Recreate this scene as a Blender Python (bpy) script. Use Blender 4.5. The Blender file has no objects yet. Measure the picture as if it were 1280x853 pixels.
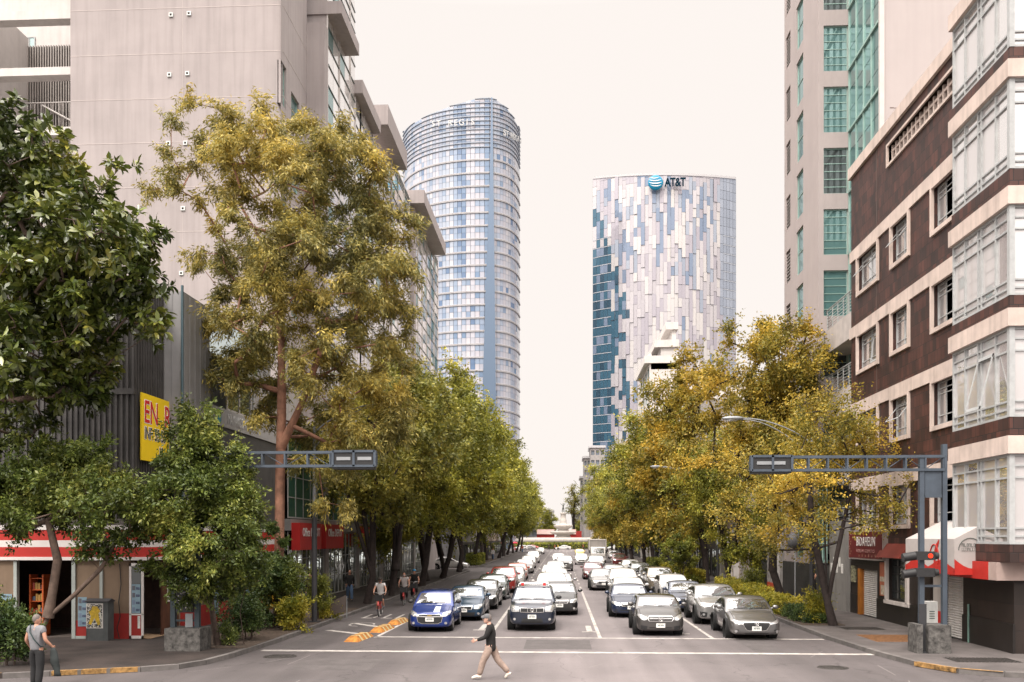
import bpy, bmesh, math, random
import numpy as np
from mathutils import Vector, Matrix
from mathutils.bvhtree import BVHTree
random.seed(7); R = math.radians; PI = math.pi
SC = bpy.context.scene; COL = SC.collection
# ------------------------------------------------------------------ survey of the place: camera at (0,0,3.6), street runs along +Y
FPX = 1150.0; TH = math.atan(61 / FPX); CH = 3.6; HZ = 672.0
cT, sT = math.cos(TH), math.sin(TH)
def ray(px):
    u = (px - 640) / FPX
    return (u * cT - sT, cT + u * sT)
def gnd(px, py):
    d = FPX * CH / (py - HZ); r = ray(px)
    return (r[0] * d, r[1] * d)
def yX(px, X):            # Y where the sight line through column px meets the plane x = X
    r = ray(px); return X * r[1] / r[0]
def xY(px, Y):            # X where it meets the plane y = Y
    r = ray(px); return Y * r[0] / r[1]
def zz(py, X, Y):         # height at that row over the ground point X, Y
    return CH + (HZ - py) / FPX * (-sT * X + cT * Y)
# ------------------------------------------------------------------ materials
def nodes(name):
    m = bpy.data.materials.new(name); m.use_nodes = True
    nt = m.node_tree; nt.nodes.clear()
    out = nt.nodes.new('ShaderNodeOutputMaterial')
    return m, nt, out
def N(nt, t, **k):
    n = nt.nodes.new(t)
    for a, b in k.items():
        if a.startswith('i_'): n.inputs[int(a[2:])].default_value = b
        else: setattr(n, a, b)
    return n
def c4(c, f=1.0): return (min(c[0]*f, 1), min(c[1]*f, 1), min(c[2]*f, 1), 1)
MC = {}
def M(name, col, rough=.7, metal=0, var=.12, scale=1.5, bump=0, bscale=30, spec=.4, coat=0, streak=0, island=0, dirt=0):
    if name in MC: return MC[name]
    m, nt, out = nodes(name); L = nt.links
    p = N(nt, 'ShaderNodeBsdfPrincipled')
    p.inputs['Roughness'].default_value = rough; p.inputs['Metallic'].default_value = metal
    p.inputs['Specular IOR Level'].default_value = spec; p.inputs['Coat Weight'].default_value = coat; p.inputs['Coat Roughness'].default_value = .04
    tc = N(nt, 'ShaderNodeTexCoord')
    no = N(nt, 'ShaderNodeTexNoise'); no.inputs['Scale'].default_value = scale; no.inputs['Detail'].default_value = 6; no.inputs['Roughness'].default_value = .62
    L.new(tc.outputs['Object'], no.inputs['Vector'])
    rp = N(nt, 'ShaderNodeValToRGB'); rp.color_ramp.elements[0].position = .32; rp.color_ramp.elements[1].position = .7
    rp.color_ramp.elements[0].color = c4(col, 1 - var); rp.color_ramp.elements[1].color = c4(col, 1 + var)
    L.new(no.outputs['Fac'], rp.inputs['Fac']); cur = rp.outputs['Color']
    if streak:
        mp = N(nt, 'ShaderNodeMapping'); mp.inputs['Scale'].default_value = (2.2, 2.2, .12)
        L.new(tc.outputs['Object'], mp.inputs['Vector'])
        n2 = N(nt, 'ShaderNodeTexNoise'); n2.inputs['Scale'].default_value = 1.6; n2.inputs['Detail'].default_value = 5
        L.new(mp.outputs['Vector'], n2.inputs['Vector'])
        mr = N(nt, 'ShaderNodeMapRange'); mr.inputs['From Min'].default_value = .45; mr.inputs['From Max'].default_value = .75; mr.inputs['To Min'].default_value = 1; mr.inputs['To Max'].default_value = 1 - streak
        L.new(n2.outputs['Fac'], mr.inputs['Value'])
        mx = N(nt, 'ShaderNodeVectorMath', operation='SCALE'); L.new(cur, mx.inputs[0]); L.new(mr.outputs['Result'], mx.inputs['Scale']); cur = mx.outputs['Vector']
    if island:
        g = N(nt, 'ShaderNodeNewGeometry'); mr = N(nt, 'ShaderNodeMapRange'); mr.inputs['To Min'].default_value = 1 - island; mr.inputs['To Max'].default_value = 1 + island
        L.new(g.outputs['Random Per Island'], mr.inputs['Value'])
        mx = N(nt, 'ShaderNodeVectorMath', operation='SCALE'); L.new(cur, mx.inputs[0]); L.new(mr.outputs['Result'], mx.inputs['Scale']); cur = mx.outputs['Vector']
    L.new(cur, p.inputs['Base Color'])
    if bump:
        n3 = N(nt, 'ShaderNodeTexNoise'); n3.inputs['Scale'].default_value = bscale; n3.inputs['Detail'].default_value = 4
        L.new(tc.outputs['Object'], n3.inputs['Vector'])
        b = N(nt, 'ShaderNodeBump'); b.inputs['Strength'].default_value = bump; b.inputs['Distance'].default_value = .02
        L.new(n3.outputs['Fac'], b.inputs['Height']); L.new(b.outputs['Normal'], p.inputs['Normal'])
    L.new(p.outputs['BSDF'], out.inputs['Surface']); MC[name] = m
    return m
def GL(name, dark, tint, lo=.12, hi=.7, wav=.0, island=0, rough=.02):   # window glass: dark body with a reflecting coat
    if name in MC: return MC[name]
    m, nt, out = nodes(name); L = nt.links
    d = N(nt, 'ShaderNodeBsdfPrincipled'); d.inputs['Base Color'].default_value = c4(dark); d.inputs['Roughness'].default_value = .5
    g = N(nt, 'ShaderNodeBsdfGlossy'); g.inputs['Color'].default_value = c4(tint); g.inputs['Roughness'].default_value = rough
    lw = N(nt, 'ShaderNodeLayerWeight'); lw.inputs['Blend'].default_value = .35
    mr = N(nt, 'ShaderNodeMapRange'); mr.inputs['To Min'].default_value = lo; mr.inputs['To Max'].default_value = hi
    L.new(lw.outputs['Facing'], mr.inputs['Value']); fac = mr.outputs['Result']
    if island:
        ge = N(nt, 'ShaderNodeNewGeometry'); ma = N(nt, 'ShaderNodeMapRange'); ma.inputs['To Min'].default_value = 1 - island; ma.inputs['To Max'].default_value = 1 + island * .4
        L.new(ge.outputs['Random Per Island'], ma.inputs['Value'])
        mu = N(nt, 'ShaderNodeMath', operation='MULTIPLY'); mu.use_clamp = True; L.new(fac, mu.inputs[0]); L.new(ma.outputs['Result'], mu.inputs[1]); fac = mu.outputs[0]
    if wav:
        tc = N(nt, 'ShaderNodeTexCoord'); no = N(nt, 'ShaderNodeTexNoise'); no.inputs['Scale'].default_value = .8
        L.new(tc.outputs['Object'], no.inputs['Vector']); b = N(nt, 'ShaderNodeBump'); b.inputs['Strength'].default_value = wav; b.inputs['Distance'].default_value = .1
        L.new(no.outputs['Fac'], b.inputs['Height']); L.new(b.outputs['Normal'], g.inputs['Normal'])
    mx = N(nt, 'ShaderNodeMixShader'); L.new(fac, mx.inputs[0]); L.new(d.outputs[0], mx.inputs[1]); L.new(g.outputs[0], mx.inputs[2])
    L.new(mx.outputs[0], out.inputs['Surface']); MC[name] = m
    return m
def ISL(name, cols, rough=.3, spec=.5, metal=0, nscale=.0):      # every separate pane / tile takes its own shade from the list
    if name in MC: return MC[name]
    m, nt, out = nodes(name); L = nt.links
    p = N(nt, 'ShaderNodeBsdfPrincipled'); p.inputs['Roughness'].default_value = rough; p.inputs['Specular IOR Level'].default_value = spec; p.inputs['Metallic'].default_value = metal
    g = N(nt, 'ShaderNodeNewGeometry'); rp = N(nt, 'ShaderNodeValToRGB'); cr = rp.color_ramp; cr.interpolation = 'CONSTANT'
    while len(cr.elements) < len(cols): cr.elements.new(.5)
    for i, c in enumerate(cols): cr.elements[i].position = i / len(cols); cr.elements[i].color = c4(c)
    L.new(g.outputs['Random Per Island'], rp.inputs['Fac']); L.new(rp.outputs['Color'], p.inputs['Base Color'])
    L.new(p.outputs[0], out.inputs['Surface']); MC[name] = m
    return m
def LEAF(name, cols, trans=.3, rough=.5, nsc=.35, spec=.35, lo=.55, hi=1.25):
    if name in MC: return MC[name]
    m, nt, out = nodes(name); L = nt.links
    g = N(nt, 'ShaderNodeNewGeometry'); rp = N(nt, 'ShaderNodeValToRGB'); cr = rp.color_ramp
    while len(cr.elements) < len(cols): cr.elements.new(.5)
    for i, c in enumerate(cols): cr.elements[i].position = i / (len(cols) - 1); cr.elements[i].color = c4(c)
    tc = N(nt, 'ShaderNodeTexCoord'); no = N(nt, 'ShaderNodeTexNoise'); no.inputs['Scale'].default_value = nsc; no.inputs['Detail'].default_value = 3
    L.new(tc.outputs['Object'], no.inputs['Vector'])
    a = N(nt, 'ShaderNodeMath', operation='MULTIPLY_ADD'); a.inputs[1].default_value = .45; L.new(g.outputs['Random Per Island'], a.inputs[0])
    s = N(nt, 'ShaderNodeMapRange'); s.inputs['From Min'].default_value = .3; s.inputs['From Max'].default_value = .7; s.inputs['To Min'].default_value = 0; s.inputs['To Max'].default_value = .55
    L.new(no.outputs['Fac'], s.inputs['Value']); L.new(s.outputs['Result'], a.inputs[2]); L.new(a.outputs[0], rp.inputs['Fac'])
    n2 = N(nt, 'ShaderNodeTexNoise'); n2.inputs['Scale'].default_value = nsc * 2.7; L.new(tc.outputs['Object'], n2.inputs['Vector'])
    mr = N(nt, 'ShaderNodeMapRange'); mr.inputs['From Min'].default_value = .3; mr.inputs['From Max'].default_value = .7; mr.inputs['To Min'].default_value = lo*1.22; mr.inputs['To Max'].default_value = hi*1.28
    L.new(n2.outputs['Fac'], mr.inputs['Value'])
    sc = N(nt, 'ShaderNodeVectorMath', operation='SCALE'); L.new(rp.outputs['Color'], sc.inputs[0]); L.new(mr.outputs['Result'], sc.inputs['Scale'])
    p = N(nt, 'ShaderNodeBsdfPrincipled'); p.inputs['Roughness'].default_value = rough; p.inputs['Specular IOR Level'].default_value = spec
    t = N(nt, 'ShaderNodeBsdfTranslucent'); L.new(sc.outputs['Vector'], p.inputs['Base Color']); L.new(sc.outputs['Vector'], t.inputs['Color'])
    mx = N(nt, 'ShaderNodeMixShader'); mx.inputs[0].default_value = trans
    L.new(p.outputs[0], mx.inputs[1]); L.new(t.outputs[0], mx.inputs[2]); L.new(mx.outputs[0], out.inputs['Surface']); MC[name] = m
    return m
# ------------------------------------------------------------------ objects
def thing(name, label, cat, loc=(0, 0, 0), rz=0, group=None):
    o = bpy.data.objects.new(name, None); COL.objects.link(o); o.empty_display_size = .3
    o.location = loc; o.rotation_euler = (0, 0, rz); o['label'] = label; o['category'] = cat
    if group: o['group'] = group
    return o
def tag(o, label, cat, group=None):
    o['label'] = label; o['category'] = cat
    if group: o['group'] = group
    return o
def link(name, me, mat, parent=None):
    o = bpy.data.objects.new(name, me); COL.objects.link(o)
    mats = mat if isinstance(mat, (list, tuple)) else [mat]
    if len(me.materials) == 0:
        for m in mats: me.materials.append(m)
    if parent is not None: o.parent = parent
    return o
class MB:
    def __init__(s, off=(0, 0, 0)): s.v = []; s.f = []; s.mi = []; s.sm = []; s.off = off
    def add(s, vs, fs, mi=0, sm=False):
        b = len(s.v); s.v += [tuple(v) for v in vs]
        for f in fs: s.f.append([b + i for i in f]); s.mi.append(mi); s.sm.append(sm)
    def box(s, x0, x1, y0, y1, z0, z1, mi=0):
        if x0 > x1: x0, x1 = x1, x0
        if y0 > y1: y0, y1 = y1, y0
        if z0 > z1: z0, z1 = z1, z0
        s.add([(x0,y0,z0),(x1,y0,z0),(x1,y1,z0),(x0,y1,z0),(x0,y0,z1),(x1,y0,z1),(x1,y1,z1),(x0,y1,z1)],
              [(0,3,2,1),(4,5,6,7),(0,1,5,4),(1,2,6,5),(2,3,7,6),(3,0,4,7)], mi)
        return s
    def quad(s, a, b, c, d, mi=0): s.add([a, b, c, d], [(0, 1, 2, 3)], mi); return s
    def prism(s, pts, z0, z1, mi=0):          # polygon in xy raised
        n = len(pts)
        s.add([(p[0], p[1], z0) for p in pts] + [(p[0], p[1], z1) for p in pts],
              [tuple(range(n))[::-1], tuple(range(n, 2*n))] + [(i, (i+1) % n, n + (i+1) % n, n + i) for i in range(n)], mi); return s
    def prof(s, pts, a0, a1, axis='x', mi=0, sm=False):     # profile (u,z) swept along an axis
        n = len(pts)
        if axis == 'x': A = [(a0, p[0], p[1]) for p in pts] + [(a1, p[0], p[1]) for p in pts]
        else: A = [(p[0], a0, p[1]) for p in pts] + [(p[0], a1, p[1]) for p in pts]
        s.add(A, [tuple(range(n)), tuple(range(n, 2*n))[::-1]] + [(i, n + i, n + (i+1) % n, (i+1) % n) for i in range(n)], mi, sm); return s
    def tube(s, path, rad, n=8, mi=0, cap=True, sm=True):
        P = [Vector(p) for p in path]
        if not isinstance(rad, (list, tuple)): rad = [rad] * len(P)
        rings = []; up = None
        for i, p in enumerate(P):
            t = (P[min(i+1, len(P)-1)] - P[max(i-1, 0)])
            t = t.normalized() if t.length > 1e-9 else Vector((0, 0, 1))
            if up is None: up = t.orthogonal().normalized()
            up = (up - t * up.dot(t)); up = up.normalized() if up.length > 1e-6 else t.orthogonal().normalized()
            w = t.cross(up)
            rings.append([p + (up * math.cos(2*PI*k/n) + w * math.sin(2*PI*k/n)) * rad[i] for k in range(n)])
        vs = [v for r in rings for v in r]; fs = []
        for i in range(len(P)-1):
            for k in range(n): fs.append((i*n+k, i*n+(k+1) % n, (i+1)*n+(k+1) % n, (i+1)*n+k))
        s.add(vs, fs, mi, sm)
        if cap: s.add(rings[0][::-1], [tuple(range(n))], mi); s.add(rings[-1], [tuple(range(n))], mi)
        return s
    def cyl(s, x, y, z0, z1, r, n=16, r2=None, mi=0): return s.tube([(x, y, z0), (x, y, z1)], [r, r if r2 is None else r2], n, mi)
    def lathe(s, prof, n=24, c=(0, 0, 0), axis='z', mi=0, sm=True):
        vs = []
        for r, h in prof:
            for k in range(n):
                a = 2*PI*k/n; x, y = r*math.cos(a), r*math.sin(a)
                vs.append((c[0]+x, c[1]+y, c[2]+h) if axis == 'z' else (c[0]+h, c[1]+x, c[2]+y) if axis == 'x' else (c[0]+x, c[1]+h, c[2]+y))
        fs = [(i*n+k, i*n+(k+1) % n, (i+1)*n+(k+1) % n, (i+1)*n+k) for i in range(len(prof)-1) for k in range(n)]
        s.add(vs, fs, mi, sm); return s
    def ball(s, c, r, n=12, m=8, mi=0):
        if not isinstance(r, (list, tuple)): r = (r, r, r)
        vs = []; 
        for i in range(m+1):
            a = PI*i/m
            for k in range(n): b = 2*PI*k/n; vs.append((c[0]+r[0]*math.sin(a)*math.cos(b), c[1]+r[1]*math.sin(a)*math.sin(b), c[2]+r[2]*math.cos(a)))
        s.add(vs, [(i*n+k, (i+1)*n+k, (i+1)*n+(k+1) % n, i*n+(k+1) % n) for i in range(m) for k in range(n)], mi, True); return s
    def mesh(s, name):
        o = s.off; me = bpy.data.meshes.new(name)
        me.from_pydata([(v[0]-o[0], v[1]-o[1], v[2]-o[2]) for v in s.v], [], s.f)
        me.polygons.foreach_set('material_index', s.mi); me.polygons.foreach_set('use_smooth', s.sm); me.update()
        return me
    def build(s, name, mat, parent=None, world=True):
        if parent is not None and world: s.off = tuple(parent.matrix_basis.translation) if parent.parent is None else s.off
        if parent is not None and parent.parent is not None and world:
            q = parent
            while q.parent is not None: q = q.parent
            s.off = tuple(q.location)
        return link(name, s.mesh(name), mat, parent)
def scribble(parent, mat, axis, c, u0, u1, z0, z1, rows=1, name='faded_lettering', seed=1):   # lettering too worn and small to be read
    rg = random.Random(seed); m = MB()
    for r in range(rows):
        za, zb = z0+(z1-z0)*r/rows+.01, z0+(z1-z0)*(r+.8)/rows; u = u0
        while u < u1-.04:
            w = (zb-za)*rg.uniform(.35, .6); k = rg.random()
            segs = [(u, u+w*.22, za, zb)] + ([(u, u+w, zb-w*.2, zb)] if k > .3 else []) + ([(u+w*.22, u+w, za, za+w*.2)] if k < .7 else []) + ([(u+w*.78, u+w, za, zb)] if k > .5 else [])
            for a, b, d, e in segs:
                if axis == 'X': m.box(c-.003, c+.003, a, b, d, e)
                else: m.box(a, b, c-.003, c+.003, d, e)
            u += w*1.35
    return m.build(name, mat, parent)
def struct(mb, name, mat):
    o = mb.build(name, mat); o['kind'] = 'structure'; return o
def kids(o): return [c for c in ALLK.get(o.name, [])]
def copy_tree(o, parent=None, skip=()):
    c = o.copy(); COL.objects.link(c); c.parent = parent
    for ch in list(o.children):
        if ch.name.split('.')[0] in skip: continue
        copy_tree(ch, c, skip)
    return c
def text(s, size, mat, parent, loc, rot, ext=.01, name='lettering', align='CENTER', sx=1.0, bold=0, world=True, space=1.0):
    cu = bpy.data.curves.new('t', 'FONT'); cu.body = s; cu.size = size; cu.extrude = ext; cu.align_x = align; cu.align_y = 'CENTER'; cu.resolution_u = 3; cu.offset = bold; cu.space_character = space
    o = bpy.data.objects.new('t', cu); COL.objects.link(o)
    bpy.context.view_layer.update()
    me = bpy.data.meshes.new_from_object(o.evaluated_get(bpy.context.evaluated_depsgraph_get()))
    bpy.data.objects.remove(o); me.materials.clear()
    me.transform(Matrix.Diagonal((sx, 1, 1, 1)))
    l = Vector(loc)
    if parent is not None and world:
        q = parent
        while q.parent is not None: q = q.parent
        l = l - q.location
    ob = link(name, me, mat, parent)
    me.transform(Matrix.Translation(l) @ (rot if isinstance(rot, Matrix) else Matrix.Rotation(rot[2], 4, 'Z') @ Matrix.Rotation(rot[1], 4, 'Y') @ Matrix.Rotation(rot[0], 4, 'X')))
    return ob
FACE_CAM = (R(90), 0, 0)        # reads from -Y
FACE_W = (R(90), 0, R(-90))     # on a wall facing -X (right side of street)
FACE_E = (R(90), 0, R(90))      # on a wall facing +X (left side of street)
# wall sheet with window openings and reveals; axis 'X': plane x=c, u=y. sg = outward direction
def facade(mb, axis, c, sg, u0, u1, z0, z1, holes, depth=.22, mi=0, mr=None):
    us = sorted(set([u0, u1] + [h[0] for h in holes] + [h[1] for h in holes])); zs = sorted(set([z0, z1] + [h[2] for h in holes] + [h[3] for h in holes]))
    P = (lambda u, z, k=0: (c - sg*k, u, z)) if axis == 'X' else (lambda u, z, k=0: (u, c - sg*k, z))
    for i in range(len(us)-1):
        for j in range(len(zs)-1):
            um, zm = (us[i]+us[i+1])/2, (zs[j]+zs[j+1])/2
            if any(h[0] < um < h[1] and h[2] < zm < h[3] for h in holes): continue
            mb.quad(P(us[i], zs[j]), P(us[i+1], zs[j]), P(us[i+1], zs[j+1]), P(us[i], zs[j+1]), mi)
    r = mi if mr is None else mr
    for a, b, s0, s1 in holes:
        mb.quad(P(a, s0), P(b, s0), P(b, s0, depth), P(a, s0, depth), r); mb.quad(P(a, s1), P(b, s1), P(b, s1, depth), P(a, s1, depth), r)
        mb.quad(P(a, s0), P(a, s1), P(a, s1, depth), P(a, s0, depth), r); mb.quad(P(b, s0), P(b, s1), P(b, s1, depth), P(b, s0, depth), r)
def rbox(mb, axis, c, sg, u0, u1, z0, z1, k0, k1, mi=0):   # box on a plane, from k0 to k1 outward
    a, b = c + sg*k0, c + sg*k1
    if axis == 'X': mb.box(a, b, u0, u1, z0, z1, mi)
    else: mb.box(u0, u1, a, b, z0, z1, mi)
def window(parent, axis, c, sg, u0, u1, z0, z1, fm, gm, us=(), zs=(), fw=.05, k=-.16, t=.05, name='window', opening=None, curtain=None):
    fr = MB(); u0, u1 = min(u0, u1), max(u0, u1)
    rbox(fr, axis, c, sg, u0, u0+fw, z0, z1, k, k+t); rbox(fr, axis, c, sg, u1-fw, u1, z0, z1, k, k+t)
    rbox(fr, axis, c, sg, u0+fw, u1-fw, z0, z0+fw, k, k+t); rbox(fr, axis, c, sg, u0+fw, u1-fw, z1-fw, z1, k, k+t)
    for q in us: uu = u0 + (u1-u0)*q; rbox(fr, axis, c, sg, uu-fw*.4, uu+fw*.4, z0+fw, z1-fw, k+.002, k+t*.9)
    for q in zs: z = z0 + (z1-z0)*q; rbox(fr, axis, c, sg, u0+fw, u1-fw, z-fw*.35, z+fw*.35, k+.004, k+t*.8)
    w = fr.build(name, fm, parent)
    g = MB(); kk = k + .01; e = fw*.5
    U = [u0+e] + [u0+(u1-u0)*q for q in us] + [u1-e]; Z = [z0+e] + [z0+(z1-z0)*q for q in zs] + [z1-e]
    for i in range(len(U)-1):
        for j in range(len(Z)-1):
            rbox(g, axis, c, sg, U[i]+.004, U[i+1]-.004, Z[j]+.004, Z[j+1]-.004, kk-.012, kk)
    g.build('pane', gm, w)
    if opening:
        q0, q1, r0, r1, tilt = opening; o = MB()
        a0, a1 = u0+(u1-u0)*q0, u0+(u1-u0)*q1; b0, b1 = z0+(z1-z0)*r0, z0+(z1-z0)*r1
        for uu0, uu1, f0, f1 in ((a0, a0+.05, 0, 1), (a1-.05, a1, 0, 1), (a0, a1, 0, .06), (a0, a1, .94, 1)):
            pts = []
            for ff in (f0, f1):
                z = b1 - (b1-b0)*ff*math.cos(tilt); kk2 = k + t + (b1-b0)*ff*math.sin(tilt)
                pts.append((z, kk2))
            for (za, ka), (zb, kb) in [(pts[0], pts[1])]:
                if axis == 'X': o.add([(c+sg*ka, uu0, za), (c+sg*ka, uu1, za), (c+sg*kb, uu1, zb), (c+sg*kb, uu0, zb), (c+sg*(ka+.03), uu0, za), (c+sg*(ka+.03), uu1, za), (c+sg*(kb+.03), uu1, zb), (c+sg*(kb+.03), uu0, zb)], [(0,1,2,3),(4,7,6,5),(0,4,5,1),(1,5,6,2),(2,6,7,3),(3,7,4,0)])
        o.build('sash', fm, w)
    return w
# ------------------------------------------------------------------ camera, sky, sun
cam = bpy.data.cameras.new('camera'); co = bpy.data.objects.new('camera', cam); COL.objects.link(co)
co.location = (0, 0, CH); co.rotation_euler = (R(90), 0, TH)
cam.sensor_width = 36; cam.lens = FPX / 1280 * 36; cam.shift_y = (HZ - 426.5) / 1280; cam.clip_end = 6000; cam.clip_start = .1
SC.camera = co
SC.view_settings.view_transform = 'Standard'; SC.view_settings.look = 'None'; SC.view_settings.exposure = 0
SUN_EL, SUN_AZ = R(52), R(205)     # azimuth clockwise from +Y: behind the camera, a little to the left
w = bpy.data.worlds.new('World'); SC.world = w; w.use_nodes = True; nt = w.node_tree; nt.nodes.clear(); L = nt.links
sky = N(nt, 'ShaderNodeTexSky', sky_type='NISHITA'); sky.sun_disc = False; sky.sun_elevation = SUN_EL; sky.sun_rotation = SUN_AZ; sky.dust_density = 5
b1 = N(nt, 'ShaderNodeBackground'); b1.inputs['Strength'].default_value = .004; L.new(sky.outputs[0], b1.inputs[0])
tc = N(nt, 'ShaderNodeTexCoord'); sp = N(nt, 'ShaderNodeSeparateXYZ'); L.new(tc.outputs['Generated'], sp.inputs[0])
mr = N(nt, 'ShaderNodeMapRange'); mr.inputs['From Min'].default_value = .5; mr.inputs['From Max'].default_value = 1; mr.inputs['To Min'].default_value = .985; mr.inputs['To Max'].default_value = 5.0
L.new(sp.outputs['Z'], mr.inputs['Value'])
dp = N(nt, 'ShaderNodeVectorMath', operation='DOT_PRODUCT'); L.new(tc.outputs['Generated'], dp.inputs[0]); dp.inputs[1].default_value = (math.sin(SUN_AZ)*.85, math.cos(SUN_AZ)*.85, .52)
m2 = N(nt, 'ShaderNodeMapRange'); m2.inputs['From Min'].default_value = -.15; m2.inputs['From Max'].default_value = 1; m2.inputs['To Min'].default_value = 0; m2.inputs['To Max'].default_value = 3.0
L.new(dp.outputs['Value'], m2.inputs['Value']); sm = N(nt, 'ShaderNodeMath', operation='ADD'); L.new(mr.outputs[0], sm.inputs[0]); L.new(m2.outputs[0], sm.inputs[1]); mr = sm
bk = N(nt, 'ShaderNodeMapRange'); bk.inputs[1].default_value = .25; bk.inputs[2].default_value = -.5; bk.inputs[3].default_value = 0; bk.inputs[4].default_value = .72; L.new(sp.outputs['Y'], bk.inputs[0])
lo_ = N(nt, 'ShaderNodeMapRange'); lo_.inputs[1].default_value = .12; lo_.inputs[2].default_value = .5; lo_.inputs[3].default_value = 1; lo_.inputs[4].default_value = 0; L.new(sp.outputs['Z'], lo_.inputs[0])
mu_ = N(nt, 'ShaderNodeMath', operation='MULTIPLY'); L.new(bk.outputs[0], mu_.inputs[0]); L.new(lo_.outputs[0], mu_.inputs[1]); iv = N(nt, 'ShaderNodeMath', operation='SUBTRACT'); iv.inputs[0].default_value = 1; L.new(mu_.outputs[0], iv.inputs[1])
m3 = N(nt, 'ShaderNodeMath', operation='MULTIPLY'); L.new(mr.outputs[0], m3.inputs[0]); L.new(iv.outputs[0], m3.inputs[1]); mr = m3     # added dimming of the low sky behind the camera, darkens reflections and front fill
b2 = N(nt, 'ShaderNodeBackground'); b2.inputs[0].default_value = (1.0, .93, .88, 1); L.new(mr.outputs[0], b2.inputs['Strength'])
ad = N(nt, 'ShaderNodeAddShader'); L.new(b1.outputs[0], ad.inputs[0]); L.new(b2.outputs[0], ad.inputs[1])
ow = N(nt, 'ShaderNodeOutputWorld'); L.new(ad.outputs[0], ow.inputs[0])
sl = bpy.data.lights.new('sun', 'SUN'); sl.energy = 2.4; sl.angle = R(12); sl.color = (1, .93, .84)
so = bpy.data.objects.new('sun', sl); COL.objects.link(so)
sd = Vector((math.sin(SUN_AZ)*math.cos(SUN_EL), math.cos(SUN_AZ)*math.cos(SUN_EL), math.sin(SUN_EL)))
so.rotation_euler = sd.to_track_quat('Z', 'Y').to_euler(); so.location = (-20, -20, 60)
# ------------------------------------------------------------------ ground, road, pavements
mGround = M('ground_dust', (.11, .1, .095), .9, scale=.2)
def asphalt():
    m, nt, out = nodes('asphalt'); L = nt.links
    p = N(nt, 'ShaderNodeBsdfPrincipled'); tc = N(nt, 'ShaderNodeTexCoord')
    def noise(scale, sv, det=5):
        mp = N(nt, 'ShaderNodeMapping'); mp.inputs['Scale'].default_value = sv; L.new(tc.outputs['Object'], mp.inputs[0])
        n = N(nt, 'ShaderNodeTexNoise'); n.inputs['Scale'].default_value = scale; n.inputs['Detail'].default_value = det; L.new(mp.outputs[0], n.inputs['Vector']); return n.outputs['Fac']
    def rng(s, a, b, c, d):
        r = N(nt, 'ShaderNodeMapRange'); r.inputs[1].default_value = a; r.inputs[2].default_value = b; r.inputs[3].default_value = c; r.inputs[4].default_value = d; L.new(s, r.inputs[0]); return r.outputs[0]
    def mul(a, b):
        r = N(nt, 'ShaderNodeMath', operation='MULTIPLY'); L.new(a, r.inputs[0]); L.new(b, r.inputs[1]); return r.outputs[0]
    f = rng(noise(.35, (1, 1, 1)), .3, .7, .86, 1.12)
    f = mul(f, rng(noise(1.0, (1.1, .05, 1), 4), .35, .68, .84, 1.12))      # worn wheel tracks along the lanes
    f = mul(f, rng(noise(60, (1, 1, 1), 2), .3, .7, .88, 1.12))
    f = mul(f, rng(noise(2.2, (1, 1, 1), 8), .62, .72, 1, .82))
    v = N(nt, 'ShaderNodeTexVoronoi', feature='DISTANCE_TO_EDGE'); v.inputs['Scale'].default_value = .22
    mp = N(nt, 'ShaderNodeMapping'); L.new(tc.outputs['Object'], mp.inputs[0])
    nn = N(nt, 'ShaderNodeTexNoise'); nn.inputs['Scale'].default_value = .9; nn.inputs['Detail'].default_value = 6; L.new(tc.outputs['Object'], nn.inputs['Vector'])
    va = N(nt, 'ShaderNodeVectorMath', operation='MULTIPLY_ADD'); va.inputs[1].default_value = (1.6, 1.6, 0); L.new(nn.outputs['Color'], va.inputs[0]); L.new(mp.outputs[0], va.inputs[2]); L.new(va.outputs[0], v.inputs['Vector'])
    f = mul(f, rng(v.outputs['Distance'], 0, .006, .62, 1))
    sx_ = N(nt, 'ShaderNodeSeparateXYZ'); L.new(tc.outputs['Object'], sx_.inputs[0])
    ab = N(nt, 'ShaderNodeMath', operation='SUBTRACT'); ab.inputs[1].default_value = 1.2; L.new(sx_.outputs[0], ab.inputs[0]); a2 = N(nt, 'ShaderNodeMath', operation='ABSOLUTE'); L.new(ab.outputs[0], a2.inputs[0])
    f = mul(f, rng(a2.outputs[0], .8, 6.5, 1.22, .62))      # lighter along the middle of the road, darker towards both sides
    sc = N(nt, 'ShaderNodeVectorMath', operation='SCALE'); sc.inputs[0].default_value = (.128, .112, .112); L.new(f, sc.inputs['Scale']); L.new(sc.outputs[0], p.inputs['Base Color'])
    p.inputs['Roughness'].default_value = .72; p.inputs['Specular IOR Level'].default_value = .35
    b = N(nt, 'ShaderNodeBump'); b.inputs['Strength'].default_value = .35; b.inputs['Distance'].default_value = .01; L.new(noise(120, (1, 1, 1), 2), b.inputs['Height']); L.new(b.outputs[0], p.inputs['Normal'])
    L.new(p.outputs[0], out.inputs[0]); return m
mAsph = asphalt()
mPave = M('pavement_concrete', (.085, .074, .071), .85, var=.3, scale=.9, bump=.3, bscale=60); mPaveL = M('pavement_shaded', (.032, .024, .021), .85, var=.45, scale=.8, bump=.3, bscale=60)  # left pavement copy: shade of the trees put into its colour
mKerb = M('kerb_stone', (.11, .1, .095), .85, var=.25, scale=3, island=.2)
mKerbY = M('worn_yellow_paint', (.24, .135, .045), .85, var=.8, scale=7)
mWhite = M('road_white_paint', (.36, .335, .31), .75, var=.4, scale=3.2)
mSoil = M('soil', (.06, .042, .03), .95, var=.4, scale=8, bump=.6)
struct(MB().quad((-2500, -300, 0), (2500, -300, 0), (2500, 4500, 0), (-2500, 4500, 0)), 'ground', mGround)
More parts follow.
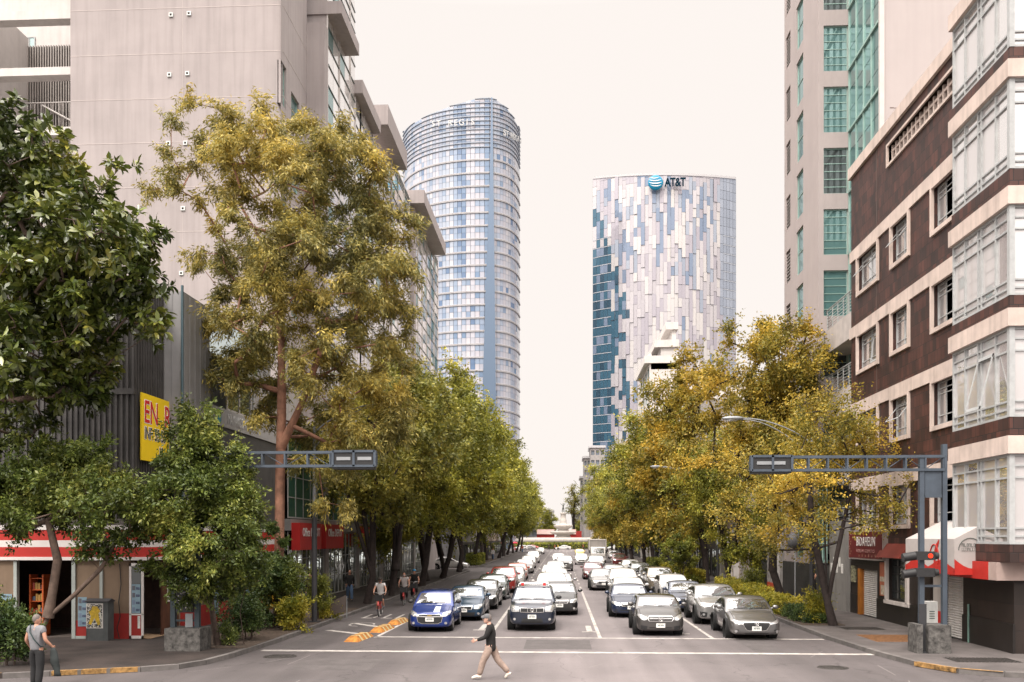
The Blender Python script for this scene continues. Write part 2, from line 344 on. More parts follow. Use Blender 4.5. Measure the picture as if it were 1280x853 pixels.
rd = MB(); rd.quad((-70, -30, .004), (70, -30, .004), (70, 27.9, .004), (-70, 27.9, .004)); rd.quad((-30, 27.9, .004), (30, 27.9, .004), (30, 246, .004), (-30, 246, .004))
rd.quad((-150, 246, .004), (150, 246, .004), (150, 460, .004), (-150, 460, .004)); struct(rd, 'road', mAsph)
KX, KR = -9.65, 9.35
def arc(cx, cy, r, a0, a1, n=8): return [(cx + r*math.cos(R(a0+(a1-a0)*i/n)), cy + r*math.sin(R(a0+(a1-a0)*i/n))) for i in range(n+1)]
LP = [(-60, 21.2), (-14.2, 22.7), (-11.2, 24.0)] + [(-10.4, 24.6), (-10.0, 25.5), (-9.8, 27.2)] + [(KX, 31), (KX, 97)] + arc(KX-2.5, 97, 2.5, 0, 90, 5) + [(-60, 99.5)]
LP2 = [(-60, 108.5), (-13, 108.5)] + arc(-12.4, 111, 2.5, -90, 0, 5) + [(-9.9, 235), (-60, 240)]
RP = [(60, 22.6), (13, 24.0), (11.4, 24.3)] + [(10.5, 24.9), (9.9, 26.2), (9.6, 28.5)] + [(KR, 33), (KR, 235), (60, 240)]
def pavement(pts, nm, closed_from, closed_to, cw=True):
    top = .13
    p = pts if cw else pts[::-1]
    struct(MB().prism(p, 0, top), nm, closed_from or mPave)
def kerbline(pts, width, side, mat, seg=1.0, z=.138):
    mb = MB(); 
    for i in range(len(pts)-1):
        a, b = Vector(pts[i]), Vector(pts[i+1]); Lg = (b-a).length; n = max(1, round(Lg/seg)); t = (b-a)/n; nn = Vector((-t.y, t.x)).normalized()*side
        for k in range(n):
            q0 = a + t*k + t.normalized()*.008; q1 = a + t*(k+1) - t.normalized()*.008
            o = nn*.012
            mb.prism([tuple(q0-o), tuple(q1-o), tuple(q1+nn*width), tuple(q0+nn*width)][::(1 if side > 0 else -1)], -.01, z)
    return mb
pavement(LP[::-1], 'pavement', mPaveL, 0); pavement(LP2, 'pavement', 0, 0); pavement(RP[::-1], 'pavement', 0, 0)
struct(kerbline(LP[1:-1], .16, 1, mKerb), 'kerb', mKerb); struct(kerbline(LP2[1:-1], .16, 1, mKerb), 'kerb', mKerb); struct(kerbline(RP[1:-1], .16, -1, mKerb), 'kerb', mKerb)
ky = MB(); 
for a, b in ((0, .28), (.36, .62), (.66, .98)):
    p0, p1 = Vector((-18, 22.28)), Vector((-14.2, 22.7)); q0, q1 = p0.lerp(p1, a), p0.lerp(p1, b)
    ky.quad((q0.x, q0.y-.016, .02), (q1.x, q1.y-.016, .02), (q1.x, q1.y-.016, .142), (q0.x, q0.y-.016, .142)); ky.quad((q0.x, q0.y-.016, .142), (q1.x, q1.y-.016, .142), (q1.x, q1.y+.13, .142), (q0.x, q0.y+.13, .142))
for a, b in ((.02, .3), (.34, .62), (.66, .97)):
    p0, p1 = Vector((-13.2, 23.13)), Vector((-11.2, 24.0)); q0, q1 = p0.lerp(p1, a), p0.lerp(p1, b)
    ky.quad((q0.x, q0.y-.02, .02), (q1.x, q1.y-.02, .02), (q1.x, q1.y-.02, .142), (q0.x, q0.y-.02, .142)); ky.quad((q0.x, q0.y-.02, .142), (q1.x, q1.y-.02, .142), (q1.x, q1.y+.13, .142), (q0.x, q0.y+.13, .142))
p0, p1 = Vector((10.45, 24.9)), Vector((9.85, 26.2)); ky.quad((p0.x-.02, p0.y, .142), (p1.x-.02, p1.y, .142), (p1.x+.12, p1.y, .142), (p0.x+.12, p0.y, .142))
ky.quad((p0.x-.025, p0.y-.02, .02), (p1.x-.025, p1.y-.02, .02), (p1.x-.025, p1.y-.02, .142), (p0.x-.025, p0.y-.02, .142))
ky.quad((11.35, 24.27, .142), (10.5, 24.87, .142), (10.6, 24.98, .142), (11.4, 24.4, .142))
struct(ky, 'kerb_paint', mKerbY)
pt = MB()
for (x0, x1, y0, y1) in ((-7.5, -5.2, 24.6, 27.2), (4.2, 8.8, 21.5, 22.6), (-1.2, 1.0, 29.6, 32.3), (6.1, 7.0, 29.3, 46), (-9.2, -8.5, 29.5, 52), (-3.2, 2.5, 17.5, 18.6)):
    n = 9; e = lambda: random.uniform(-.05, .05); top = [(x0+(x1-x0)*i/n, y1+e()) for i in range(n+1)]; bo = [(x0+(x1-x0)*i/n, y0+e()) for i in range(n+1)]
    for i in range(n): pt.quad((bo[i][0], bo[i][1], .006), (bo[i+1][0], bo[i+1][1], .006), (top[i+1][0], top[i+1][1], .006), (top[i][0], top[i][1], .006))
struct(pt, 'road_patch', M('asphalt_patch', (.078, .069, .068), .75, var=.2, scale=2, bump=.3, bscale=90))
# markings
mk = MB(); Z1 = .008
def strip(a, b, w, z=Z1):
    a, b = Vector(a), Vector(b); t = (b-a).normalized(); n = Vector((-t.y, t.x))*w/2
    mk.quad((a.x-n.x, a.y-n.y, z), (b.x-n.x, b.y-n.y, z), (b.x+n.x, b.y+n.y, z), (a.x+n.x, a.y+n.y, z))
strip((-9.5, 28.8), (10.0, 28.8), .34); strip((-6.7, 32.95), (9.25, 32.95), .26)
strip((-6.65, 32.7), (-6.55, 44), .13)
for x in (-2.6, 1.4, 5.4):
    strip((x, 33.1), (x, 62 if x == 1.4 else 56), .13)
    y = 65
    while y < 240: strip((x, y), (x, y+2.2), .13); y += 5.5
y = 47
while y < 90: strip((-6.5, y), (-6.5, y+1.6), .11); y += 3.2
strip((-9.0, 35.2), (-7.1, 33.6), .3); strip((-8.7, 38.2), (-7.1, 36.4), .3)
for x0 in (-8.9, -8.0, -7.4):       # painted lane legend, worn
    strip((x0, 40.6), (x0+.5, 40.6), .22); strip((x0+.1, 42.6), (x0+.1, 40.7), .12); 
    if x0 < -8.5: strip((x0+.55, 42.6), (x0+.55, 40.7), .12)
for k in range(9):
    a = k/8*PI*1.5; b = (k+1)/8*PI*1.5; 
    if k < 8: strip((-8.2+.5*math.cos(a), 37.6+.8*math.sin(a)), (-8.2+.5*math.cos(b), 37.6+.8*math.sin(b)), .08)
for x in range(-28, 30, 3): strip((x*.35, 240), (x*.35, 244.5), .5)
for x0, y0 in ((-.2, 37.5), (3.2, 37), (-4.4, 38)): strip((x0+1.3, y0), (x0+1.3, y0-2.6), .22); strip((x0+1.0, y0-2.4), (x0+1.6, y0-2.4), .2)
struct(mk, 'road_marking', mWhite)
mk = MB()
for i in range(26):
    x = random.uniform(-12, 12); yy = random.uniform(16, 28.2); a = random.gauss(.35, .25)
    strip((x, yy), (x+math.sin(a)*random.uniform(.3, 1.6), yy+math.cos(a)*random.uniform(.5, 2.4)), .018, .007)
struct(mk, 'road_scratch', M('scratch_paint', (.22, .2, .19), .8))
mRubY = M('bollard_orange', (.36, .14, .02), .7, var=.5, scale=8); 
for i, (px, py, lb) in enumerate(((449, 799, 'orange and yellow rubber lane divider nearest the stop line'), (478, 788, 'middle one of three orange rubber lane dividers'), (498, 779, 'farthest of three orange rubber lane dividers beside the blue hatchback'))):
    x, y = gnd(px, py); t = thing('lane_divider', lb, 'lane divider', (x, y, .004), R(-4), 'rubber lane dividers along the bike lane')
    mb = MB(); A = [(-.26, -1.0, 0), (.26, -1.0, 0), (.26, 1.0, 0), (-.26, 1.0, 0), (-.13, -.7, .17), (.13, -.7, .17), (.13, .7, .17), (-.13, .7, .17)]
    mb.add(A, [(0,3,2,1),(4,5,6,7),(0,1,5,4),(1,2,6,5),(2,3,7,6),(3,0,4,7)]); mb.build('divider_body', mRubY, t, world=False)
    mb = MB()
    for k in (-.45, .05, .5): mb.add([(-.275, k-.1, .0), (-.275, k+.1, .0), (-.135, k+.1, .176), (-.135, k-.1, .176), (.135, k-.1, .176), (.135, k+.1, .176), (.275, k+.1, 0), (.275, k-.1, 0)], [(0,1,2,3),(3,2,5,4),(4,5,6,7)])
    mb.build('reflective_band', M('band_paint', (.42, .33, .16), .7, var=.4, scale=12), t, world=False)
mIron = M('cast_iron', (.05, .045, .042), .6, metal=.4, var=.4, scale=10, bump=.5)
def manhole(px, py, r, lb, z=.009):
    x, y = gnd(px, py); mb = MB(); mb.lathe([(0, .0), (r*.86, .0), (r*.86, -.003), (r*.92, -.003), (r*.92, .002), (r, .002), (r, -.01)], 28, (x, y, z))
    for k in range(6): mb.box(x-r*.7, x+r*.7, y-r*.7+k*r*.28, y-r*.7+k*r*.28+.04, z, z+.006)
    tag(mb.build('manhole_cover', mIron), lb, 'manhole cover')
manhole(1041, 835, .42, 'round dark manhole cover in the road near the right kerb'); manhole(350, 821, .5, 'round dark manhole cover in the road near the left planter kerb')
def grate(x0, x1, y0, y1, mat, nm, lb, z=.134):
    mb = MB(); mb.box(x0, x1, y0, y1, z-.01, z)
    x = x0+.06
    while x < x1-.06: mb.box(x, x+.05, y0+.05, y1-.05, z, z+.012); x += .11
    tag(mb.build(nm, mat), lb, 'grate')
grate(10.5, 12.7, 31.2, 33.4, M('rusty_iron', (.16, .075, .03), .8, var=.5, scale=7), 'pavement_grate', 'rusty brown grate in the pavement beyond the right traffic signal post')
grate(11.0, 12.8, 26.2, 27.2, mIron, 'pavement_grate', 'dark grate in the pavement in front of the signal post pedestal')
grate(10.7, 12.2, 35.2, 36.2, mIron, 'pavement_grate', 'dark grate in the pavement below the red cosmetics sign')
# ------------------------------------------------------------------ vehicles
def paint(name, col, metal=.35, rough=.32): return M('paint_' + name, col, rough, metal, var=.05, scale=2, coat=1.0, spec=.5)
mTyre = M('tyre_rubber', (.018, .018, .018), .8, var=.2, scale=20, bump=.3)
mRim = M('alloy', (.45, .44, .43), .3, .9, var=.1); mDark = M('black_plastic', (.02, .02, .021), .5, var=.2, scale=10)
mChrome = M('chrome', (.75, .74, .73), .15, 1.0, var=.04); mPlate = M('plate_white', (.7, .69, .66), .5, var=.1, scale=20); mInk = M('plate_ink', (.06, .08, .07), .6)
mCarGlass = GL('car_glass', (.012, .014, .015), (.92, .93, .95), .14, .85, wav=.18)
mSideGlass = GL('side_glass', (.012, .014, .015), (.85, .87, .87), .08, .7)
mLamp = GL('lamp_glass', (.3, .3, .3), (1, 1, 1), .3, .9, wav=.5, rough=.1); mAmber = M('amber', (.8, .25, .03), .3, coat=1); mRed = M('red_lens', (.5, .02, .02), .3, coat=1)
mArch = M('arch_black', (.01, .01, .01), .9)
def meshprops(me, smooth=True, mi=0):
    me.polygons.foreach_set('use_smooth', [smooth]*len(me.polygons)); return me
def evalmesh(me, mods):
    o = bpy.data.objects.new('tmp', me); COL.objects.link(o)
    extra = []
    for m in mods:
        if m[0] == 'SUB': q = o.modifiers.new('s', 'SUBSURF'); q.levels = q.render_levels = m[1]
        if m[0] == 'BOOL':
            c = bpy.data.objects.new('cut', m[1]); COL.objects.link(c); extra.append(c); q = o.modifiers.new('b', 'BOOLEAN'); q.operation = 'DIFFERENCE'; q.object = c; q.solver = 'EXACT'
        if m[0] == 'SKIN':
            q = o.modifiers.new('k', 'SKIN'); q.use_smooth_shade = True
    bpy.context.view_layer.update()
    r = bpy.data.meshes.new_from_object(o.evaluated_get(bpy.context.evaluated_depsgraph_get()))
    for e in extra + [o]: bpy.data.objects.remove(e)
    return r
def loft(sections):     # [(y, [(x,z) bottom centre .. top centre])]
    vs = []; n = len(sections[0][1]); ring = 2*n - 2
    for y, s in sections:
        vs += [(x, y, z) for x, z in s] + [(-x, y, z) for x, z in s[-2:0:-1]]
    fs = []
    for i in range(len(sections)-1):
        for k in range(ring): a, b = i*ring+k, i*ring+(k+1) % ring; fs.append((a, b, b+ring, a+ring))
    for base, fl in ((0, 0), ((len(sections)-1)*ring, 1)):
        for k in range(n-1):
            a, b = base+k, base+k+1; c, d = base+(ring-k-1) % ring, base+(ring-k) % ring
            q = [a, b, c, d] if k not in (0, n-2) else ([a, b, c] if k == 0 else [a, b, d])
            q = list(dict.fromkeys(q)); fs.append(tuple(q if fl else q[::-1]))
    return vs, fs
def project(bvh, poly, view, off=.005, step=.09, far=6):
    bm = bmesh.new(); f = bm.faces.new([bm.verts.new((u, z, 0)) for u, z in poly])
    us = [p[0] for p in poly]; zs = [p[1] for p in poly]
    for lo, hi, ax in ((min(us), max(us), 0), (min(zs), max(zs), 1)):
        k = max(1, int((hi-lo)/step))
        for i in range(1, k):
            co_ = [0, 0, 0]; co_[ax] = lo+(hi-lo)*i/k; no = [0, 0, 0]; no[ax] = 1
            bmesh.ops.bisect_plane(bm, geom=bm.verts[:]+bm.edges[:]+bm.faces[:], plane_co=co_, plane_no=no)
    vs = []; fs = []; bm.verts.index_update()
    for v in bm.verts:
        u, z = v.co.x, v.co.y
        o, d = {'F': ((u, -far, z), (0, 1, 0)), 'B': ((u, far, z), (0, -1, 0)), 'S': ((far, u, z), (-1, 0, 0)), 'L': ((-far, u, z), (1, 0, 0)), 'T': ((u, z, far), (0, 0, -1))}[view]
        h = bvh.ray_cast(Vector(o), Vector(d))
        if h[0] is None:
            o2 = {'F': (u, -1.6, z), 'B': (u, 1.6, z), 'S': (.7, u, z), 'L': (-.7, u, z), 'T': (u, z, 1)}[view]; h = bvh.find_nearest(Vector(o2)); 
        p = h[0] - Vector(d)*off; nrm = h[1]
        if nrm is not None and nrm.dot(Vector(d)) < 0: p += nrm*off*.7
        vs.append(tuple(p))
    for f in bm.faces: fs.append([v.index for v in f.verts])
    bm.free(); return vs, fs
def frame_poly(poly, g):   # grow a polygon about its centre by g metres
    cx = sum(p[0] for p in poly)/len(poly); cy = sum(p[1] for p in poly)/len(poly)
    rx = max(abs(p[0]-cx) for p in poly); ry = max(abs(p[1]-cy) for p in poly)
    return [(cx+(p[0]-cx)*(1+g/rx), cy+(p[1]-cy)*(1+g/ry)) for p in poly]
KIND = {
 'sedan': dict(L=4.5, W=1.80, H=1.45, gc=.17, nose=.70, cowl=.97, deck=1.03, tail=.98, yc=-.95, r0=-.12, r1=.85, rc=1.62, wb=2.68, fo=.9, wr=.325),
 'hatch': dict(L=4.05, W=1.74, H=1.49, gc=.17, nose=.76, cowl=1.0, deck=1.05, tail=1.02, yc=-.95, r0=-.2, r1=1.35, rc=1.95, wb=2.5, fo=.8, wr=.31),
 'suv': dict(L=4.6, W=1.82, H=1.68, gc=.24, nose=.98, cowl=1.13, deck=1.12, tail=1.1, yc=-1.0, r0=-.3, r1=1.75, rc=2.2, wb=2.65, fo=.9, wr=.36),
 'coupe': dict(L=4.65, W=1.88, H=1.6, gc=.22, nose=.9, cowl=1.1, deck=1.18, tail=1.14, yc=-1.0, r0=-.2, r1=.9, rc=2.12, wb=2.85, fo=.85, wr=.37),
}
def car(kind, style, root, body, W_=None, parts='full', roofcol=None, L_=None, H_=None, split=None):
    K = dict(KIND[kind]); 
    if W_: K['W'] = W_
    if H_: K['H'] = H_
    Lh = K['L']/2; hw = K['W']/2; gc = K['gc']; no, cw, dk, tl, H = K['nose'], K['cowl'], K['deck'], K['tail'], K['H']
    yf = -Lh
    S = []
    def sec(y, w, zb, zt, sh=.0):
        h = zt-zb
        return (y, [(0, zb), (w*.8, zb), (w*.965, zb+.06), (w*1.0, zb+h*.38), (w*.992, zb+h*.66), (w*.955, zt-.07+sh), (w*.84, zt-.012), (w*.45, zt+.012), (0, zt+.022)])
    st = [(-Lh, .60, gc+.13, no-.14), (-Lh+.015, .74, gc+.06, no-.07), (-Lh+.07, .86, gc+.02, no-.03), (-Lh+.2, .945, gc, no+.01), (-Lh+.42, .985, gc, no+.055), (-Lh+.75, 1, gc, no+.62*(cw-no)), (K['yc']-.05, 1, gc, cw),
          (-.2, 1, gc, cw+.03), (.7, 1, gc, dk-.01), (K['rc']-.3, .995, gc, dk), (Lh-.35, .97, gc+.02, (dk+tl)/2), (Lh-.12, .92, gc+.05, tl), (Lh-.03, .84, gc+.1, tl-.05), (Lh, .7, gc+.18, tl-.14)]
    st = sorted(st)
    low = loft([sec(y, w*hw, zb, zt) for y, w, zb, zt in st])
    yw = [-Lh+K['fo'], -Lh+K['fo']+K['wb']]
    cm = MB(); 
    for y in yw:
        for sx in (-1, 1): cm.tube([(sx*(hw-.30), y, K['wr']+.0), (sx*(hw+.3), y, K['wr'])], K['wr']+.055, 28)
    a = bpy.data.meshes.new('a'); a.from_pydata(low[0], [], low[1]); a.update(); c_ = cm.mesh('c')
    bm = bmesh.new(); bm.from_mesh(c_); bmesh.ops.remove_doubles(bm, verts=bm.verts, dist=1e-5); bmesh.ops.recalc_face_normals(bm, faces=bm.faces); bm.to_mesh(c_); bm.free()
    bm = bmesh.new(); bm.from_mesh(a); bmesh.ops.recalc_face_normals(bm, faces=bm.faces); bm.to_mesh(a); bm.free()
    a1 = evalmesh(a, [('SUB', 2)]); bv0 = None
    a2 = evalmesh(a1, [('BOOL', c_)])
    if len(a2.polygons) < 100: a2 = a1
    # cabin
    tum = .30; zb = min(cw, dk)-.14
    def csec(y, zt, base=None):
        wb_ = hw*.965; 
        def wz(z): return wb_ - max(0, z-cw)*tum*(1.0)
        zt = max(zt, zb+.03); h = zt-zb
        e = min(.06, h*.3)
        return (y, [(0, zb), (wb_*.9, zb), (wb_, zb+h*.06), (wz(zb+h*.5), zb+h*.5), (wz(zt-e)-.005, zt-e), (wz(zt)-.06-.0*h, zt-e*.25), (wz(zt)*.62, zt+.012), (wz(zt)*.3, zt+.024), (0, zt+.028)])
    zr = H-.045
    prof_ = [(K['yc']-.08, cw-.10), (K['yc'], cw-.03), (K['yc']*.5+K['r0']*.5, (cw+zr)/2+.03), (K['r0']-.06, zr-.045), (K['r0']+.1, zr-.008), ((K['r0']+K['r1'])/2, zr+.01), (K['r1']-.12, zr-.02), (K['r1']+.04, zr-.06), (K['r1']*.5+K['rc']*.5, (dk+zr)/2+.03), (K['rc'], dk-.03), (K['rc']+.06, dk-.1)]
    cb = loft([csec(y, z) for y, z in prof_]); c0 = bpy.data.meshes.new('b'); c0.from_pydata(cb[0], [], cb[1]); c0.update()
    bm = bmesh.new(); bm.from_mesh(c0); bmesh.ops.recalc_face_normals(bm, faces=bm.faces); bm.to_mesh(c0); bm.free()
    c1 = evalmesh(c0, [('SUB', 2)])
    bm = bmesh.new(); bm.from_mesh(a2); bm.from_mesh(c1); me = bpy.data.meshes.new('body'); 
    bmF = bmesh.new(); bmF.from_mesh(a1); bmF.from_mesh(c1)
    bvh = BVHTree.FromBMesh(bmF); bmF.free(); bvs = bvh
    for f in bm.faces: f.smooth = True
    # keep hard edge where the arches are cut
    for e in bm.edges:
        if len(e.link_faces) == 2 and e.calc_face_angle(0) > R(50): e.smooth = False
    for f in bm.faces: f.material_index = 0
    bm.to_mesh(me); bm.free()
    bo = link('body', me, body, root)
    if roofcol is None: roofcol = body
    def P_(name, poly, view, mat, off=.005, par=root, step=.09, mirror=False, extra=None):
        m = MB(); polys = poly if isinstance(poly[0][0], (list, tuple)) else [poly]
        for q in polys:
            v, f = project(bvh, q, view, off, step); m.add(v, f, 0, True)
            if mirror:
                if view in 'FBT': v2, f2 = [(-x, y, z) for x, y, z in v], [g[::-1] for g in f]; m.add(v2, f2, 0, True)
        return m.build(name, mat, par, world=False)
    def pair(name, poly, view, mat, off=.005, step=.09, par=root):
        r = []
        for s in (1, -1):
            m = MB(); 
            for q in (poly if isinstance(poly[0][0], (list, tuple)) else [poly]):
                v, f = project(bvh, q, view, off, step); 
                if s < 0: v = [(-x, y, z) for x, y, z in v]; f = [g[::-1] for g in f]
                m.add(v, f, 0, True)
            r.append(m.build(name, mat, par, world=False))
        return r
    full = parts == 'full'
    ztw = zr-.085; hb = hw*.965-.13; ht = hw*.965-(ztw-cw)*tum-.115
    P_('windscreen', [(-hb, cw+.025), (hb, cw+.025), (ht, ztw), (-ht, ztw)], 'F', mCarGlass, .007, step=.12)
    P_('rear_window', [(-hb, dk+.05), (hb, dk+.05), (ht, ztw), (-ht, ztw)], 'B', mSideGlass, .007, step=.14)
    def roof(y):
        for i in range(len(prof_)-1):
            if prof_[i][0] <= y <= prof_[i+1][0]: t = (y-prof_[i][0])/(prof_[i+1][0]-prof_[i][0]); return prof_[i][1]*(1-t)+prof_[i+1][1]*t
        return cw
    ym = (K['yc']+K['rc'])/2+.02
    def sw(y0, y1):
        bot = [(y0, cw+.035), (y1, max(cw, dk)+.02)]; top = []
        for i in range(9):
            y = y1+(y0-y1)*i/8; top.append((y, max(roof(y)-.105, (cw+.05))))
        pts = [(y0, cw+.035), (y1, cw+.04)] + top
        out = [pts[0]]
        for p in pts[1:]:
            if abs(p[0]-out[-1][0])+abs(p[1]-out[-1][1]) > .02: out.append(p)
        if abs(out[-1][0]-out[0][0])+abs(out[-1][1]-out[0][1]) < .03: out.pop()
        return out
    pair('side_window', sw(K['yc']+.30, ym-.04), 'S', mSideGlass, .006, .15); pair('side_window', sw(ym+.04, K['rc']-.32), 'S', mSideGlass, .006, .15)
    # front end
    st_ = style; w9 = hw/.9
    X = lambda pts: [(x*w9, z) for x, z in pts]
    sym = lambda pts: X(pts + [(-x, z) for x, z in pts[::-1]])
    b = gc; 
    if st_ == 'chevy':
        heads = [(.47, no-.15), (.55, no-.03), (.80, no+.045), (.83, no-.0), (.80, no-.09), (.66, no-.15)]
        grs = [sym([(.0, no-.09), (.43, no-.09), (.46, no-.135), (.0, no-.155)]), sym([(.0, no-.19), (.52, no-.18), (.47, no-.36), (.32, no-.42), (0, no-.42)])]
        low_ = None; fog = [(.66, .36)]
    elif st_ == 'merc':
        heads = [(.50, no-.16), (.52, no-.07), (.68, no+.005), (.80, no+.03), (.82, no-.04), (.68, no-.15), (.60, no-.18)]
        grs = [sym([(.0, no-.045), (.40, no-.045), (.46, no-.11), (.40, no-.2), (0, no-.21)])]
        low_ = [sym([(.0, b+.16), (.42, b+.16), (.36, b+.05), (0, b+.05)]), X([(.48, b+.20), (.80, b+.25), (.78, b+.1), (.5, b+.07)]), X([(-.48, b+.20), (-.5, b+.07), (-.78, b+.1), (-.80, b+.25)])]; fog = []
    elif st_ == 'mazda':
        heads = [(.47, no-.145), (.50, no-.09), (.66, no-.03), (.82, no+.03), (.83, no-.045), (.72, no-.115)]
        grs = [sym([(.0, no-.08), (.44, no-.09), (.46, no-.14), (.34, no-.33), (.28, no-.35), (0, no-.35)])]
        low_ = [sym([(0, b+.09), (.42, b+.09), (.36, b+.03), (0, b+.03)]), X([(.60, b+.2), (.80, b+.22), (.79, b+.08), (.66, b+.09)]), X([(-.60, b+.2), (-.66, b+.09), (-.79, b+.08), (-.80, b+.22)])]; fog = [(.70, b+.15)]
    elif st_ == 'xtrail':
        heads = [(.48, no-.22), (.50, no-.05), (.70, no+.0), (.82, no+.02), (.84, no-.1), (.76, no-.23)]
        grs = [sym([(0, no-.1), (.44, no-.085), (.42, no-.225), (0, no-.235)])]
        low_ = [sym([(0, b+.27), (.38, b+.27), (.42, b+.03), (0, b+.03)])]; fog = [(.66, b+.24)]
    elif st_ == 'kidney':
        heads = [(.40, no-.14), (.42, no-.03), (.72, no+.01), (.83, no-.0), (.80, no-.11), (.6, no-.15)]
        grs = [X([(.03, no-.04), (.33, no-.04), (.35, no-.1), (.28, no-.22), (.05, no-.22)]), X([(-.03, no-.04), (-.05, no-.22), (-.28, no-.22), (-.35, no-.1), (-.33, no-.04)])]
        low_ = [sym([(0, b+.22), (.45, b+.22), (.40, b+.04), (0, b+.04)]), X([(.52, b+.3), (.80, b+.34), (.77, b+.12), (.55, b+.12)]), X([(-.52, b+.3), (-.55, b+.12), (-.77, b+.12), (-.80, b+.34)])]; fog = [(.66, b+.22)]
    elif st_ == 'honda':
        heads = [(.44, no-.13), (.46, no-.05), (.70, no+.01), (.83, no+.03), (.82, no-.06), (.64, no-.14)]
        grs = [sym([(0, no-.05), (.42, no-.055), (.38, no-.17), (0, no-.18)])]
        low_ = [sym([(0, b+.2), (.5, b+.2), (.44, b+.05), (0, b+.05)]), X([(.60, b+.22), (.80, b+.24), (.78, b+.1), (.62, b+.1)]), X([(-.60, b+.22), (-.62, b+.1), (-.78, b+.1), (-.80, b+.24)])]; fog = []
    else:
        heads = [(.48, no-.17), (.50, no-.05), (.70, no+.0), (.82, no+.03), (.83, no-.06), (.72, no-.17)]
        grs = [sym([(0, no-.07), (.40, no-.065), (.36, no-.19), (0, no-.2)])]
        low_ = [sym([(0, b+.22), (.55, b+.22), (.48, b+.06), (0, b+.06)])]; fog = [(.68, b+.17)]
    hs = pair('headlight', X(heads), 'F', mLamp, .012, .06)
    g = P_('grille', [frame_poly(q, .022) for q in grs] if full else grs, 'F', mChrome if full else mDark, .009, step=.07)
    if full:
        P_('grille_mesh', grs, 'F', mDark, .016, g, .06)
        sl_ = []
        for q in grs:
            z0, z1 = min(p[1] for p in q), max(p[1] for p in q); x1 = max(p[0] for p in q); x0 = min(p[0] for p in q); nsl = 1 if st_ in ('mazda', 'chevy') else 2
            if st_ in ('merc', 'generic', 'honda', 'kidney'):
                for i in range(nsl): z = z0+(z1-z0)*(i+1)/(nsl+1); sl_.append([(x0*.93+.02, z-.009), (x1*.93-.02 if x1 > 0 else x1-.02, z-.009), (x1*.93-.02 if x1 > 0 else x1-.02, z+.009), (x0*.93+.02, z+.009)])
            if st_ == 'xtrail':
                for xx in (-.17, .17): sl_.append([(xx-.012, z0+.01), (xx+.012, z0+.01), (xx+.012+.0, z1-.01), (xx-.012, z1-.01)])
        if sl_: P_('grille_slat', [s_ for s_ in sl_ if s_[1][0] > s_[0][0]], 'F', mChrome, .022, g, .07)
    if low_: P_('lower_intake', low_, 'F', mDark, .006, step=.08)
    for fx, fz in fog:
        pair('fog_lamp', [(fx*w9+.05*math.cos(i*PI/5), fz+.05*math.sin(i*PI/5)) for i in range(10)], 'F', mLamp, .02, .06)
    # badge
    bz = {'chevy': no-.125, 'merc': no-.125, 'mazda': no-.125, 'xtrail': no-.16, 'kidney': no+.02, 'honda': no-.11}.get(st_, no-.12)
    if full:
        h = bvh.ray_cast(Vector((0, -6, bz)), Vector((0, 1, 0)))[0]; by = h.y-.03; mb = MB()
        def torus(r, t): 
            mb.tube([(r*math.cos(k*PI/10), by, bz+r*math.sin(k*PI/10)) for k in range(21)], t, 5, cap=False)
        if st_ == 'merc':
            torus(.085, .010)
            for a_ in (90, 210, 330): mb.tube([(0, by, bz), (.085*math.cos(R(a_)), by, bz+.085*math.sin(R(a_)))], [.012, .006], 5)
        elif st_ == 'xtrail': torus(.06, .010); mb.box(-.085, .085, by-.012, by+.004, bz-.013, bz+.013)
        elif st_ == 'chevy':
            mb.box(-.09, .09, by-.01, by, bz-.014, bz+.014); mb.box(-.032, .032, by-.014, by-.002, bz-.026, bz+.026)
        elif st_ == 'mazda': mb.tube([(.075*math.cos(k*PI/10), by, bz+.052*math.sin(k*PI/10)) for k in range(21)], .008, 5, cap=False); mb.tube([(-.06, by, bz+.02), (-.03, by, bz), (0, by, bz-.02), (.03, by, bz), (.06, by, bz+.02)], .008, 5)
        elif st_ == 'honda': mb.box(-.05, -.032, by-.008, by, bz-.04, bz+.04); mb.box(.032, .05, by-.008, by, bz-.04, bz+.04); mb.box(-.032, .032, by-.008, by, bz-.008, bz+.008)
        elif st_ == 'vw': torus(.06, .008); mb.tube([(-.045, by, bz+.035), (-.022, by, bz-.045), (0, by, bz+.0), (.022, by, bz-.045), (.045, by, bz+.035)], .007, 5)
        else: torus(.05, .009); mb.box(-.03, .03, by-.008, by, bz-.008, bz+.008)
        mb.build('badge', M('gold_badge', (.6, .4, .1), .3, .8) if st_ == 'chevy' else mChrome, root, world=False)
    pz = {'chevy': no-.27, 'merc': b+.23, 'mazda': no-.285, 'xtrail': b+.33, 'kidney': b+.31}.get(st_, b+.30)
    h = bvh.ray_cast(Vector((0, -6, pz)), Vector((0, 1, 0)))[0]; mb = MB(); mb.box(-.16, .16, h.y-.045, h.y+.01, pz-.075, pz+.075)
    pl = mb.build('licence_plate', mPlate, root, world=False)
    if full:
        mb = MB(); 
        for k, (cx_, ww) in enumerate(((-.1, .018), (-.07, .022), (-.038, .02), (.005, .022), (.035, .018), (.068, .022), (.1, .018))): mb.box(cx_-ww/2, cx_+ww/2, h.y-.048, h.y-.044, pz-.028, pz+.03)
        mb.box(-.09, .09, h.y-.048, h.y-.044, pz+.048, pz+.06); mb.build('plate_marking', mInk, pl, world=False)
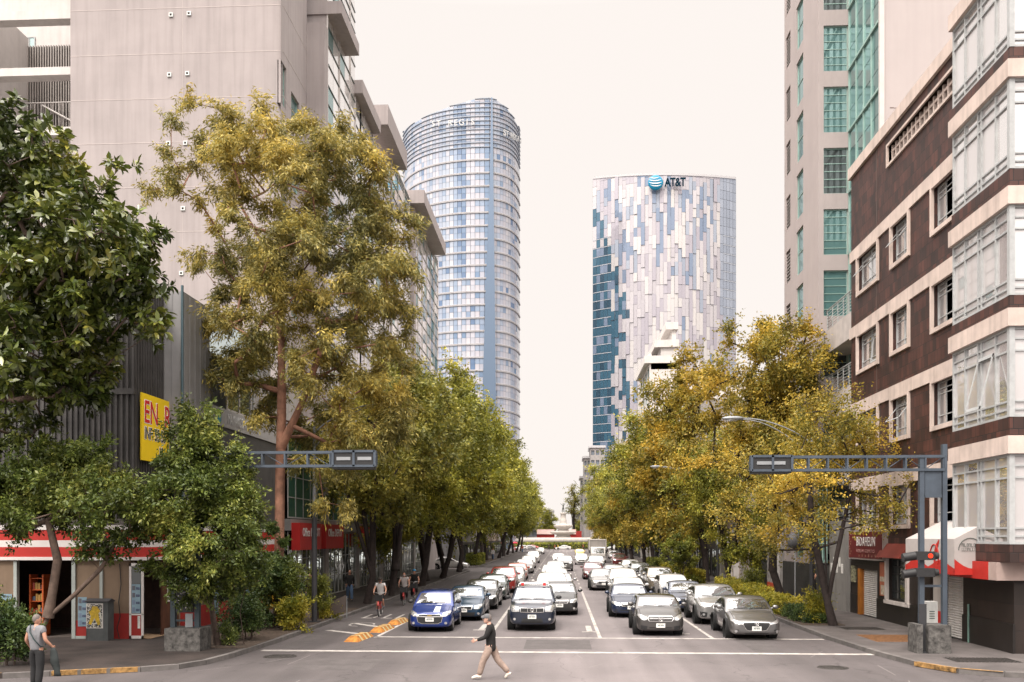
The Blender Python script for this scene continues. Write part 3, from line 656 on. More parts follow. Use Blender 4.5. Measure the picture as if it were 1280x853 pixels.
    if full or parts == 'mid':
        # doors with seams, handles
        zd0, zd1 = gc+.16, cw-.02
        for y0, y1 in ((yw[0]+K['wr']+.16, ym), (ym+.012, min(yw[1]-K['wr']*.2, K['rc']-.1))):
            poly = [(y0, zd0), (y1, zd0), (y1, zd1), (y0, zd1)] if y0 < ym-.2 else [(y0, zd0), (yw[1]-K['wr']-.12, zd0), (yw[1]-K['wr']+.02, zd0+.28), (y1, zd1-.25), (y1, zd1)]
            dk_ = pair('door_seam', frame_poly(poly, .010), 'S', mArch, .002, .12)
            dd = pair('door', poly, 'S', body, .0045, .12)
            for s_, d_ in zip((1, -1), dd):
                mb = MB(); yy = y1-.22 if y0 < ym-.2 else y1-.2; hx = bvh.ray_cast(Vector((3, yy, zd1-.1)), Vector((-1, 0, 0)))[0].x
                mb.box(s_*(hx), s_*(hx+.045), yy-.09, yy+.09, zd1-.115, zd1-.085); mb.build('handle', body if full else mDark, d_, world=False)
        if kind in ('suv',) or st_ == 'kidney': pair('side_cladding', [(yw[0]+K['wr']+.07, gc+.02), (yw[1]-K['wr']-.07, gc+.02), (yw[1]-K['wr']-.07, gc+.14), (yw[0]+K['wr']+.07, gc+.14)], 'S', mDark, .014, .2)
        # bonnet seam
        for q in ([(-hw*.80, -Lh+.24), (-hw*.785, -Lh+.24), (-hw*.80, K['yc']-.05), (-hw*.815, K['yc']-.05)], [(hw*.785, -Lh+.24), (hw*.80, -Lh+.24), (hw*.815, K['yc']-.05), (hw*.80, K['yc']-.05)]): P_('bonnet_seam', q, 'T', mArch, .003, step=.2)
    # tail lights, rear plate
    pair('tail_light', X([(.55, tl-.12), (.80, tl-.10), (.82, tl-.26), (.6, tl-.28)]), 'B', mRed, .008, .1)
    # mirrors
    for s in (1, -1):
        mb = MB(); mx = hw*.965+.01; my = K['yc']+.30; mz = cw+.075
        mb.tube([(s*(mx-.06), my+.02, mz-.05), (s*(mx+.06), my, mz-.02)], [.03, .022], 6)
        v0 = len(mb.v); mb.ball((s*(mx+.13), my, mz+.01), (.115, .06, .078), 10, 8)
        mb.build('wing_mirror', (mDark if st_ in ('xtrail', 'chevy') else body), root, world=False)
    # wheels
    for y in yw:
        for s in (1, -1):
            r = K['wr']; xc = s*(hw-.125); t_ = .105
            key = (round(r, 3), s)
            if key not in WH:
                a_ = MB(); pr = [(r*.62, -t_), (r*.9, -t_), (r*.985, -t_*.82), (r, -t_*.5), (r, t_*.5), (r*.985, t_*.82), (r*.9, t_), (r*.62, t_*.96), (r*.60, t_*.5)]; a_.lathe(pr, 28, axis='x')
                rm = MB(); rm.lathe([(r*.55, t_*.8), (r*.63, t_*.93), (r*.655, t_*1.0), (r*.62, t_*.9)], 28, axis='x'); rm.lathe([(.0, t_*.82), (r*.12, t_*.82), (r*.15, t_*.6)], 14, axis='x')
                for k in range(5):
                    a0 = 2*PI*k/5
                    for dd_ in (-.16, .16):
                        p0 = (t_*.78, r*.1*math.cos(a0), r*.1*math.sin(a0)); p1 = (t_*.86, r*.6*math.cos(a0+dd_), r*.6*math.sin(a0+dd_)); rm.tube([p0, p1], [.026, .02], 5)
                hb_ = MB(); hb_.lathe([(0, t_*.35), (r*.4, t_*.35), (r*.62, t_*.3), (r*.62, -t_*.9), (0, -t_*.9)], 20, axis='x')
                if s < 0:
                    for q in (a_, rm, hb_): q.v = [(-x, y_, z) for x, y_, z in q.v]; q.f = [f[::-1] for f in q.f]
                WH[key] = (hb_.mesh('wheel'), a_.mesh('tyre'), rm.mesh('rim'))
                WH[key][0].materials.append(mArch); WH[key][1].materials.append(mTyre); WH[key][2].materials.append(mRim)
            hm, tm, rmm = WH[key]
            wo = link('wheel', hm, mArch, root); wo.location = (xc, y, r); link('tyre', tm, mTyre, wo); link('rim', rmm, mRim, wo)
            la = MB(); la.lathe([(r+.05, -.2), (r+.05, .06)], 20, (s*(hw-.135), y, r), axis='x'); la.lathe([(0, 0), (r+.05, 0)], 20, (s*(hw-.33), y, r), axis='x')
            la.build('wheel_arch_liner', mArch, root, world=False)
    return K, bvh, P_, pair
WH = {}
def carroot(label, x, yfront, rz=0, L=4.5, cat='car', nm='parked_car', group=None):
    return thing(nm, label, cat, (x, yfront + L/2, .004), rz, group)
def wipers(root, P_, cw, hw):
    P_('wiper', [[(-hw*.62, cw+.035), (-hw*.05, cw+.06), (-hw*.05, cw+.075), (-hw*.62, cw+.05)], [(hw*.0, cw+.035), (hw*.55, cw+.06), (hw*.55, cw+.075), (hw*.0, cw+.05)]], 'F', mDark, .018)
G1 = 'cars waiting in traffic at the stop line'
def fx(px, py): return gnd(px, py)
BIG = [  # kind, style, paint, px, py(front bumper ground), name, label
 ('hatch', 'chevy', paint('blue', (.004, .026, .17), .3), 537, 791, dict(W_=1.66, H_=1.52), 'bright blue small hatchback at the stop line beside the bike lane'),
 ('sedan', 'vw', paint('teal_blue', (.008, .04, .085), .45), 579, 777, dict(W_=1.7), 'dark teal blue sedan directly behind the bright blue hatchback'),
 ('suv', 'xtrail', paint('navy', (.012, .018, .035), .3), 665, 790, {}, 'navy sport utility vehicle with roof rack and three-part chrome grille'),
 ('hatch', 'merc', paint('graphite', (.075, .07, .067), .6), 827, 796, dict(W_=1.78, H_=1.43), 'graphite grey hatchback with round star emblem in its grille'),
 ('sedan', 'mazda', paint('silver_grey', (.17, .165, .163), .7), 946, 801, {}, 'silver grey sedan with pentagonal dark grille nearest the right kerb'),
 ('coupe', 'kidney', paint('silver', (.33, .325, .32), .6), 902, 782, {}, 'silver sloping-roof utility vehicle behind the silver grey sedan'),
 ('sedan', 'honda', paint('midnight', (.012, .022, .055), .35), 790, 773, {}, 'midnight blue sedan behind the graphite grey hatchback'),
 ('hatch', 'generic', paint('black', (.018, .017, .017), .3), 699, 770, dict(H_=1.5), 'black hatchback peeking out behind the navy sport utility vehicle'),
]
for kd, sty, pt, px, py, kw, lb in BIG:
    x, y = gnd(px, py); rt = carroot(lb, x, y, R(random.uniform(-1, 1)), KIND[kd]['L'], nm='car', group=G1)
    K, bvh, P_, pair = car(kd, sty, rt, pt, **kw); wipers(rt, P_, K['cowl'], K['W']/2)
    if sty == 'xtrail':
        mb = MB(); 
        for s in (-1, 1): mb.tube([(s*.60, -.3, 1.62), (s*.60, -.2, 1.70), (s*.60, 1.3, 1.72), (s*.60, 1.45, 1.63)], .022, 8)
        for yy in (0, 1.0): mb.tube([(-.6, yy, 1.71), (.6, yy, 1.71)], .02, 8)
        rk = mb.build('roof_rack', mChrome, rt, world=False)
        mb = MB(); mb.box(-.5, -.38, -.36, -.28, 1.66, 1.76); mb.box(.38, .5, -.36, -.28, 1.66, 1.76); mb.build('roof_lamp', mRed, rk, world=False)
    if sty == 'chevy': P_('bonnet_stripe', [[(.12, .66), (.36, .70), (.34, 1.0), (.14, 1.0)]], 'F', M('pale_sticker', (.55, .6, .72), .3, coat=1), .008)
# prototypes for the rest of the queue
PT = {}
def proto(kd, sty, parts='mid'):
    k = (kd, sty, parts)
    if k not in PT:
        rt = thing('car', 'x', 'car'); car(kd, sty, rt, mBodySlot, parts=parts); PT[k] = rt
    return PT[k]
mBodySlot = paint('slot', (.5, .5, .5))
white = paint('white', (.47, .455, .44), .05); silver = paint('light_silver', (.30, .295, .29), .6); dgreen = paint('dark_green', (.02, .035, .03), .4); black = MC['paint_black']
redp = paint('red', (.30, .02, .015), .2); maroon = paint('maroon', (.12, .015, .015), .3); beige = paint('champagne', (.22, .185, .14), .5); grey = paint('mid_grey', (.16, .155, .15), .5); orange = paint('orange_red', (.5, .09, .03), .1); bluew = MC['paint_midnight']; yellow = paint('yellow', (.65, .45, .05), .1); pink = paint('taxi_pink', (.5, .03, .12), .1)
def place(kd, sty, pt, px, py, lb, parts='mid', rz=0, loc=None, group=G1, skip=()):
    rt = proto(kd, sty, parts); c = copy_tree(rt, None, skip)
    x, y = gnd(px, py); c.location = (x, y + KIND[kd]['L']/2*math.cos(rz), .004) if loc is None else loc; c.rotation_euler = (0, 0, R(random.uniform(-1.2, 1.2)) + rz); c['label'] = lb; c['group'] = group
    def rec(o):
        for ch in o.children:
            if ch.type == 'MESH' and ch.data.materials and ch.data.materials[0] == mBodySlot:
                ch.material_slots[0].link = 'OBJECT'; ch.material_slots[0].material = pt
            rec(ch)
    rec(c); return c
Q = [
 # left lane
 ('sedan', 'honda', black, 599, 763, 'black sedan third in the leftmost traffic lane'),
 ('sedan', 'generic', dgreen, 613, 751, 'dark green sedan fourth in the leftmost lane, in front of the red utility vehicle'),
 ('suv', 'generic', redp, 627, 742, 'red sport utility vehicle, fifth in the leftmost lane'),
 ('hatch', 'generic', white, 640, 734, 'white hatchback directly behind the red sport utility vehicle'),
 ('sedan', 'generic', orange, 645, 726, 'orange red car two behind the red sport utility vehicle'),
 ('sedan', 'generic', silver, 655, 717.5, 'silver sedan far back in the leftmost lane behind the orange red car'),
 ('hatch', 'chevy', white, 660, 711, 'small white hatchback far back in the leftmost lane behind the silver sedan'),
 ('suv', 'generic', white, 666, 704.5, 'white utility vehicle, last but one in the leftmost lane before the crossing'),
 ('sedan', 'generic', white, 675, 693, 'white sedan by itself at the far crosswalk'),
 # second lane
 ('suv', 'honda', white, 689, 757, 'white utility vehicle with dark roof behind the black hatchback'),
 ('sedan', 'generic', silver, 698, 748, 'silver sedan behind the white utility vehicle with dark roof'),
 ('hatch', 'generic', white, 695, 739.5, 'white hatchback behind the silver sedan in the second lane'),
 ('sedan', 'honda', white, 690, 730, 'white sedan with yellowish lamp midway back in the second lane'),
 ('sedan', 'generic', silver, 694, 722, 'silver sedan right in front of the dark grey utility vehicle far back'),
 ('suv', 'generic', grey, 706, 714.5, 'dark grey sport utility vehicle far back in the second lane'),
 ('sedan', 'generic', white, 698, 705.5, 'white sedan behind the dark grey sport utility vehicle'),
 # third lane
 ('sedan', 'generic', white, 788, 758, 'white sedan behind the midnight blue sedan'),
 ('suv', 'honda', white, 781, 746, 'tall white sport utility vehicle in the third lane'),
 ('sedan', 'vw', silver, 755, 739, 'silver sedan with dark bumper left of the tall white sport utility vehicle'),
 ('sedan', 'generic', silver, 770, 730, 'silver sedan between the tall white utility vehicle and the maroon nosed car'),
 ('sedan', 'generic', maroon, 742, 725, 'maroon nosed car in front of the box truck'),
 ('suv', 'generic', silver, 746, 714.5, 'silver utility vehicle right in front of the box truck'),
 ('hatch', 'generic', white, 727, 706.5, 'small white hatchback left of the box truck'),
 ('sedan', 'generic', yellow, 725, 696, 'yellow and white taxi beyond the box truck'),
 # right lane
 ('sedan', 'honda', bluew, 862, 766, 'dark blue sedan third in the rightmost lane'),
 ('hatch', 'generic', white, 845, 752, 'white hatchback fourth in the rightmost lane'),
 ('suv', 'generic', beige, 828, 742.5, 'champagne sport utility vehicle fifth in the rightmost lane'),
 ('sedan', 'generic', black, 815, 733, 'black sedan behind the champagne sport utility vehicle'),
 ('hatch', 'generic', grey, 802, 726, 'dark grey hatchback seventh in the rightmost lane'),
 ('sedan', 'generic', white, 790, 719, 'white sedan eighth in the rightmost lane'),
 ('suv', 'generic', maroon, 775, 709.5, 'maroon utility vehicle near the far end of the rightmost lane'),
 ('sedan', 'generic', white, 768, 699, 'white sedan right of the box truck near the far hedge'),
]
for kd, sty, pt, px, py, lb in Q:
    far = py < 729
    place(kd, sty, pt, px, py, lb, skip=('door_seam', 'handle', 'bonnet_seam', 'wheel_arch_liner', 'door', 'tail_light', 'side_cladding') if far else ())
# cars crossing the far roundabout and the side street
x, y = gnd(557, 715); place('sedan', 'generic', white, 0, 700, 'white sedan side-on, coming out of the side street at left', rz=R(90), loc=(-12.6, 103.2, .004), group='cars crossing beyond the queue')
for px, Y, pt, lb, rz in ((704, 262, white, 'white sedan side-on in front of the fountain hedge', -90), (660, 262, silver, 'silver sedan crossing at the far left of the roundabout', -90), (664, 270, redp, 'red car crossing behind the silver sedan at the roundabout', -90), (651, 256, white, 'white hatchback at the left end of the far crossing', -90), (768, 268, white, 'white sedan crossing at the far right of the roundabout', -90)):
    place('hatch' if 'hatch' in lb else 'sedan', 'generic', pt, 0, 700, lb, rz=R(rz), loc=(xY(px, Y), Y, .004), group='cars crossing beyond the queue', skip=('door_seam', 'handle', 'bonnet_seam', 'wheel_arch_liner', 'door'))
for rt in PT.values():      # the prototypes themselves leave the scene
    def kill(o):
        for ch in list(o.children): kill(ch)
        bpy.data.objects.remove(o)
    kill(rt)
# box truck
x, y = gnd(745, 704); t = thing('box_truck', 'tall white box truck in the third lane far back', 'truck', (x+.3, y+3.6, .004), 0)
wt = M('truck_white', (.5, .47, .44), .5, var=.08); wg = M('truck_panel', (.26, .24, .225), .6, var=.1)
mb = MB(); mb.box(-1.2, 1.2, -1.9, 4.4, .95, 3.25); mb.build('cargo_box', wg, t, world=False)
mb = MB(); mb.box(-1.24, 1.24, -1.95, 4.45, 3.2, 3.34); mb.box(-1.24, -1.14, -1.95, -1.85, .9, 3.2); mb.box(1.14, 1.24, -1.95, -1.85, .9, 3.2); mb.build('box_trim', wt, t, world=False)
mb = MB(); mb.prof([(-3.6, .4), (-3.6, 1.25), (-3.2, 2.1), (-2.9, 2.25), (-2.0, 2.25), (-2.0, .4)], -1.0, 1.0); mb.build('cab', wt, t, world=False)
mb = MB(); mb.quad((-.86, -3.57, 1.34), (.86, -3.57, 1.34), (.78, -3.235, 2.06), (-.78, -3.235, 2.06)); mb.build('windscreen', mCarGlass, t, world=False)
mb = MB(); mb.box(-.4, .4, -3.63, -3.6, .8, 1.05); mb.build('grille', mDark, t, world=False)
for s in (-1, 1):
    mb = MB(); mb.box(s*.6, s*.92, -3.63, -3.58, .75, .98); mb.build('headlight', mLamp, t, world=False)
    mb = MB(); mb.box(s*1.05, s*1.25, -3.3, -3.2, 1.35, 1.8); mb.build('wing_mirror', mDark, t, world=False)
    for yy in (-2.75, 2.9):
        mb = MB(); mb.lathe([(0, -.14), (.3, -.14), (.42, -.12), (.45, -.05), (.45, .05), (.42, .12), (.3, .14), (0, .1)], 20, (s*.95, yy, .45), axis='x'); mb.build('wheel', mTyre, t, world=False)
mb = MB(); mb.box(-.45, .45, -3.4, 4.2, .6, .95); mb.build('chassis', mDark, t, world=False)
# ------------------------------------------------------------------ right side of the street
def TILE(name, c1, c2, cm, w, h, axis='X', rough=.6, mort=.012, off=.5, spec=.4, noise=.35):
    if name in MC: return MC[name]
    m, nt, out = nodes(name); L = nt.links; p = N(nt, 'ShaderNodeBsdfPrincipled'); p.inputs['Roughness'].default_value = rough; p.inputs['Specular IOR Level'].default_value = spec
    tc = N(nt, 'ShaderNodeTexCoord'); s = N(nt, 'ShaderNodeSeparateXYZ'); L.new(tc.outputs['Object'], s.inputs[0]); cb = N(nt, 'ShaderNodeCombineXYZ')
    ad = N(nt, 'ShaderNodeMath', operation='ADD'); L.new(s.outputs[0], ad.inputs[0]); L.new(s.outputs[1], ad.inputs[1])
    L.new(ad.outputs[0], cb.inputs[0]); L.new(s.outputs[2], cb.inputs[1])
    b = N(nt, 'ShaderNodeTexBrick'); b.offset = off; L.new(cb.outputs[0], b.inputs['Vector']); b.inputs['Color1'].default_value = c4(c1); b.inputs['Color2'].default_value = c4(c2); b.inputs['Mortar'].default_value = c4(cm)
    b.inputs['Scale'].default_value = 1; b.inputs['Brick Width'].default_value = w; b.inputs['Row Height'].default_value = h; b.inputs['Mortar Size'].default_value = mort; b.inputs['Bias'].default_value = -.1
    n = N(nt, 'ShaderNodeTexNoise'); n.inputs['Scale'].default_value = 1.1; n.inputs['Detail'].default_value = 7; L.new(tc.outputs['Object'], n.inputs['Vector'])
    mr = N(nt, 'ShaderNodeMapRange'); mr.inputs[1].default_value = .3; mr.inputs[2].default_value = .7; mr.inputs[3].default_value = 1-noise; mr.inputs[4].default_value = 1+noise; L.new(n.outputs['Fac'], mr.inputs[0])
    sc = N(nt, 'ShaderNodeVectorMath', operation='SCALE'); L.new(b.outputs['Color'], sc.inputs[0]); L.new(mr.outputs[0], sc.inputs['Scale']); L.new(sc.outputs[0], p.inputs['Base Color'])
    bp = N(nt, 'ShaderNodeBump'); bp.inputs['Strength'].default_value = .5; bp.inputs['Distance'].default_value = .02; L.new(b.outputs['Fac'], bp.inputs['Height']); bp.invert = True; L.new(bp.outputs[0], p.inputs['Normal'])
    L.new(p.outputs[0], out.inputs[0]); MC[name] = m; return m
mBrown = TILE('brown_tile', (.07, .026, .019), (.022, .012, .01), (.012, .008, .007), .3, .45)
mBrownD = TILE('dark_granite', (.022, .014, .011), (.016, .011, .009), (.01, .007, .006), 1.2, .8, noise=.3)
mCream = M('cream_render', (.53, .435, .385), .8, var=.14, scale=1.2, streak=.22, bump=.2)
mFrame = M('grey_frame', (.36, .37, .37), .5, var=.12, scale=5); mWFrame = M('white_frame', (.5, .47, .45), .5, var=.08)
mBayGlass = GL('bay_glass', (.46, .43, .43), (1, .99, .98), .25, .9, island=.55)
mWinGlass = GL('window_glass', (.27, .26, .26), (.95, .95, .95), .2, .85, island=.6)
mDkGlass = GL('dark_window_glass', (.02, .025, .027), (.8, .85, .85), .07, .7, island=.4)
mInside = M('room_dark', (.02, .017, .015), .95)
BX = 13.5
b = thing('apartment_building', 'dark brown tiled apartment block with cream bands and glazed corner bays', 'building', (BX, 28.2, 0))
COLS = [(yX(1099, BX), yX(1072, BX)), (yX(1138, BX), yX(1114, BX)), (yX(1201, BX), yX(1165, BX))]
FZ = [5.75, 9.25, 12.78, 16.32]
holes = []
for i, zt in enumerate(FZ):
    for (a, c) in COLS: holes.append((a+.12, c-.12, zt-1.62, zt-.04))
slot = (yX(1202, BX), yX(1111, BX), 18.95, 19.7)
mb = MB(); facade(mb, 'X', BX, -1, 28.2, 43.6, 3.0, 20.4, holes + [slot], .3); mb.quad((BX, 28.2, 3.0), (24, 28.2, 3.0), (24, 28.2, 20.4), (BX, 28.2, 20.4)); mb.quad((BX, 43.6, 0), (24, 43.6, 0), (24, 43.6, 20.4), (BX, 43.6, 20.4)); mb.quad((BX, 28.2, 20.38), (24, 28.2, 20.38), (24, 43.6, 20.38), (BX, 43.6, 20.38))
mb.build('wall', mBrown, b)
mb = MB(); mb.box(BX+.42, BX+.6, 28.5, 43.4, 3, 20.2); mb.build('room_interior', mInside, b)
for i, zt in enumerate(FZ):
    mb = MB(); mb.box(BX-.07, BX+.1, 31.3, 43.66, zt, zt+.5); mb.build('cream_band', mCream, b)
    for j, (a, c) in enumerate(COLS):
        s = MB(); z0, z1 = zt-1.8, zt-.002
        for args in ((a, a+.14, z0, z1), (c-.14, c, z0, z1), (a+.14, c-.14, z0, z0+.16), (a+.14, c-.14, z1-.08, z1)): rbox(s, 'X', BX, -1, args[0], args[1], args[2], args[3], -.02, .09)
        so_ = s.build('window_surround', mCream, b)
        n = 3 if j == 2 else 2
        op = None
        if (i, j) in ((1, 1), (3, 1), (3, 0)): op = (.1, .9, .3, .8, R(38))
        if (i, j) in ((2, 0),): op = (0, .35, 0, .8, R(8))
        w_ = window(b, 'X', BX, -1, a+.13, c-.13, zt-1.61, zt-.05, mFrame, mWinGlass, us=[k/n for k in range(1, n)] + ([.5/n] if j == 2 else []), zs=(.22, .72, .84), fw=.05, k=-.2, opening=op)
mb = MB(); mb.box(BX-.12, BX+.3, 31.3, 43.75, 20.25, 20.75); mb.box(BX+.3, 24, 43.4, 43.75, 20.25, 20.75); mb.build('coping', mCream, b)
mb = MB(); a, c, z0, z1 = slot
for q in ((a, c, z0-.1, z0), (a, c, z1, z1+.1), (c, c+.12, z0-.1, z1+.1)): rbox(mb, 'X', BX, -1, q[0], q[1], q[2], q[3], -.1, .08)
mb.build('slot_surround', mCream, b)
mb = MB(); y = a
while y < c: rbox(mb, 'X', BX, -1, y, y+.09, z0, z1, -.2, -.08); y += .42
rbox(mb, 'X', BX, -1, a, c, (z0+z1)/2+.1, (z0+z1)/2+.2, -.18, -.1); mb.build('slot_grille', mCream, b)
mb = MB(); mb.box(BX-.01, BX, yX(1096, BX)-.02, yX(1096, BX)+.02, 3, 20.2); mb.build('downpipe', M('pipe_dark', (.1, .07, .06), .6), b)
# bays
bx, by = 13.0, 27.4
for i, zt in enumerate([6.03, 9.72, 13.25, 16.92, 20.45]):
    z0 = zt-2.62 if i else 3.4
    mb = MB(); mb.box(bx-.10, 20, by-.10, 31.42, zt, zt+.52); mb.build('cream_band', mCream, b)
    mb = MB(); mb.box(bx+.0, 20, by+.0, 31.38, z0-.52, z0); mb.build('bay_base', mBrown, b)
    op = (.24, .5, .12, .78, R(14)) if i == 1 else None
    window(b, 'X', bx, -1, by+.08, 31.36, z0, zt, mFrame, mBayGlass, us=(.23, .47, .53, .77), zs=(.09, .18, .74, .87), fw=.075, k=-.1, t=.08, name='bay_window', opening=op)
    window(b, 'Y', by, -1, bx+.08, 17.5, z0, zt, mFrame, mBayGlass, us=(.2, .4, .6, .8), zs=(.09, .18, .74, .87), fw=.075, k=-.1, t=.08, name='bay_window')
    mb = MB(); mb.box(bx-.015, bx+.14, by-.015, by+.14, z0, zt); mb.build('corner_post', mFrame, b)
    mb = MB(); mb.box(bx+.5, 17.5, by+.5, 31.2, z0, zt); mb.build('curtain', M('curtain_white', (.55, .5, .47), .9, var=.1), b)
# ground floor
y1136, y1109 = yX(1136, BX), yX(1109, BX); sh1 = (yX(1096.5, BX), yX(1077, BX)); sh2 = (yX(1204, BX), yX(1181, BX))
dw = (yX(1179, BX), yX(1163, BX))
gh = [(sh1[0], sh1[1]+.35, .13, 2.18), (y1136+.1, y1109-.1, 1.05, 2.75), (sh2[0], sh2[1], .13, 2.32), (dw[0], dw[1], .13, 2.3)]
mb = MB(); facade(mb, 'X', BX, -1, 28.2, 43.6, .1, 3.02, gh, .3); mb.quad((BX, 28.2, .1), (24, 28.2, .1), (24, 28.2, 3.02), (BX, 28.2, 3.02)); mb.build('ground_floor_wall', mBrownD, b)
segs = [(28.16, sh2[0]-.02), (dw[1]+.05, sh1[0]-.05), (sh1[1]+.4, 43.58)]
for a, c in segs: mb = MB(); mb.box(BX-.05, BX+.02, a, c, .1, 1.02); mb.build('plinth', M('black_stone', (.014, .011, .01), .45, var=.3), b)
def shutter(par, y0, y1, z0, z1, mat, X=BX, sg=-1, k=-.12):
    mb = MB(); z = z0; pts = []
    while z < z1-.01:
        pts += [(X+sg*(k), z), (X+sg*(k+.03), z+.035), (X+sg*(k), z+.07)]; z += .085
    vs = []; fs = []
    for x, zz_ in pts: vs += [(x, y0, zz_), (x, y1, zz_)]
    for i in range(len(pts)-1): fs.append((2*i, 2*i+1, 2*i+3, 2*i+2))
    mb.add(vs, fs); return mb.build('roller_shutter', mat, par)
mShut = M('shutter_white', (.5, .48, .46), .5, var=.1, scale=3, streak=.2)
shutter(b, sh1[0], sh1[1], .13, 2.18, mShut); shutter(b, sh2[0], sh2[1], .13, 2.32, mShut)
mb = MB(); mb.box(BX-.06, BX+.2, sh1[1]+.02, sh1[1]+.35, .13, 2.2); mb.build('door_post', M('orange_wood', (.38, .13, .015), .5, var=.2, scale=4, streak=.4), b)
window(b, 'X', BX, -1, y1136+.1, y1109-.1, 1.05, 2.75, M('black_bars', (.02, .02, .02), .5), mDkGlass, us=(.33, .66), zs=(.2, .62, .8), fw=.07, k=-.2)
mb = MB()
for q in ((y1136-.05, y1136+.14, 1.0, 2.8), (y1109-.14, y1109+.05, 1.0, 2.8), (y1136-.2, y1109+.15, .88, 1.03)): rbox(mb, 'X', BX, -1, q[0], q[1], q[2], q[3], -.02, .1)
mb.build('window_surround', M('white_render', (.55, .5, .47), .8, var=.1, streak=.3), b)
mb = MB(); mb.prof([(0, 2.78), (0, 3.35), (.0, 3.35), (-.05, 3.35), (-.42, 2.78)], y1136-.1, y1109+.2, 'x'); 
mb.v = [(BX+v[1], v[0], v[2]) for v in mb.v]; mb.build('canopy', M('faded_red', (.17, .03, .02), .7, var=.2), b)
mb = MB(); mb.box(BX+.1, BX+.18, dw[0], dw[1], .13, 2.3); mb.build('door', M('door_pale', (.5, .46, .43), .6, streak=.2), b)
mb = MB(); mb.box(BX+.06, BX+.1, dw[0]+.1, dw[1]-.1, .25, .95); mb.build('door_panel', M('sign_red', (.5, .03, .02), .5, var=.1), b)
mb = MB(); mb.box(BX-.03, BX, yX(1108, BX), yX(1100.5, BX), 1.15, 2.55); mb.build('poster', ISL('poster_a', [(.4, .12, .06)], .6), b)
mb = MB(); rbox(mb, 'X', BX, -1, yX(1107, BX)+.0, yX(1102, BX), 1.2, 1.6, .03, .036); rbox(mb, 'X', BX, -1, yX(1107, BX), yX(1101, BX), 1.75, 1.95, .03, .036); mb.build('poster_print', M('poster_light', (.5, .42, .32), .7, var=.4, scale=9), b)
mb = MB(); mb.cyl(BX-.06, yX(1213, BX), .1, 1.4, .035); mb.build('downpipe', M('pipe_green', (.12, .2, .17), .5), b)
# red fascia round the corner
mR = M('awning_red', (.42, .022, .015), .6, var=.12, scale=3); mAw = M('awning_white', (.42, .385, .37), .7, var=.06, scale=3)
t = thing('shop_fascia', 'red shop fascia wrapping the corner under the lowest glazed bay', 'fascia', (12.98, 28, 2.3))
mb = MB(); mb.box(12.9, 13.45, 28.55, 31.3, 2.32, 2.86); mb.build('street_panel', mR, t); mb = MB(); mb.box(12.9, 18, 28.0, 28.52, 2.32, 2.86); mb.build('corner_panel', M('fascia_cream', (.36, .27, .24), .7, var=.15), t)
# white awning with red trim
ya, yb = yX(1203, 12.6), yX(1137, 12.6)
t = thing('shop_awning', 'white fabric awning with red swoosh above the shuttered entrance', 'awning', (12.6, (ya+yb)/2, 2.3), group=None)
X0, X1 = 12.35, 13.48; zb_, zm, zt_ = 2.42, 3.55, 4.15
mb = MB(); ye = yb-.3
mb.quad((X0, ya, zb_+.2), (X0, ye, zb_+.2), (X0, ye, zm), (X0, ya, zm)); mb.quad((X0, ya, zm), (X0, ye, zm), (X1, ye-.2, zt_), (X1, ya, zt_)); mb.quad((X0, ya, zb_+.2), (X1, ya, zb_+.2), (X1, ya, zt_), (X0, ya, zm)); mb.quad((X0, ye, zb_+.2), (X1, ye, zb_+.2), (X1, ye-.2, zt_), (X0, ye, zm))
mb.build('canopy_fabric', mAw, t)
mb = MB(); n = 12
for i in range(n):
    s0, s1 = i/n, (i+1)/n; f = lambda s: zb_+.2+.26*abs(math.sin(s*PI*2))**1.5*(1)
    yA, yB = ya+(ye-ya)*s0, ya+(ye-ya)*s1; mb.quad((X0-.012, yA, zb_), (X0-.012, yB, zb_), (X0-.012, yB, f(s1)), (X0-.012, yA, f(s0)))
for i in range(8):
    s0, s1 = i/8, (i+1)/8; f = lambda s: zb_+.2+.3*(1-math.sin(s*PI))
    xa, xb = X0+(X1-X0)*s0, X0+(X1-X0)*s1; mb.quad((xa, ya-.012, zb_), (xb, ya-.012, zb_), (xb, ya-.012, f(s1)), (xa, ya-.012, f(s0)))
mb.build('red_valance', mR, t)
mb = MB(); cy = ya+(ye-ya)*.30; pts = []
for i in range(10): a = i/9; pts.append((cy+.42*a-.1, 3.45-.95*a+.1*math.sin(a*PI)))
pts2 = [(p[0]+.16*math.sin(i/9*PI)+.02, p[1]+.1) for i, p in enumerate(pts)]
vs = [(X0-.014, p[0], p[1]) for p in pts] + [(X0-.014, p[0], p[1]) for p in pts2]; mb.add(vs, [(i, i+1, 11+i, 10+i) for i in range(9)])
mb.tube([(X0-.015, cy+.3+.35*math.cos(a), 2.95+.42*math.sin(a)) for a in [R(20+k*16) for k in range(13)]], .022, 4); mb.build('emblem', mR, t)
scribble(t, mInk, 'Y', ya-.02, (X0+X1)/2-.34, (X0+X1)/2+.16, 3.16, 3.44, 2, seed=4)
mb = MB(); mb.tube([((X0+X1)/2-.08+.36*math.cos(a), ya-.018, 3.2+.38*math.sin(a)) for a in [R(k*15) for k in range(13)]], .012, 4); mb.build('emblem_arc', mInk, t)
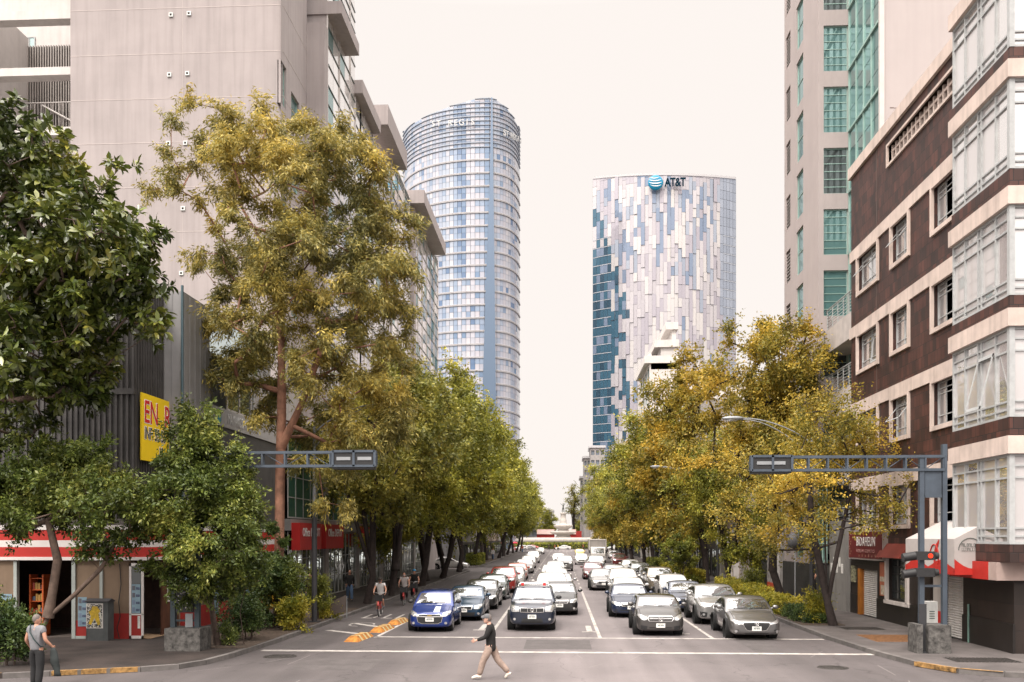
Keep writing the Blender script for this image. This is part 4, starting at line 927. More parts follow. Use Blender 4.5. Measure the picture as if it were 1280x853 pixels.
# cosmetics sign
ys0, ys1 = yX(1104, 13.3), yX(1061.5, 13.3)
t = thing('shop_sign', 'dark red sign with white BIDAHEUN lettering on the brown wall', 'sign', (13.3, (ys0+ys1)/2, 2.5))
mb = MB(); mb.box(13.28, 13.5, ys0, ys1, 2.62, 3.92); mb.build('sign_frame', M('sign_edge', (.35, .3, .28), .5), t)
mb = MB(); mb.box(13.262, 13.28, ys0+.07, ys1-.07, 2.69, 3.85); mb.build('sign_panel', M('sign_maroon', (.12, .010, .011), .5, var=.15), t)
mwl = M('letter_white', (.75, .72, .7), .6, var=.02)
text('BIDAHEUN', .58, mwl, t, (13.25, (ys0+ys1)/2-.18, 3.4), FACE_W, .005, sx=.8, bold=.0, space=1.12); text('KOREAN  COSMETICS', .2, M('letter_dim', (.4, .2, .18), .6), t, (13.25, (ys0+ys1)/2-.15, 3.0), FACE_W, .005, sx=1.2)
mb = MB()
for k in range(9): cy_, cz_ = ys1-.28-.14*math.sin(k*1.7), 2.82+k*.11; mb.quad((13.255, cy_, cz_), (13.255, cy_+.05, cz_+.03), (13.255, cy_+.02, cz_+.09), (13.255, cy_-.04, cz_+.05))
for k in range(7): cy_ = ys0+.4+k*.42; mb.quad((13.255, cy_, 2.74), (13.255, cy_+.05, 2.76), (13.255, cy_+.03, 2.86+.05*(k % 2)), (13.255, cy_-.02, 2.8))
mb.build('blossom_print', M('blossom', (.5, .3, .2), .6), t)
mb = MB(); mb.box(13.43, 13.5, yX(1069, 13.45), yX(1064, 13.45), .95+.6, 2.3); mb.build('side_poster', M('graffiti_print', (.2, .19, .12), .7, var=.9, scale=11), b)
# ---- tall pink building behind
mPink = M('pink_render', (.40, .355, .345), .85, var=.035, scale=.5, streak=.05); mPinkG = M('pinkish_concrete', (.36, .31, .30), .85, var=.05, scale=.7, streak=.06)
mTeal = GL('teal_glass', (.06, .14, .14), (.70, .83, .82), .2, .6, island=.5); mTealF = M('teal_frame', (.3, .42, .38), .4, .3)
b = thing('office_tower', 'tall pink and grey office building with teal glass front behind the brown block', 'building', (15, 44, 0))
mb = MB(); mb.box(15.05, 42, 44.0, 62, 0, 52); mb.build('side_wall', mPink, b)
mb = MB()
for z0_, x0_, x1_ in ((23.7, 15.4, 19.5), (16.3, 17, 18)):
    x = x0_
    while x < x1_: 
        dx = random.uniform(.15, .5)
        if random.random() < .75: mb.box(x, x+dx, 43.99, 44.001, z0_+random.uniform(-.03, .03), z0_+random.uniform(.03, .06))
        x += dx
mb.build('wall_crack', M('crack', (.16, .12, .11), .9), b)
mb = MB(); mb.box(14.9, 15.12, 43.9, 44.06, 0, 52); mb.build('edge_trim', mWFrame, b)
fh = 3.19; zb0 = 27.9-8*fh
# teal curtain wall along the street
g = MB(); f_ = MB()
for k in range(0, 15):
    z0_ = zb0+k*fh
    for q in range(4):
        ya_, yb_ = 44.1+q*1.15, 44.1+(q+1)*1.15
        for r_ in range(3): g.box(15.0, 15.03, ya_+.02, yb_-.02, z0_+fh*r_/3+.02, z0_+fh*(r_+1)/3-.02)
    f_.box(14.9, 15.0, 44.1, 48.7, z0_-.05, z0_+.06)
for q in range(5): f_.box(14.93, 15.0, 44.08+q*1.15, 44.12+q*1.15, zb0, 52)
g.build('curtain_wall', mTeal, b); f_.build('curtain_wall_frame', mTealF, b)
# recessed bay facing down the street
xa_, xb_ = 13.4, 15.0; Yc = 48.75
hl = [(xa_+.28, xb_-.06, zb0+k*fh, zb0+k*fh+2.38) for k in range(0, 15)]
mb = MB(); facade(mb, 'Y', Yc, -1, xa_, xb_, 0, 52, hl, .25)
hs_ = []
ysA = (yX(1004, xa_), yX(995.5, xa_)); ysB = (yX(988, xa_), yX(982.5, xa_))
for k in range(0, 15):
    z0_ = zb0+k*fh; hs_.append((ysA[0], ysA[1], z0_+.1, z0_+2.6)); hs_.append((ysB[0], ysB[1], z0_+.3, z0_+2.2))
facade(mb, 'X', xa_, -1, Yc, 56, 0, 52, hs_, .25); mb.quad((xa_, 56, 0), (20, 56, 0), (20, 56, 52), (xa_, 56, 52)); mb.build('concrete_wall', mPinkG, b)
mb = MB(); mb.box(13.9, 15.0, 49.1, 55.8, 0, 51.9); mb.build('room_interior', mInside, b)
for k in range(0, 15):
    z0_ = zb0+k*fh
    w_ = window(b, 'Y', Yc, -1, xa_+.28, xb_-.06, z0_, z0_+2.38, mTealF, mTeal if k % 3 else mDkGlass, zs=(.16, .33, .5, .67, .84), fw=.05, k=-.16)
    window(b, 'X', xa_, -1, ysA[0], ysA[1], z0_+.1, z0_+2.6, mTealF, mTeal, zs=(.5,), fw=.05, k=-.12)
    s = MB()
    for q in range(9): rbox(s, 'X', xa_, -1, ysB[0], ysB[1], z0_+.35+q*.2, z0_+.43+q*.2, -.15, -.05)
    s.build('louvre', M('louvre_grey', (.22, .2, .19), .6), b)
for k in range(4):
    z0_ = 14.55-k*3.45; yq0, yq1 = 44.1, 49.6
    s = MB(); s.box(13.75, 15, yq0, yq1, z0_-1.45, z0_-.25); bs = s.build('balcony', M('balcony_grey', (.42, .38, .36), .8, streak=.1), b)
    s = MB(); s.tube([(13.85, yq0, z0_+.85), (13.85, yq1, z0_+.85), (15, yq1, z0_+.85)], .035, 6)
    for q in range(7): s.tube([(13.85, yq0, z0_-.15+q*.15), (13.85, yq1, z0_-.15+q*.15)], .014, 4)
    for q in range(7): s.box(13.83, 13.87, yq0+.05+q*(yq1-yq0-.1)/6-.02, yq0+.05+q*(yq1-yq0-.1)/6+.02, z0_-.3, z0_+.85)
    s.build('railing', mFrame, bs)
mb = MB(); mb.box(13.3, 15.2, 43.9, 56, 0, 2.2); mb.build('stone_base', TILE('dark_stone', (.04, .038, .037), (.03, .029, .028), (.02, .02, .02), .8, .3), b)
mb = MB(); mb.box(13.28, 13.5, 43.7, 46.3, .1, 4.4); mb.build('service_panel', M('panel_grey', (.2, .19, .18), .6, streak=.2), b)
mb = MB()
for k in range(5): mb.box(13.265, 13.28, 44.1+.42*k, 44.38+.42*k, 1.9+.3*(k % 2), 2.35+.3*(k % 2))
mb.build('paper_notice', M('paper', (.6, .58, .55), .8, var=.3, scale=12), b)
window(b, 'X', 13.4, -1, 47.0, 48.6, 2.3, 7.2, mTealF, mTeal, us=(.5,), zs=(.2, .4, .6, .8), fw=.05, k=.02)
# ---- lower buildings farther along; every window its own part
def gbuild(nm, label, cat, X, sg, Y0, Y1, H, wall, frame, glass, cols, fl, z0=3.6, fh=3.4, ww=.55, wh=.5, depth=14, base=None, extra=None, zs=(), corn=True):
    b = thing(nm, label, cat, (X, Y0, 0)); hl = []
    P_ = (Y1-Y0)/cols
    for i in range(fl):
        for j in range(cols): yc = Y0+P_*(j+.5); hl.append((yc-P_*ww/2, yc+P_*ww/2, z0+i*fh+.9*(1-wh), z0+i*fh+.9*(1-wh)+fh*wh))
    mb = MB(); facade(mb, 'X', X, -sg if False else sg, Y0, Y1, 0, H, hl, .25); xb = X-sg*depth
    mb.quad((X, Y0, 0), (xb, Y0, 0), (xb, Y0, H), (X, Y0, H)); mb.quad((X, Y1, 0), (xb, Y1, 0), (xb, Y1, H), (X, Y1, H)); mb.quad((X, Y0, H), (xb, Y0, H), (xb, Y1, H), (X, Y1, H)); mb.quad((xb, Y0, 0), (xb, Y1, 0), (xb, Y1, H), (xb, Y0, H))
    mb.build('wall', wall, b)
    mb = MB(); mb.box(X-sg*.45, X-sg*.6, Y0+.2, Y1-.2, .2, H-.3); mb.build('room_interior', mInside, b)
    for h in hl: window(b, 'X', X, sg, h[0], h[1], h[2], h[3], frame, glass, us=(.5,), zs=zs, fw=.07, k=-.15)
    if corn: mb = MB(); mb.box(X+sg*.25, X-sg*.3, Y0-.05, Y1+.05, H-.25, H+.35); mb.build('cornice', wall, b)
    if base:
        mb = MB(); mb.box(X+sg*.06, X-sg*.3, Y0+.02, Y1-.02, .1, z0-.7); mb.build('shop_front', base, b)
        n = max(2, cols)
        for j in range(n):
            yc = Y0+(Y1-Y0)*(j+.5)/n; w2 = (Y1-Y0)/n*.36
            window(b, 'X', X+sg*.08, sg, yc-w2, yc+w2, .2, z0-1.0, mDark, mDkGlass, us=(.5,), fw=.06, k=.0, name='shop_window')
    return b
mGreyW = M('grey_render', (.3, .28, .27), .85, var=.1, streak=.15); mPeach = M('peach_render', (.42, .33, .28), .85, var=.1, streak=.2); mWhiteW = M('white_wall', (.52, .49, .47), .8, var=.06, streak=.12); mDkW = M('dark_wall', (.06, .052, .048), .7, var=.2)
b = gbuild('shop_building', 'dark glass fronted shop building with white portal on the right pavement', 'building', 13.5, -1, 56.3, 64.4, 9.5, M('black_panel', (.03, .033, .035), .35, var=.2), mFrame, mDkGlass, 3, 2, z0=3.9, fh=2.9, ww=.9, wh=.75, base=None)
mb = MB(); mb.box(13.2, 13.5, 56.4, 64.3, 3.3, 3.9); mb.box(13.2, 13.5, 56.4, 57.0, .1, 3.3); mb.box(13.2, 13.5, 63.6, 64.3, .1, 3.3); mb.build('portal', mWhiteW, b)
mb = MB(); mb.box(13.3, 13.42, 57.4, 60.2, .3, 3.0); mb.build('poster_panel', M('poster_grey', (.3, .28, .27), .6, var=.7, scale=4), b); mb = MB(); mb.box(13.28, 13.3, 57.5, 60.1, .35, .75); mb.build('red_poster_strip', M('strip_red', (.5, .07, .03), .6), b)
b = gbuild('shop_building', 'peach rendered shop building with white pillars and small grey sign', 'building', 13.5, -1, 64.6, 77, 11.5, mPeach, mWFrame, mDkGlass, 4, 2, z0=5.4, fh=3.1, ww=.4, wh=.55)
for k in range(5): mb = MB(); mb.box(13.1, 13.5, 64.7+k*2.9, 65.15+k*2.9, .1, 4.0); mb.build('pillar', mWhiteW, b)
mb = MB(); mb.box(13.05, 13.5, 64.6, 77, 3.95, 4.3); mb.build('canopy', mGreyW, b); mb = MB(); mb.box(13.0, 13.12, 65.4, 71, 4.35, 5.4); mb.build('sign_board', M('board_grey', (.1, .095, .09), .6), b)
scribble(b, M('letter_brown', (.2, .07, .05), .7), 'X', 12.985, 67.6, 70.2, 4.75, 5.05, 1, seed=9); mb = MB(); mb.ball((12.99, 66.3, 4.95), (.02, .22, .22)); mb.build('red_dot', mR, b)
gb = [('brown wooden fronted shop row beyond the peach building', 77.2, 90, 8.5, mDkW, 4, 1), ('pale grey apartment block beyond the wooden shop row', 90.2, 104, 17, mGreyW, 4, 4), ('white office block midway along the right pavement', 104.2, 122, 21, mWhiteW, 5, 5), ('grey low building behind the right row of trees', 122.2, 139, 14, mPeach, 5, 3), ]
for lb, y0, y1, H_, wm, c_, f_ in gb: gbuild('street_building', lb, 'building', 13.6, -1, y0, y1, H_, wm, mFrame, mDkGlass, c_, f_, base=mDkW)
b = gbuild('terraced_building', 'white stepped building with planted terraces below the glass tower', 'building', 13.4, -1, 140, 156, 31, mWhiteW, mFrame, mTeal, 4, 8, ww=.8, depth=4.5)
for k, (dx, zt_) in enumerate(((.0, 31), (1.6, 33.6), (3.4, 36.5))): mb = MB(); mb.box(12.6+dx, 17.9, 139.6+k, 156, zt_-1.1, zt_); mb.box(13.6+dx, 17.6, 140+k, 156, zt_-2.8 if k else zt_-2, zt_-1.1); mb.build('terrace', mWhiteW, b)
for i, (y0, y1, H_, lb) in enumerate(((156.5, 178, 19, 'grey block beyond the white terraced building'), (178.5, 204, 24, 'pale block near the far end of the right pavement'), (204.5, 232, 18, 'last block on the right before the roundabout'))):
    gbuild('street_building', lb, 'building', 14, -1, y0, y1, H_, [mGreyW, mWhiteW, mPeach][i], mFrame, mDkGlass, 5, 4, base=mDkW)
# ------------------------------------------------------------------ left side of the street
mBlank = M('blank_concrete', (.33, .292, .286), .88, var=.09, scale=.35, streak=.16, bump=.15); mJoint = M('joint_light', (.42, .37, .355), .9)
mWPane = GL('pale_pane', (.56, .54, .53), (1, .98, .97), .2, .9, island=.35); mLine = M('thin_dark_frame', (.12, .14, .14), .5)
b = thing('office_block', 'long tall office block with blank grey side wall and white glazed street front', 'building', (-15, 49, 0))
XL0 = xY(88, 49); wins = []
y1, y2 = yX(352, -15), yX(360, -15); y3, y4 = yX(364, -15), yX(377, -15)
for k in range(10):
    z0 = zz(85, -15, 49.5) - k*3.55*1.0; wins.append((y1*-1 if False else abs(yX(351, -15)), abs(yX(358, -15)), z0-2.3, z0)); wins.append((abs(yX(364, -15)), abs(yX(374, -15)), z0-2.6, z0-.75))
mb = MB(); mb.quad((XL0, 49, 0), (-15, 49, 0), (-15, 49, 48), (XL0, 49, 48)); facade(mb, 'X', -15, 1, 49, 53.7, 0, 48, [w_ for w_ in wins if w_[2] > 0], .25)
mb.quad((XL0, 49, 0), (XL0, 49, 48), (XL0, 75, 48), (XL0, 75, 0)); mb.build('side_wall', mBlank, b)
mb = MB(); mb.box(-18, -15.45, 49.3, 53.6, .5, 47.5); mb.build('room_interior', mInside, b)
for w_ in wins:
    if w_[2] > 6: window(b, 'X', -15, 1, w_[0], w_[1], w_[2], w_[3], mTealF, mTeal if w_[1]-w_[0] > .8 else mBayGlass, zs=(.5,) if w_[3]-w_[2] > 2 else (), fw=.04, k=-.18)
mb = MB()
for py in (10, 67, 123, 178, 234, 290): z = zz(py, -20, 49); mb.box(XL0, -15.0, 48.992, 48.999, z, z+.04); mb.box(-15, -14.99, 49, 53.6, z-.02, z+.02)
for px in (228,): x = xY(px, 49); mb.box(x, x+.02, 48.993, 48.998, 0, 48)
mb.build('panel_joint', mJoint, b)
mb = MB(); mv = MB()
for px, py in ((214, 17), (236.5, 16), (212, 92), (234.5, 91), (232, 178), (211, 178), (229, 260), (227, 341)):
    x, z = xY(px, 49), zz(py, -18, 49); mb.box(x-.11, x+.11, 48.93, 49, z-.11, z+.11); mv.box(x-.055, x+.055, 48.925, 48.93, z-.055, z+.055)
v_ = mb.build('wall_vent', M('vent_plate', (.6, .62, .6), .5), b); mv.build('vent_hole', mInside, v_)
mb = MB(); mb.box(-15, -13.95, 53.7, 54.5, 0, zz(28, -14.5, 53.7)); mb.build('pier', mBlank, b)
for q in range(9): mb = MB(); z = zz(52+q*24, -14.5, 53.7); 
# street front: three sections of pale glass and panels
mG = MB(); Ltop = 34.2
def front(Y0, Y1, top, z0=9.5, X=-14.0):
    n = int(round((Y1-Y0)/1.45)); fh_ = 3.55; st_ = int((top-z0)/fh_)
    for k in range(st_+1):
        za = z0+k*fh_; zb_ = min(za+fh_, top)
        if zb_-za < .5: continue
        g = MB(); l = MB(); t_ = MB()
        for q in range(n):
            ya_, yb_ = Y0+(Y1-Y0)*q/n, Y0+(Y1-Y0)*(q+1)/n
            for r0, r1 in ((0, .36), (.36, .68), (.68, 1)):
                (t_ if (random.random() < .17 and r0 > 0) else g).box(X-.02, X, ya_+.02, yb_-.02, za+(zb_-za)*r0+.03, za+(zb_-za)*r1-.02)
        for r0 in (0, .36, .68): l.box(X-.03, X+.05, Y0, Y1, za+(zb_-za)*r0-.02, za+(zb_-za)*r0+.03)
        gb_ = g.build('window_band', mWPane, b); t_.build('tinted_pane', mTeal, gb_); l.build('transom', mLine, gb_)
    l = MB()
    for q in range(0, n+1, 2): y_ = Y0+(Y1-Y0)*q/n; l.box(X-.02, X+.07, y_-.03, y_+.03, z0, top)
    l.build('mullion', mWFrame, b)
    mb = MB(); mb.box(X-10, X-.04, Y0, Y1, 0, top+.1); mb.build('office_section', mBlank, b)
front(54.5, 62, 40); front(62, 75, 33.6); front(75.5, 86, 35.2, X=-14); front(86.5, 104, 35.2, X=-14)
def slab(x0, x1, y0, y1, z0, z1, nm='roof_canopy', m=None): mb = MB(); mb.box(x0, x1, y0, y1, z0, z1); return mb.build(nm, m or mBlank, b)
yt = yX(449, -13.1); zt = zz(68, -13.1, yt); slab(-16, -13.1, 54.4, yt, zt-.1, zt+.65)
zt = zz(165, -13.4, yX(475, -13.4)); slab(-16, -13.4, 61.7, yX(476, -13.4), zt, zt+.9, 'cornice')
ya_ = yX(485, -13.0); yb_ = yX(509, -13.0); zt = zz(213, -13, yb_); slab(xY(458, ya_), -13.0, ya_, yb_, zt, zt+1.5)
for q in range(3): slab(-14.3, -14, 63.5+q*4.2, 64.0+q*4.2, 9, 33.6, 'pier')
ya_ = yX(533, -12.6); yb_ = yX(557, -12.6); zt = zz(319, -12.6, yb_); slab(xY(512, 86), -12.6, 84.5, yb_, zt, zt+1.2)
slab(-24, -14.02, 104, 104.5, 0, 35.5, 'end_wall'); slab(-14.4, -13.7, 85.3, 86.6, 8, 35.2, 'pier')
# retail base with green glass and red signs
fb = thing('retail_building', 'green glazed retail base with red signs under the long office block', 'building', (-14, 46.2, 0))
mGreen = GL('green_glass', (.02, .085, .062), (.5, .75, .66), .10, .6, island=.5); mStGlass = GL('store_glass', (.03, .045, .045), (.85, .92, .9), .25, .9, wav=.12)
for k, (Y0, Y1) in enumerate(((46.3, 53.4), (54.2, 61.8), (62.6, 70.2), (71, 78.6), (79.4, 86), (86.8, 94))):
    window(fb, 'X', -13.95, 1, Y0, Y1, 4.6, 8.9, M('steel_frame', (.32, .31, .3), .5), mGreen, us=(.2, .4, .6, .8), zs=(.25, .5, .75), fw=.07, k=0)
    window(fb, 'X', -13.95, 1, Y0, Y1, .15, 3.9, MC['steel_frame'], mStGlass, us=(.125, .25, .375, .5, .625, .75, .875), zs=(.3, .62), fw=.06, k=0, name='shop_window')
    mb = MB(); mb.box(-14.3, -13.8, Y1, Y1+.8, 0, 10); mb.build('column', mGreyW, fb)
mb = MB(); mb.box(-14.6, -13.75, 46.2, 95, 3.95, 4.55); mb.build('sign_band', M('band_grey', (.25, .24, .23), .6), fb)
mb = MB(); mb.box(-22, -14.2, 46.2, 95, .1, 9.4); mb.build('store_interior', mInside, fb)
mb = MB(); mb.box(-15, -13.5, 46.2, 95, 9.0, 9.5); mb.build('floor_slab', mBlank, fb)
for i, (px, lb) in enumerate(((389, 'red OFFICE DEPOT sign panel nearest the dark lamp post'), (419, 'red OFFICE DEPOT sign panel, second along the green glass front'), (464, 'red OFFICE DEPOT sign panel, third along the green glass front'), (493, 'red OFFICE DEPOT sign panel farthest along the green glass front'))):
    yc = yX(px, -13.3); t = thing('store_sign', lb, 'sign', (-13.3, yc, 3.2), group='red signs along the retail front'); wd = 2.1
    mb = MB(); mb.box(-13.75, -13.3, yc-wd, yc+wd, 2.95, 4.35); mb.build('sign_box', M('depot_red', (.42, .02, .018), .5, var=.08), t)
    text('Office DEPOT', .62, mwl, t, (-13.28, yc, 3.85), FACE_E, .006, sx=.92, bold=.008)
# corner building with the convenience store at its foot
sx, sy = -14.0, 30.75
b = thing('corner_building', 'dark corrugated corner building over a red and white striped store', 'building', (sx, sy, 0))
mCorr = M('corrugated_dark', (.075, .07, .068), .5, metal=.3, var=.25, scale=2, streak=.3); mCladG = M('grey_cladding', (.22, .215, .215), .55, var=.1, scale=1.5, streak=.25)
mb = MB(); xr = -14.75; mb.box(-45, xr, 31.1, 46, 4.2, 12.6)
x = -34
while x < xr: mb.box(x, x+.07, 31.04, 31.1, 4.2, 12.6); x += .2
y = 31.1
while y < 33.4: mb.box(xr, xr+.06, y, y+.07, 4.2, 12.6); y += .2
mb.box(-45, xr+.05, 31.0, 31.1, 8.55, 8.75); mb.build('corrugated_cladding', mCorr, b)
mb = MB(); mb.box(-16.2, -14.72, 33.45, 46, 4.2, 12.9); mb.box(-14.75, -14.02, 33.5, 36.1, 4.2, 12.75)
for k in range(5): mb.box(-14.02, -14.0, 33.6+k*.5, 33.62+k*.5, 4.2, 12.7); 
for x in (-15.7, -15.2, -14.45): mb.box(x, x+.02, 33.43 if x < -14.7 else 33.48, 33.5, 4.2, 12.7)
mb.build('grey_cladding', mCladG, b)
mb = MB(); mb.cyl(-14.03, 33.45, 4.2, 12.95, .05); mb.build('blue_downpipe', M('pipe_blue', (.05, .085, .1), .5), b)
Ya, Yb = 36.1, yX(300, -14); z1_, z2_ = zz(505, -14, 36.2), zz(445, -14, 36.2)
mb = MB(); mb.box(-14.15, -14.0, 36.12, 46, z1_-.75, z1_); mb.build('sign_band', M('band_white', (.36, .35, .35), .6, var=.1), b)
mb = MB(); mb.quad((-14.05, 36.1, 4.0), (-14.05, 46.1, 4.0), (-14.05, 46.1, z1_-.75), (-14.05, 36.1, z1_-.75)); mb.build('garage_wall', M('garage_grey', (.07, .066, .064), .7, var=.15, streak=.3), b)
mb = MB(); mb.box(-22, -16.0, 36.2, 46, 4.2, 12.0); mb.build('room_interior', mInside, b)
mb = MB(); mb.box(-14.35, -13.98, 36.12, 41.4, z2_-.1, z2_+.15); mb.box(-14.1, -13.98, 41.25, 41.4, z1_, z2_); mb.build('terrace_frame', mFrame, b)
window(b, 'X', -14.1, 1, 38.1, 41.2, z1_, z2_-.12, mWFrame, mDkGlass, us=(.5,), fw=.09, k=0)
mb = MB(); mb.quad((-14.05, 36.15, z2_+.15), (-14.05, 42, z2_+.15), (-14.05, 42, z2_+1.7), (-14.05, 36.15, z2_+2.1)); mb.build('glass_parapet', GL('parapet_glass', (.06, .1, .1), (.8, .9, .9), .5, .9, wav=.3), b)
mb = MB(); mb.box(-22, -14.3, 42, 48.9, 0, z2_+.3); mb.build('rear_wing', mGreyW, b)
text('MAYAKCOWORKING', .62, M('letter_grey', (.6, .6, .6), .5), b, (-13.985, 40.0, z1_-.38), FACE_E, .01, sx=.66)
mb = MB(); mb.box(-14.0, -13.98, 36.9, 37.25, z1_-.66, z1_-.38); mb.build('logo_lower', M('logo_blue', (.02, .25, .35), .5), b); mb = MB(); mb.box(-14.0, -13.98, 36.9, 37.25, z1_-.37, z1_-.1); mb.build('logo_upper', M('logo_green', (.2, .45, .05), .5), b)
# store front, facing the crossing (y = sy) and the street (x = sx)
mBeige = M('beige_render', (.20, .14, .095), .85, var=.1, streak=.15); mRedB = M('red_dado', (.28, .018, .014), .7, var=.15); mRedS = M('banner_red', (.40, .022, .015), .5, var=.06); mWB = M('banner_white', (.62, .58, .56), .5, var=.05); mFrmG = M('pale_green_frame', (.33, .36, .34), .5, var=.1)
X_ = lambda px: xY(px, sy)
for a, c in ((-30, X_(18)), (X_(95), X_(163))): mb = MB(); mb.box(a, c, sy, sy+.3, .13, 2.8); mb.build('store_wall', mBeige, b)
mb = MB()
for a, c in ((xx0, xx1) for xx0, xx1 in ((yX(225, sx), yX(240, sx)-.0),)): pass
mb.box(sx-.3, sx, 33.2, 33.9, .13, 2.8); mb.build('store_wall', mBeige, b)
for a, c in ((35.8, 37.0), (39.4, 46)): mb = MB(); mb.box(sx-.3, sx, a, c, .13, 2.8); mb.build('store_wall', mBeige, b)
mb = MB(); mb.box(X_(140), X_(163), sy-.02, sy, .13, 1.0); mb.box(X_(95), X_(108), sy-.02, sy, .13, .75); mb.box(sx, sx+.02, 33.2, 46, .13, .95); mb.build('red_dado', mRedB, b)
mb = MB(); mb.box(-30, sx-.9, sy+3.6, sy+3.8, .1, 2.8); mb.box(-30, sx-.3, sy+.3, 46, 2.78, 2.85); mb.build('store_interior', M('interior_brown', (.05, .025, .018), .8, var=.4, scale=3), b)
mb = MB(); mb.box(-45, sx-.31, sy+.35, 46, .1, .136); mb.build('store_floor', M('floor_tile', (.12, .1, .09), .5), b)
for nm, mat, z0, z1, k in (('top_stripe', mRedS, 3.5, 3.86, .10), ('white_stripe', mWB, 3.27, 3.5, .10), ('lower_stripe', mRedS, 2.93, 3.27, .10), ('banner_edge', mWB, 2.82, 2.93, .13), ('banner_cap', mWB, 3.86, 4.02, .12)):
    mb = MB(); mb.box(-45, sx+k, sy-k, sy+.3, z0, z1); mb.box(sx-.3, sx+k, sy+.3, 45.5, z0, z1); mb.build(nm, mat, b)
mb = MB(); mb.box(-45, sx-.02, sy+.05, 46, 4.02, 4.25); mb.build('store_roof', mDkW, b)
# openings
for x0, x1, nm in ((X_(18), X_(22), 'f'), (X_(90.5), X_(95), 'f'), (X_(125.5), X_(129), 'f')):
    mb = MB(); mb.box(x0, x1, sy-.06, sy+.1, .13, 2.78); mb.build('window_post', mFrmG, b)
mb = MB(); mb.box(X_(92), X_(108), sy-.05, sy+.05, .13, .22); mb.build('window_sill', mFrmG, b)
s = MB(); xs0, xs1 = X_(27), X_(45)
for k in range(6): s.box(xs0, xs1, sy+.5, sy+.9, .15+k*.4, .18+k*.4)
s.box(xs0, xs0+.05, sy+.45, sy+.9, .13, 2.3); s.box(xs1-.05, xs1, sy+.45, sy+.9, .13, 2.3); s.build('shelf', M('shelf_orange', (.45, .09, .02), .6), b)
s = MB(); 
for k in range(5):
    x = xs0+.07
    while x < xs1-.12: w9_ = random.uniform(.05, .1); s.box(x, x+w9_, sy+.55, sy+.7, .18+k*.4, .18+k*.4+random.uniform(.1, .26)); x += w9_+.015
s.build('shelf_goods', ISL('goods', [(.3, .05, .03), (.35, .2, .05), (.08, .1, .15), (.3, .25, .2), (.12, .03, .02)], .5), b)
def poster(x0, x1, z0, z1, y=sy-.03, ax='Y', par=b, rows=5):
    m_ = MB(); n_ = MB(); d_ = MB()
    q = (lambda a, c_, e, f, k: (m_ if k == 0 else n_ if k == 1 else d_)) 
    def bx_(mm, a, c_, e, f, k):
        if ax == 'Y': mm.box(a, c_, y-.004*k, y-.004*(k-1), e, f)
        else: mm.box(y+.004*(k-1), y+.004*k, a, c_, e, f)
    bx_(m_, x0, x1, z0, z1, 1)
    for r_ in range(rows):
        h = (z1-z0)/rows; zc = z0+h*(r_+.5)
        bx_(n_, x0+(x1-x0)*.08, x0+(x1-x0)*.42, zc-h*.32, zc+h*.32, 2); bx_(d_, x0+(x1-x0)*.5, x0+(x1-x0)*.94, zc-h*.25, zc+h*.1, 2)
    p_ = m_.build('poster', M('poster_blue', (.2, .3, .36), .5, var=.15, scale=4), par); n_.build('poster_picture', ISL('poster_pics', [(.4, .12, .08), (.5, .4, .3), (.15, .2, .28), (.55, .5, .45), (.1, .1, .12)], .5), p_); d_.build('poster_print', M('print_dark', (.08, .1, .16), .6, var=.5, scale=14), p_)
poster(X_(0)-.2, X_(19)-.1, .9, 2.0-.35); poster(X_(98), X_(109), .55, 1.55, rows=4); poster(-17.6-1.6, -17.6-.7, .8, 1.7) if False else None
poster(36.0, 36.9, .5, 2.3, y=sx+.03, ax='X', rows=4); poster(39.5, 41, .6, 2.2, y=sx+.03, ax='X', rows=5); poster(33.25, 33.85, 1.2, 2.4, y=sx+.03, ax='X', rows=3)
mb = MB(); mb.box(sx+.01, sx+.04, 43.2, 44.3, .3, 2.2); mb.build('yellow_panel', M('panel_yellow', (.6, .33, .02), .6), b)
# open glass door and recessed entrance at the chamfer
mb = MB(); xd0, xd1 = X_(163.5), X_(181)
for q in ((xd0, xd0+.07, .15, 2.72), (xd1-.07, xd1, .15, 2.72), (xd0, xd1, .15, .25), (xd0, xd1, 2.62, 2.72), (xd0, xd1, .95, 1.0)): mb.box(q[0], q[1], sy-.12, sy-.07, q[2], q[3])
d_ = mb.build('door', mWB, b); mb = MB(); mb.box(xd0+.07, xd1-.07, sy-.1, sy-.09, 1.0, 2.62); mb.build('door_pane', mDkGlass, d_); mb = MB(); mb.box(xd0+.07, xd1-.07, sy-.11, sy-.09, .25, .95); mb.build('door_kick_panel', mRedB, d_)
poster(xd0+.09, xd1-.1, 1.02, 2.0, y=sy-.125, rows=4); 
mb = MB(); mb.box(xd0+.3, xd1-.1, sy-.13, sy-.125, .5, .92); mb.build('notice', MC['paper'], b)
mb = MB(); mb.box(sx-.12, sx-.05, 31.8, 33.2, .13, 2.8); mb.build('brown_side_door', M('wood_brown', (.09, .035, .02), .6, var=.3, streak=.3), b)
for q in range(4): mb = MB(); mb.box(sx-.05, sx-.03, 32.2, 32.5, 1.3+q*.28, 1.5+q*.28); mb.build('door_sticker', mWB, b)
mb = MB(); mb.box(sx-1.2, sx+.0, sy+.0, sy+1.4, .136, .16); mb.build('doormat', M('mat_tan', (.3, .2, .12), .9), b)
mb = MB(); pth = [(X_(150), sy-.03, 2.7), (X_(152), sy-.04, 2.0), (X_(149), sy-.04, 1.4), (X_(151), sy-.05, .9), (X_(147), sy-.05, .5), (X_(150), sy-.05, .16)]; mb.tube(pth, .015, 5); mb.build('wall_cable', mDark, b)
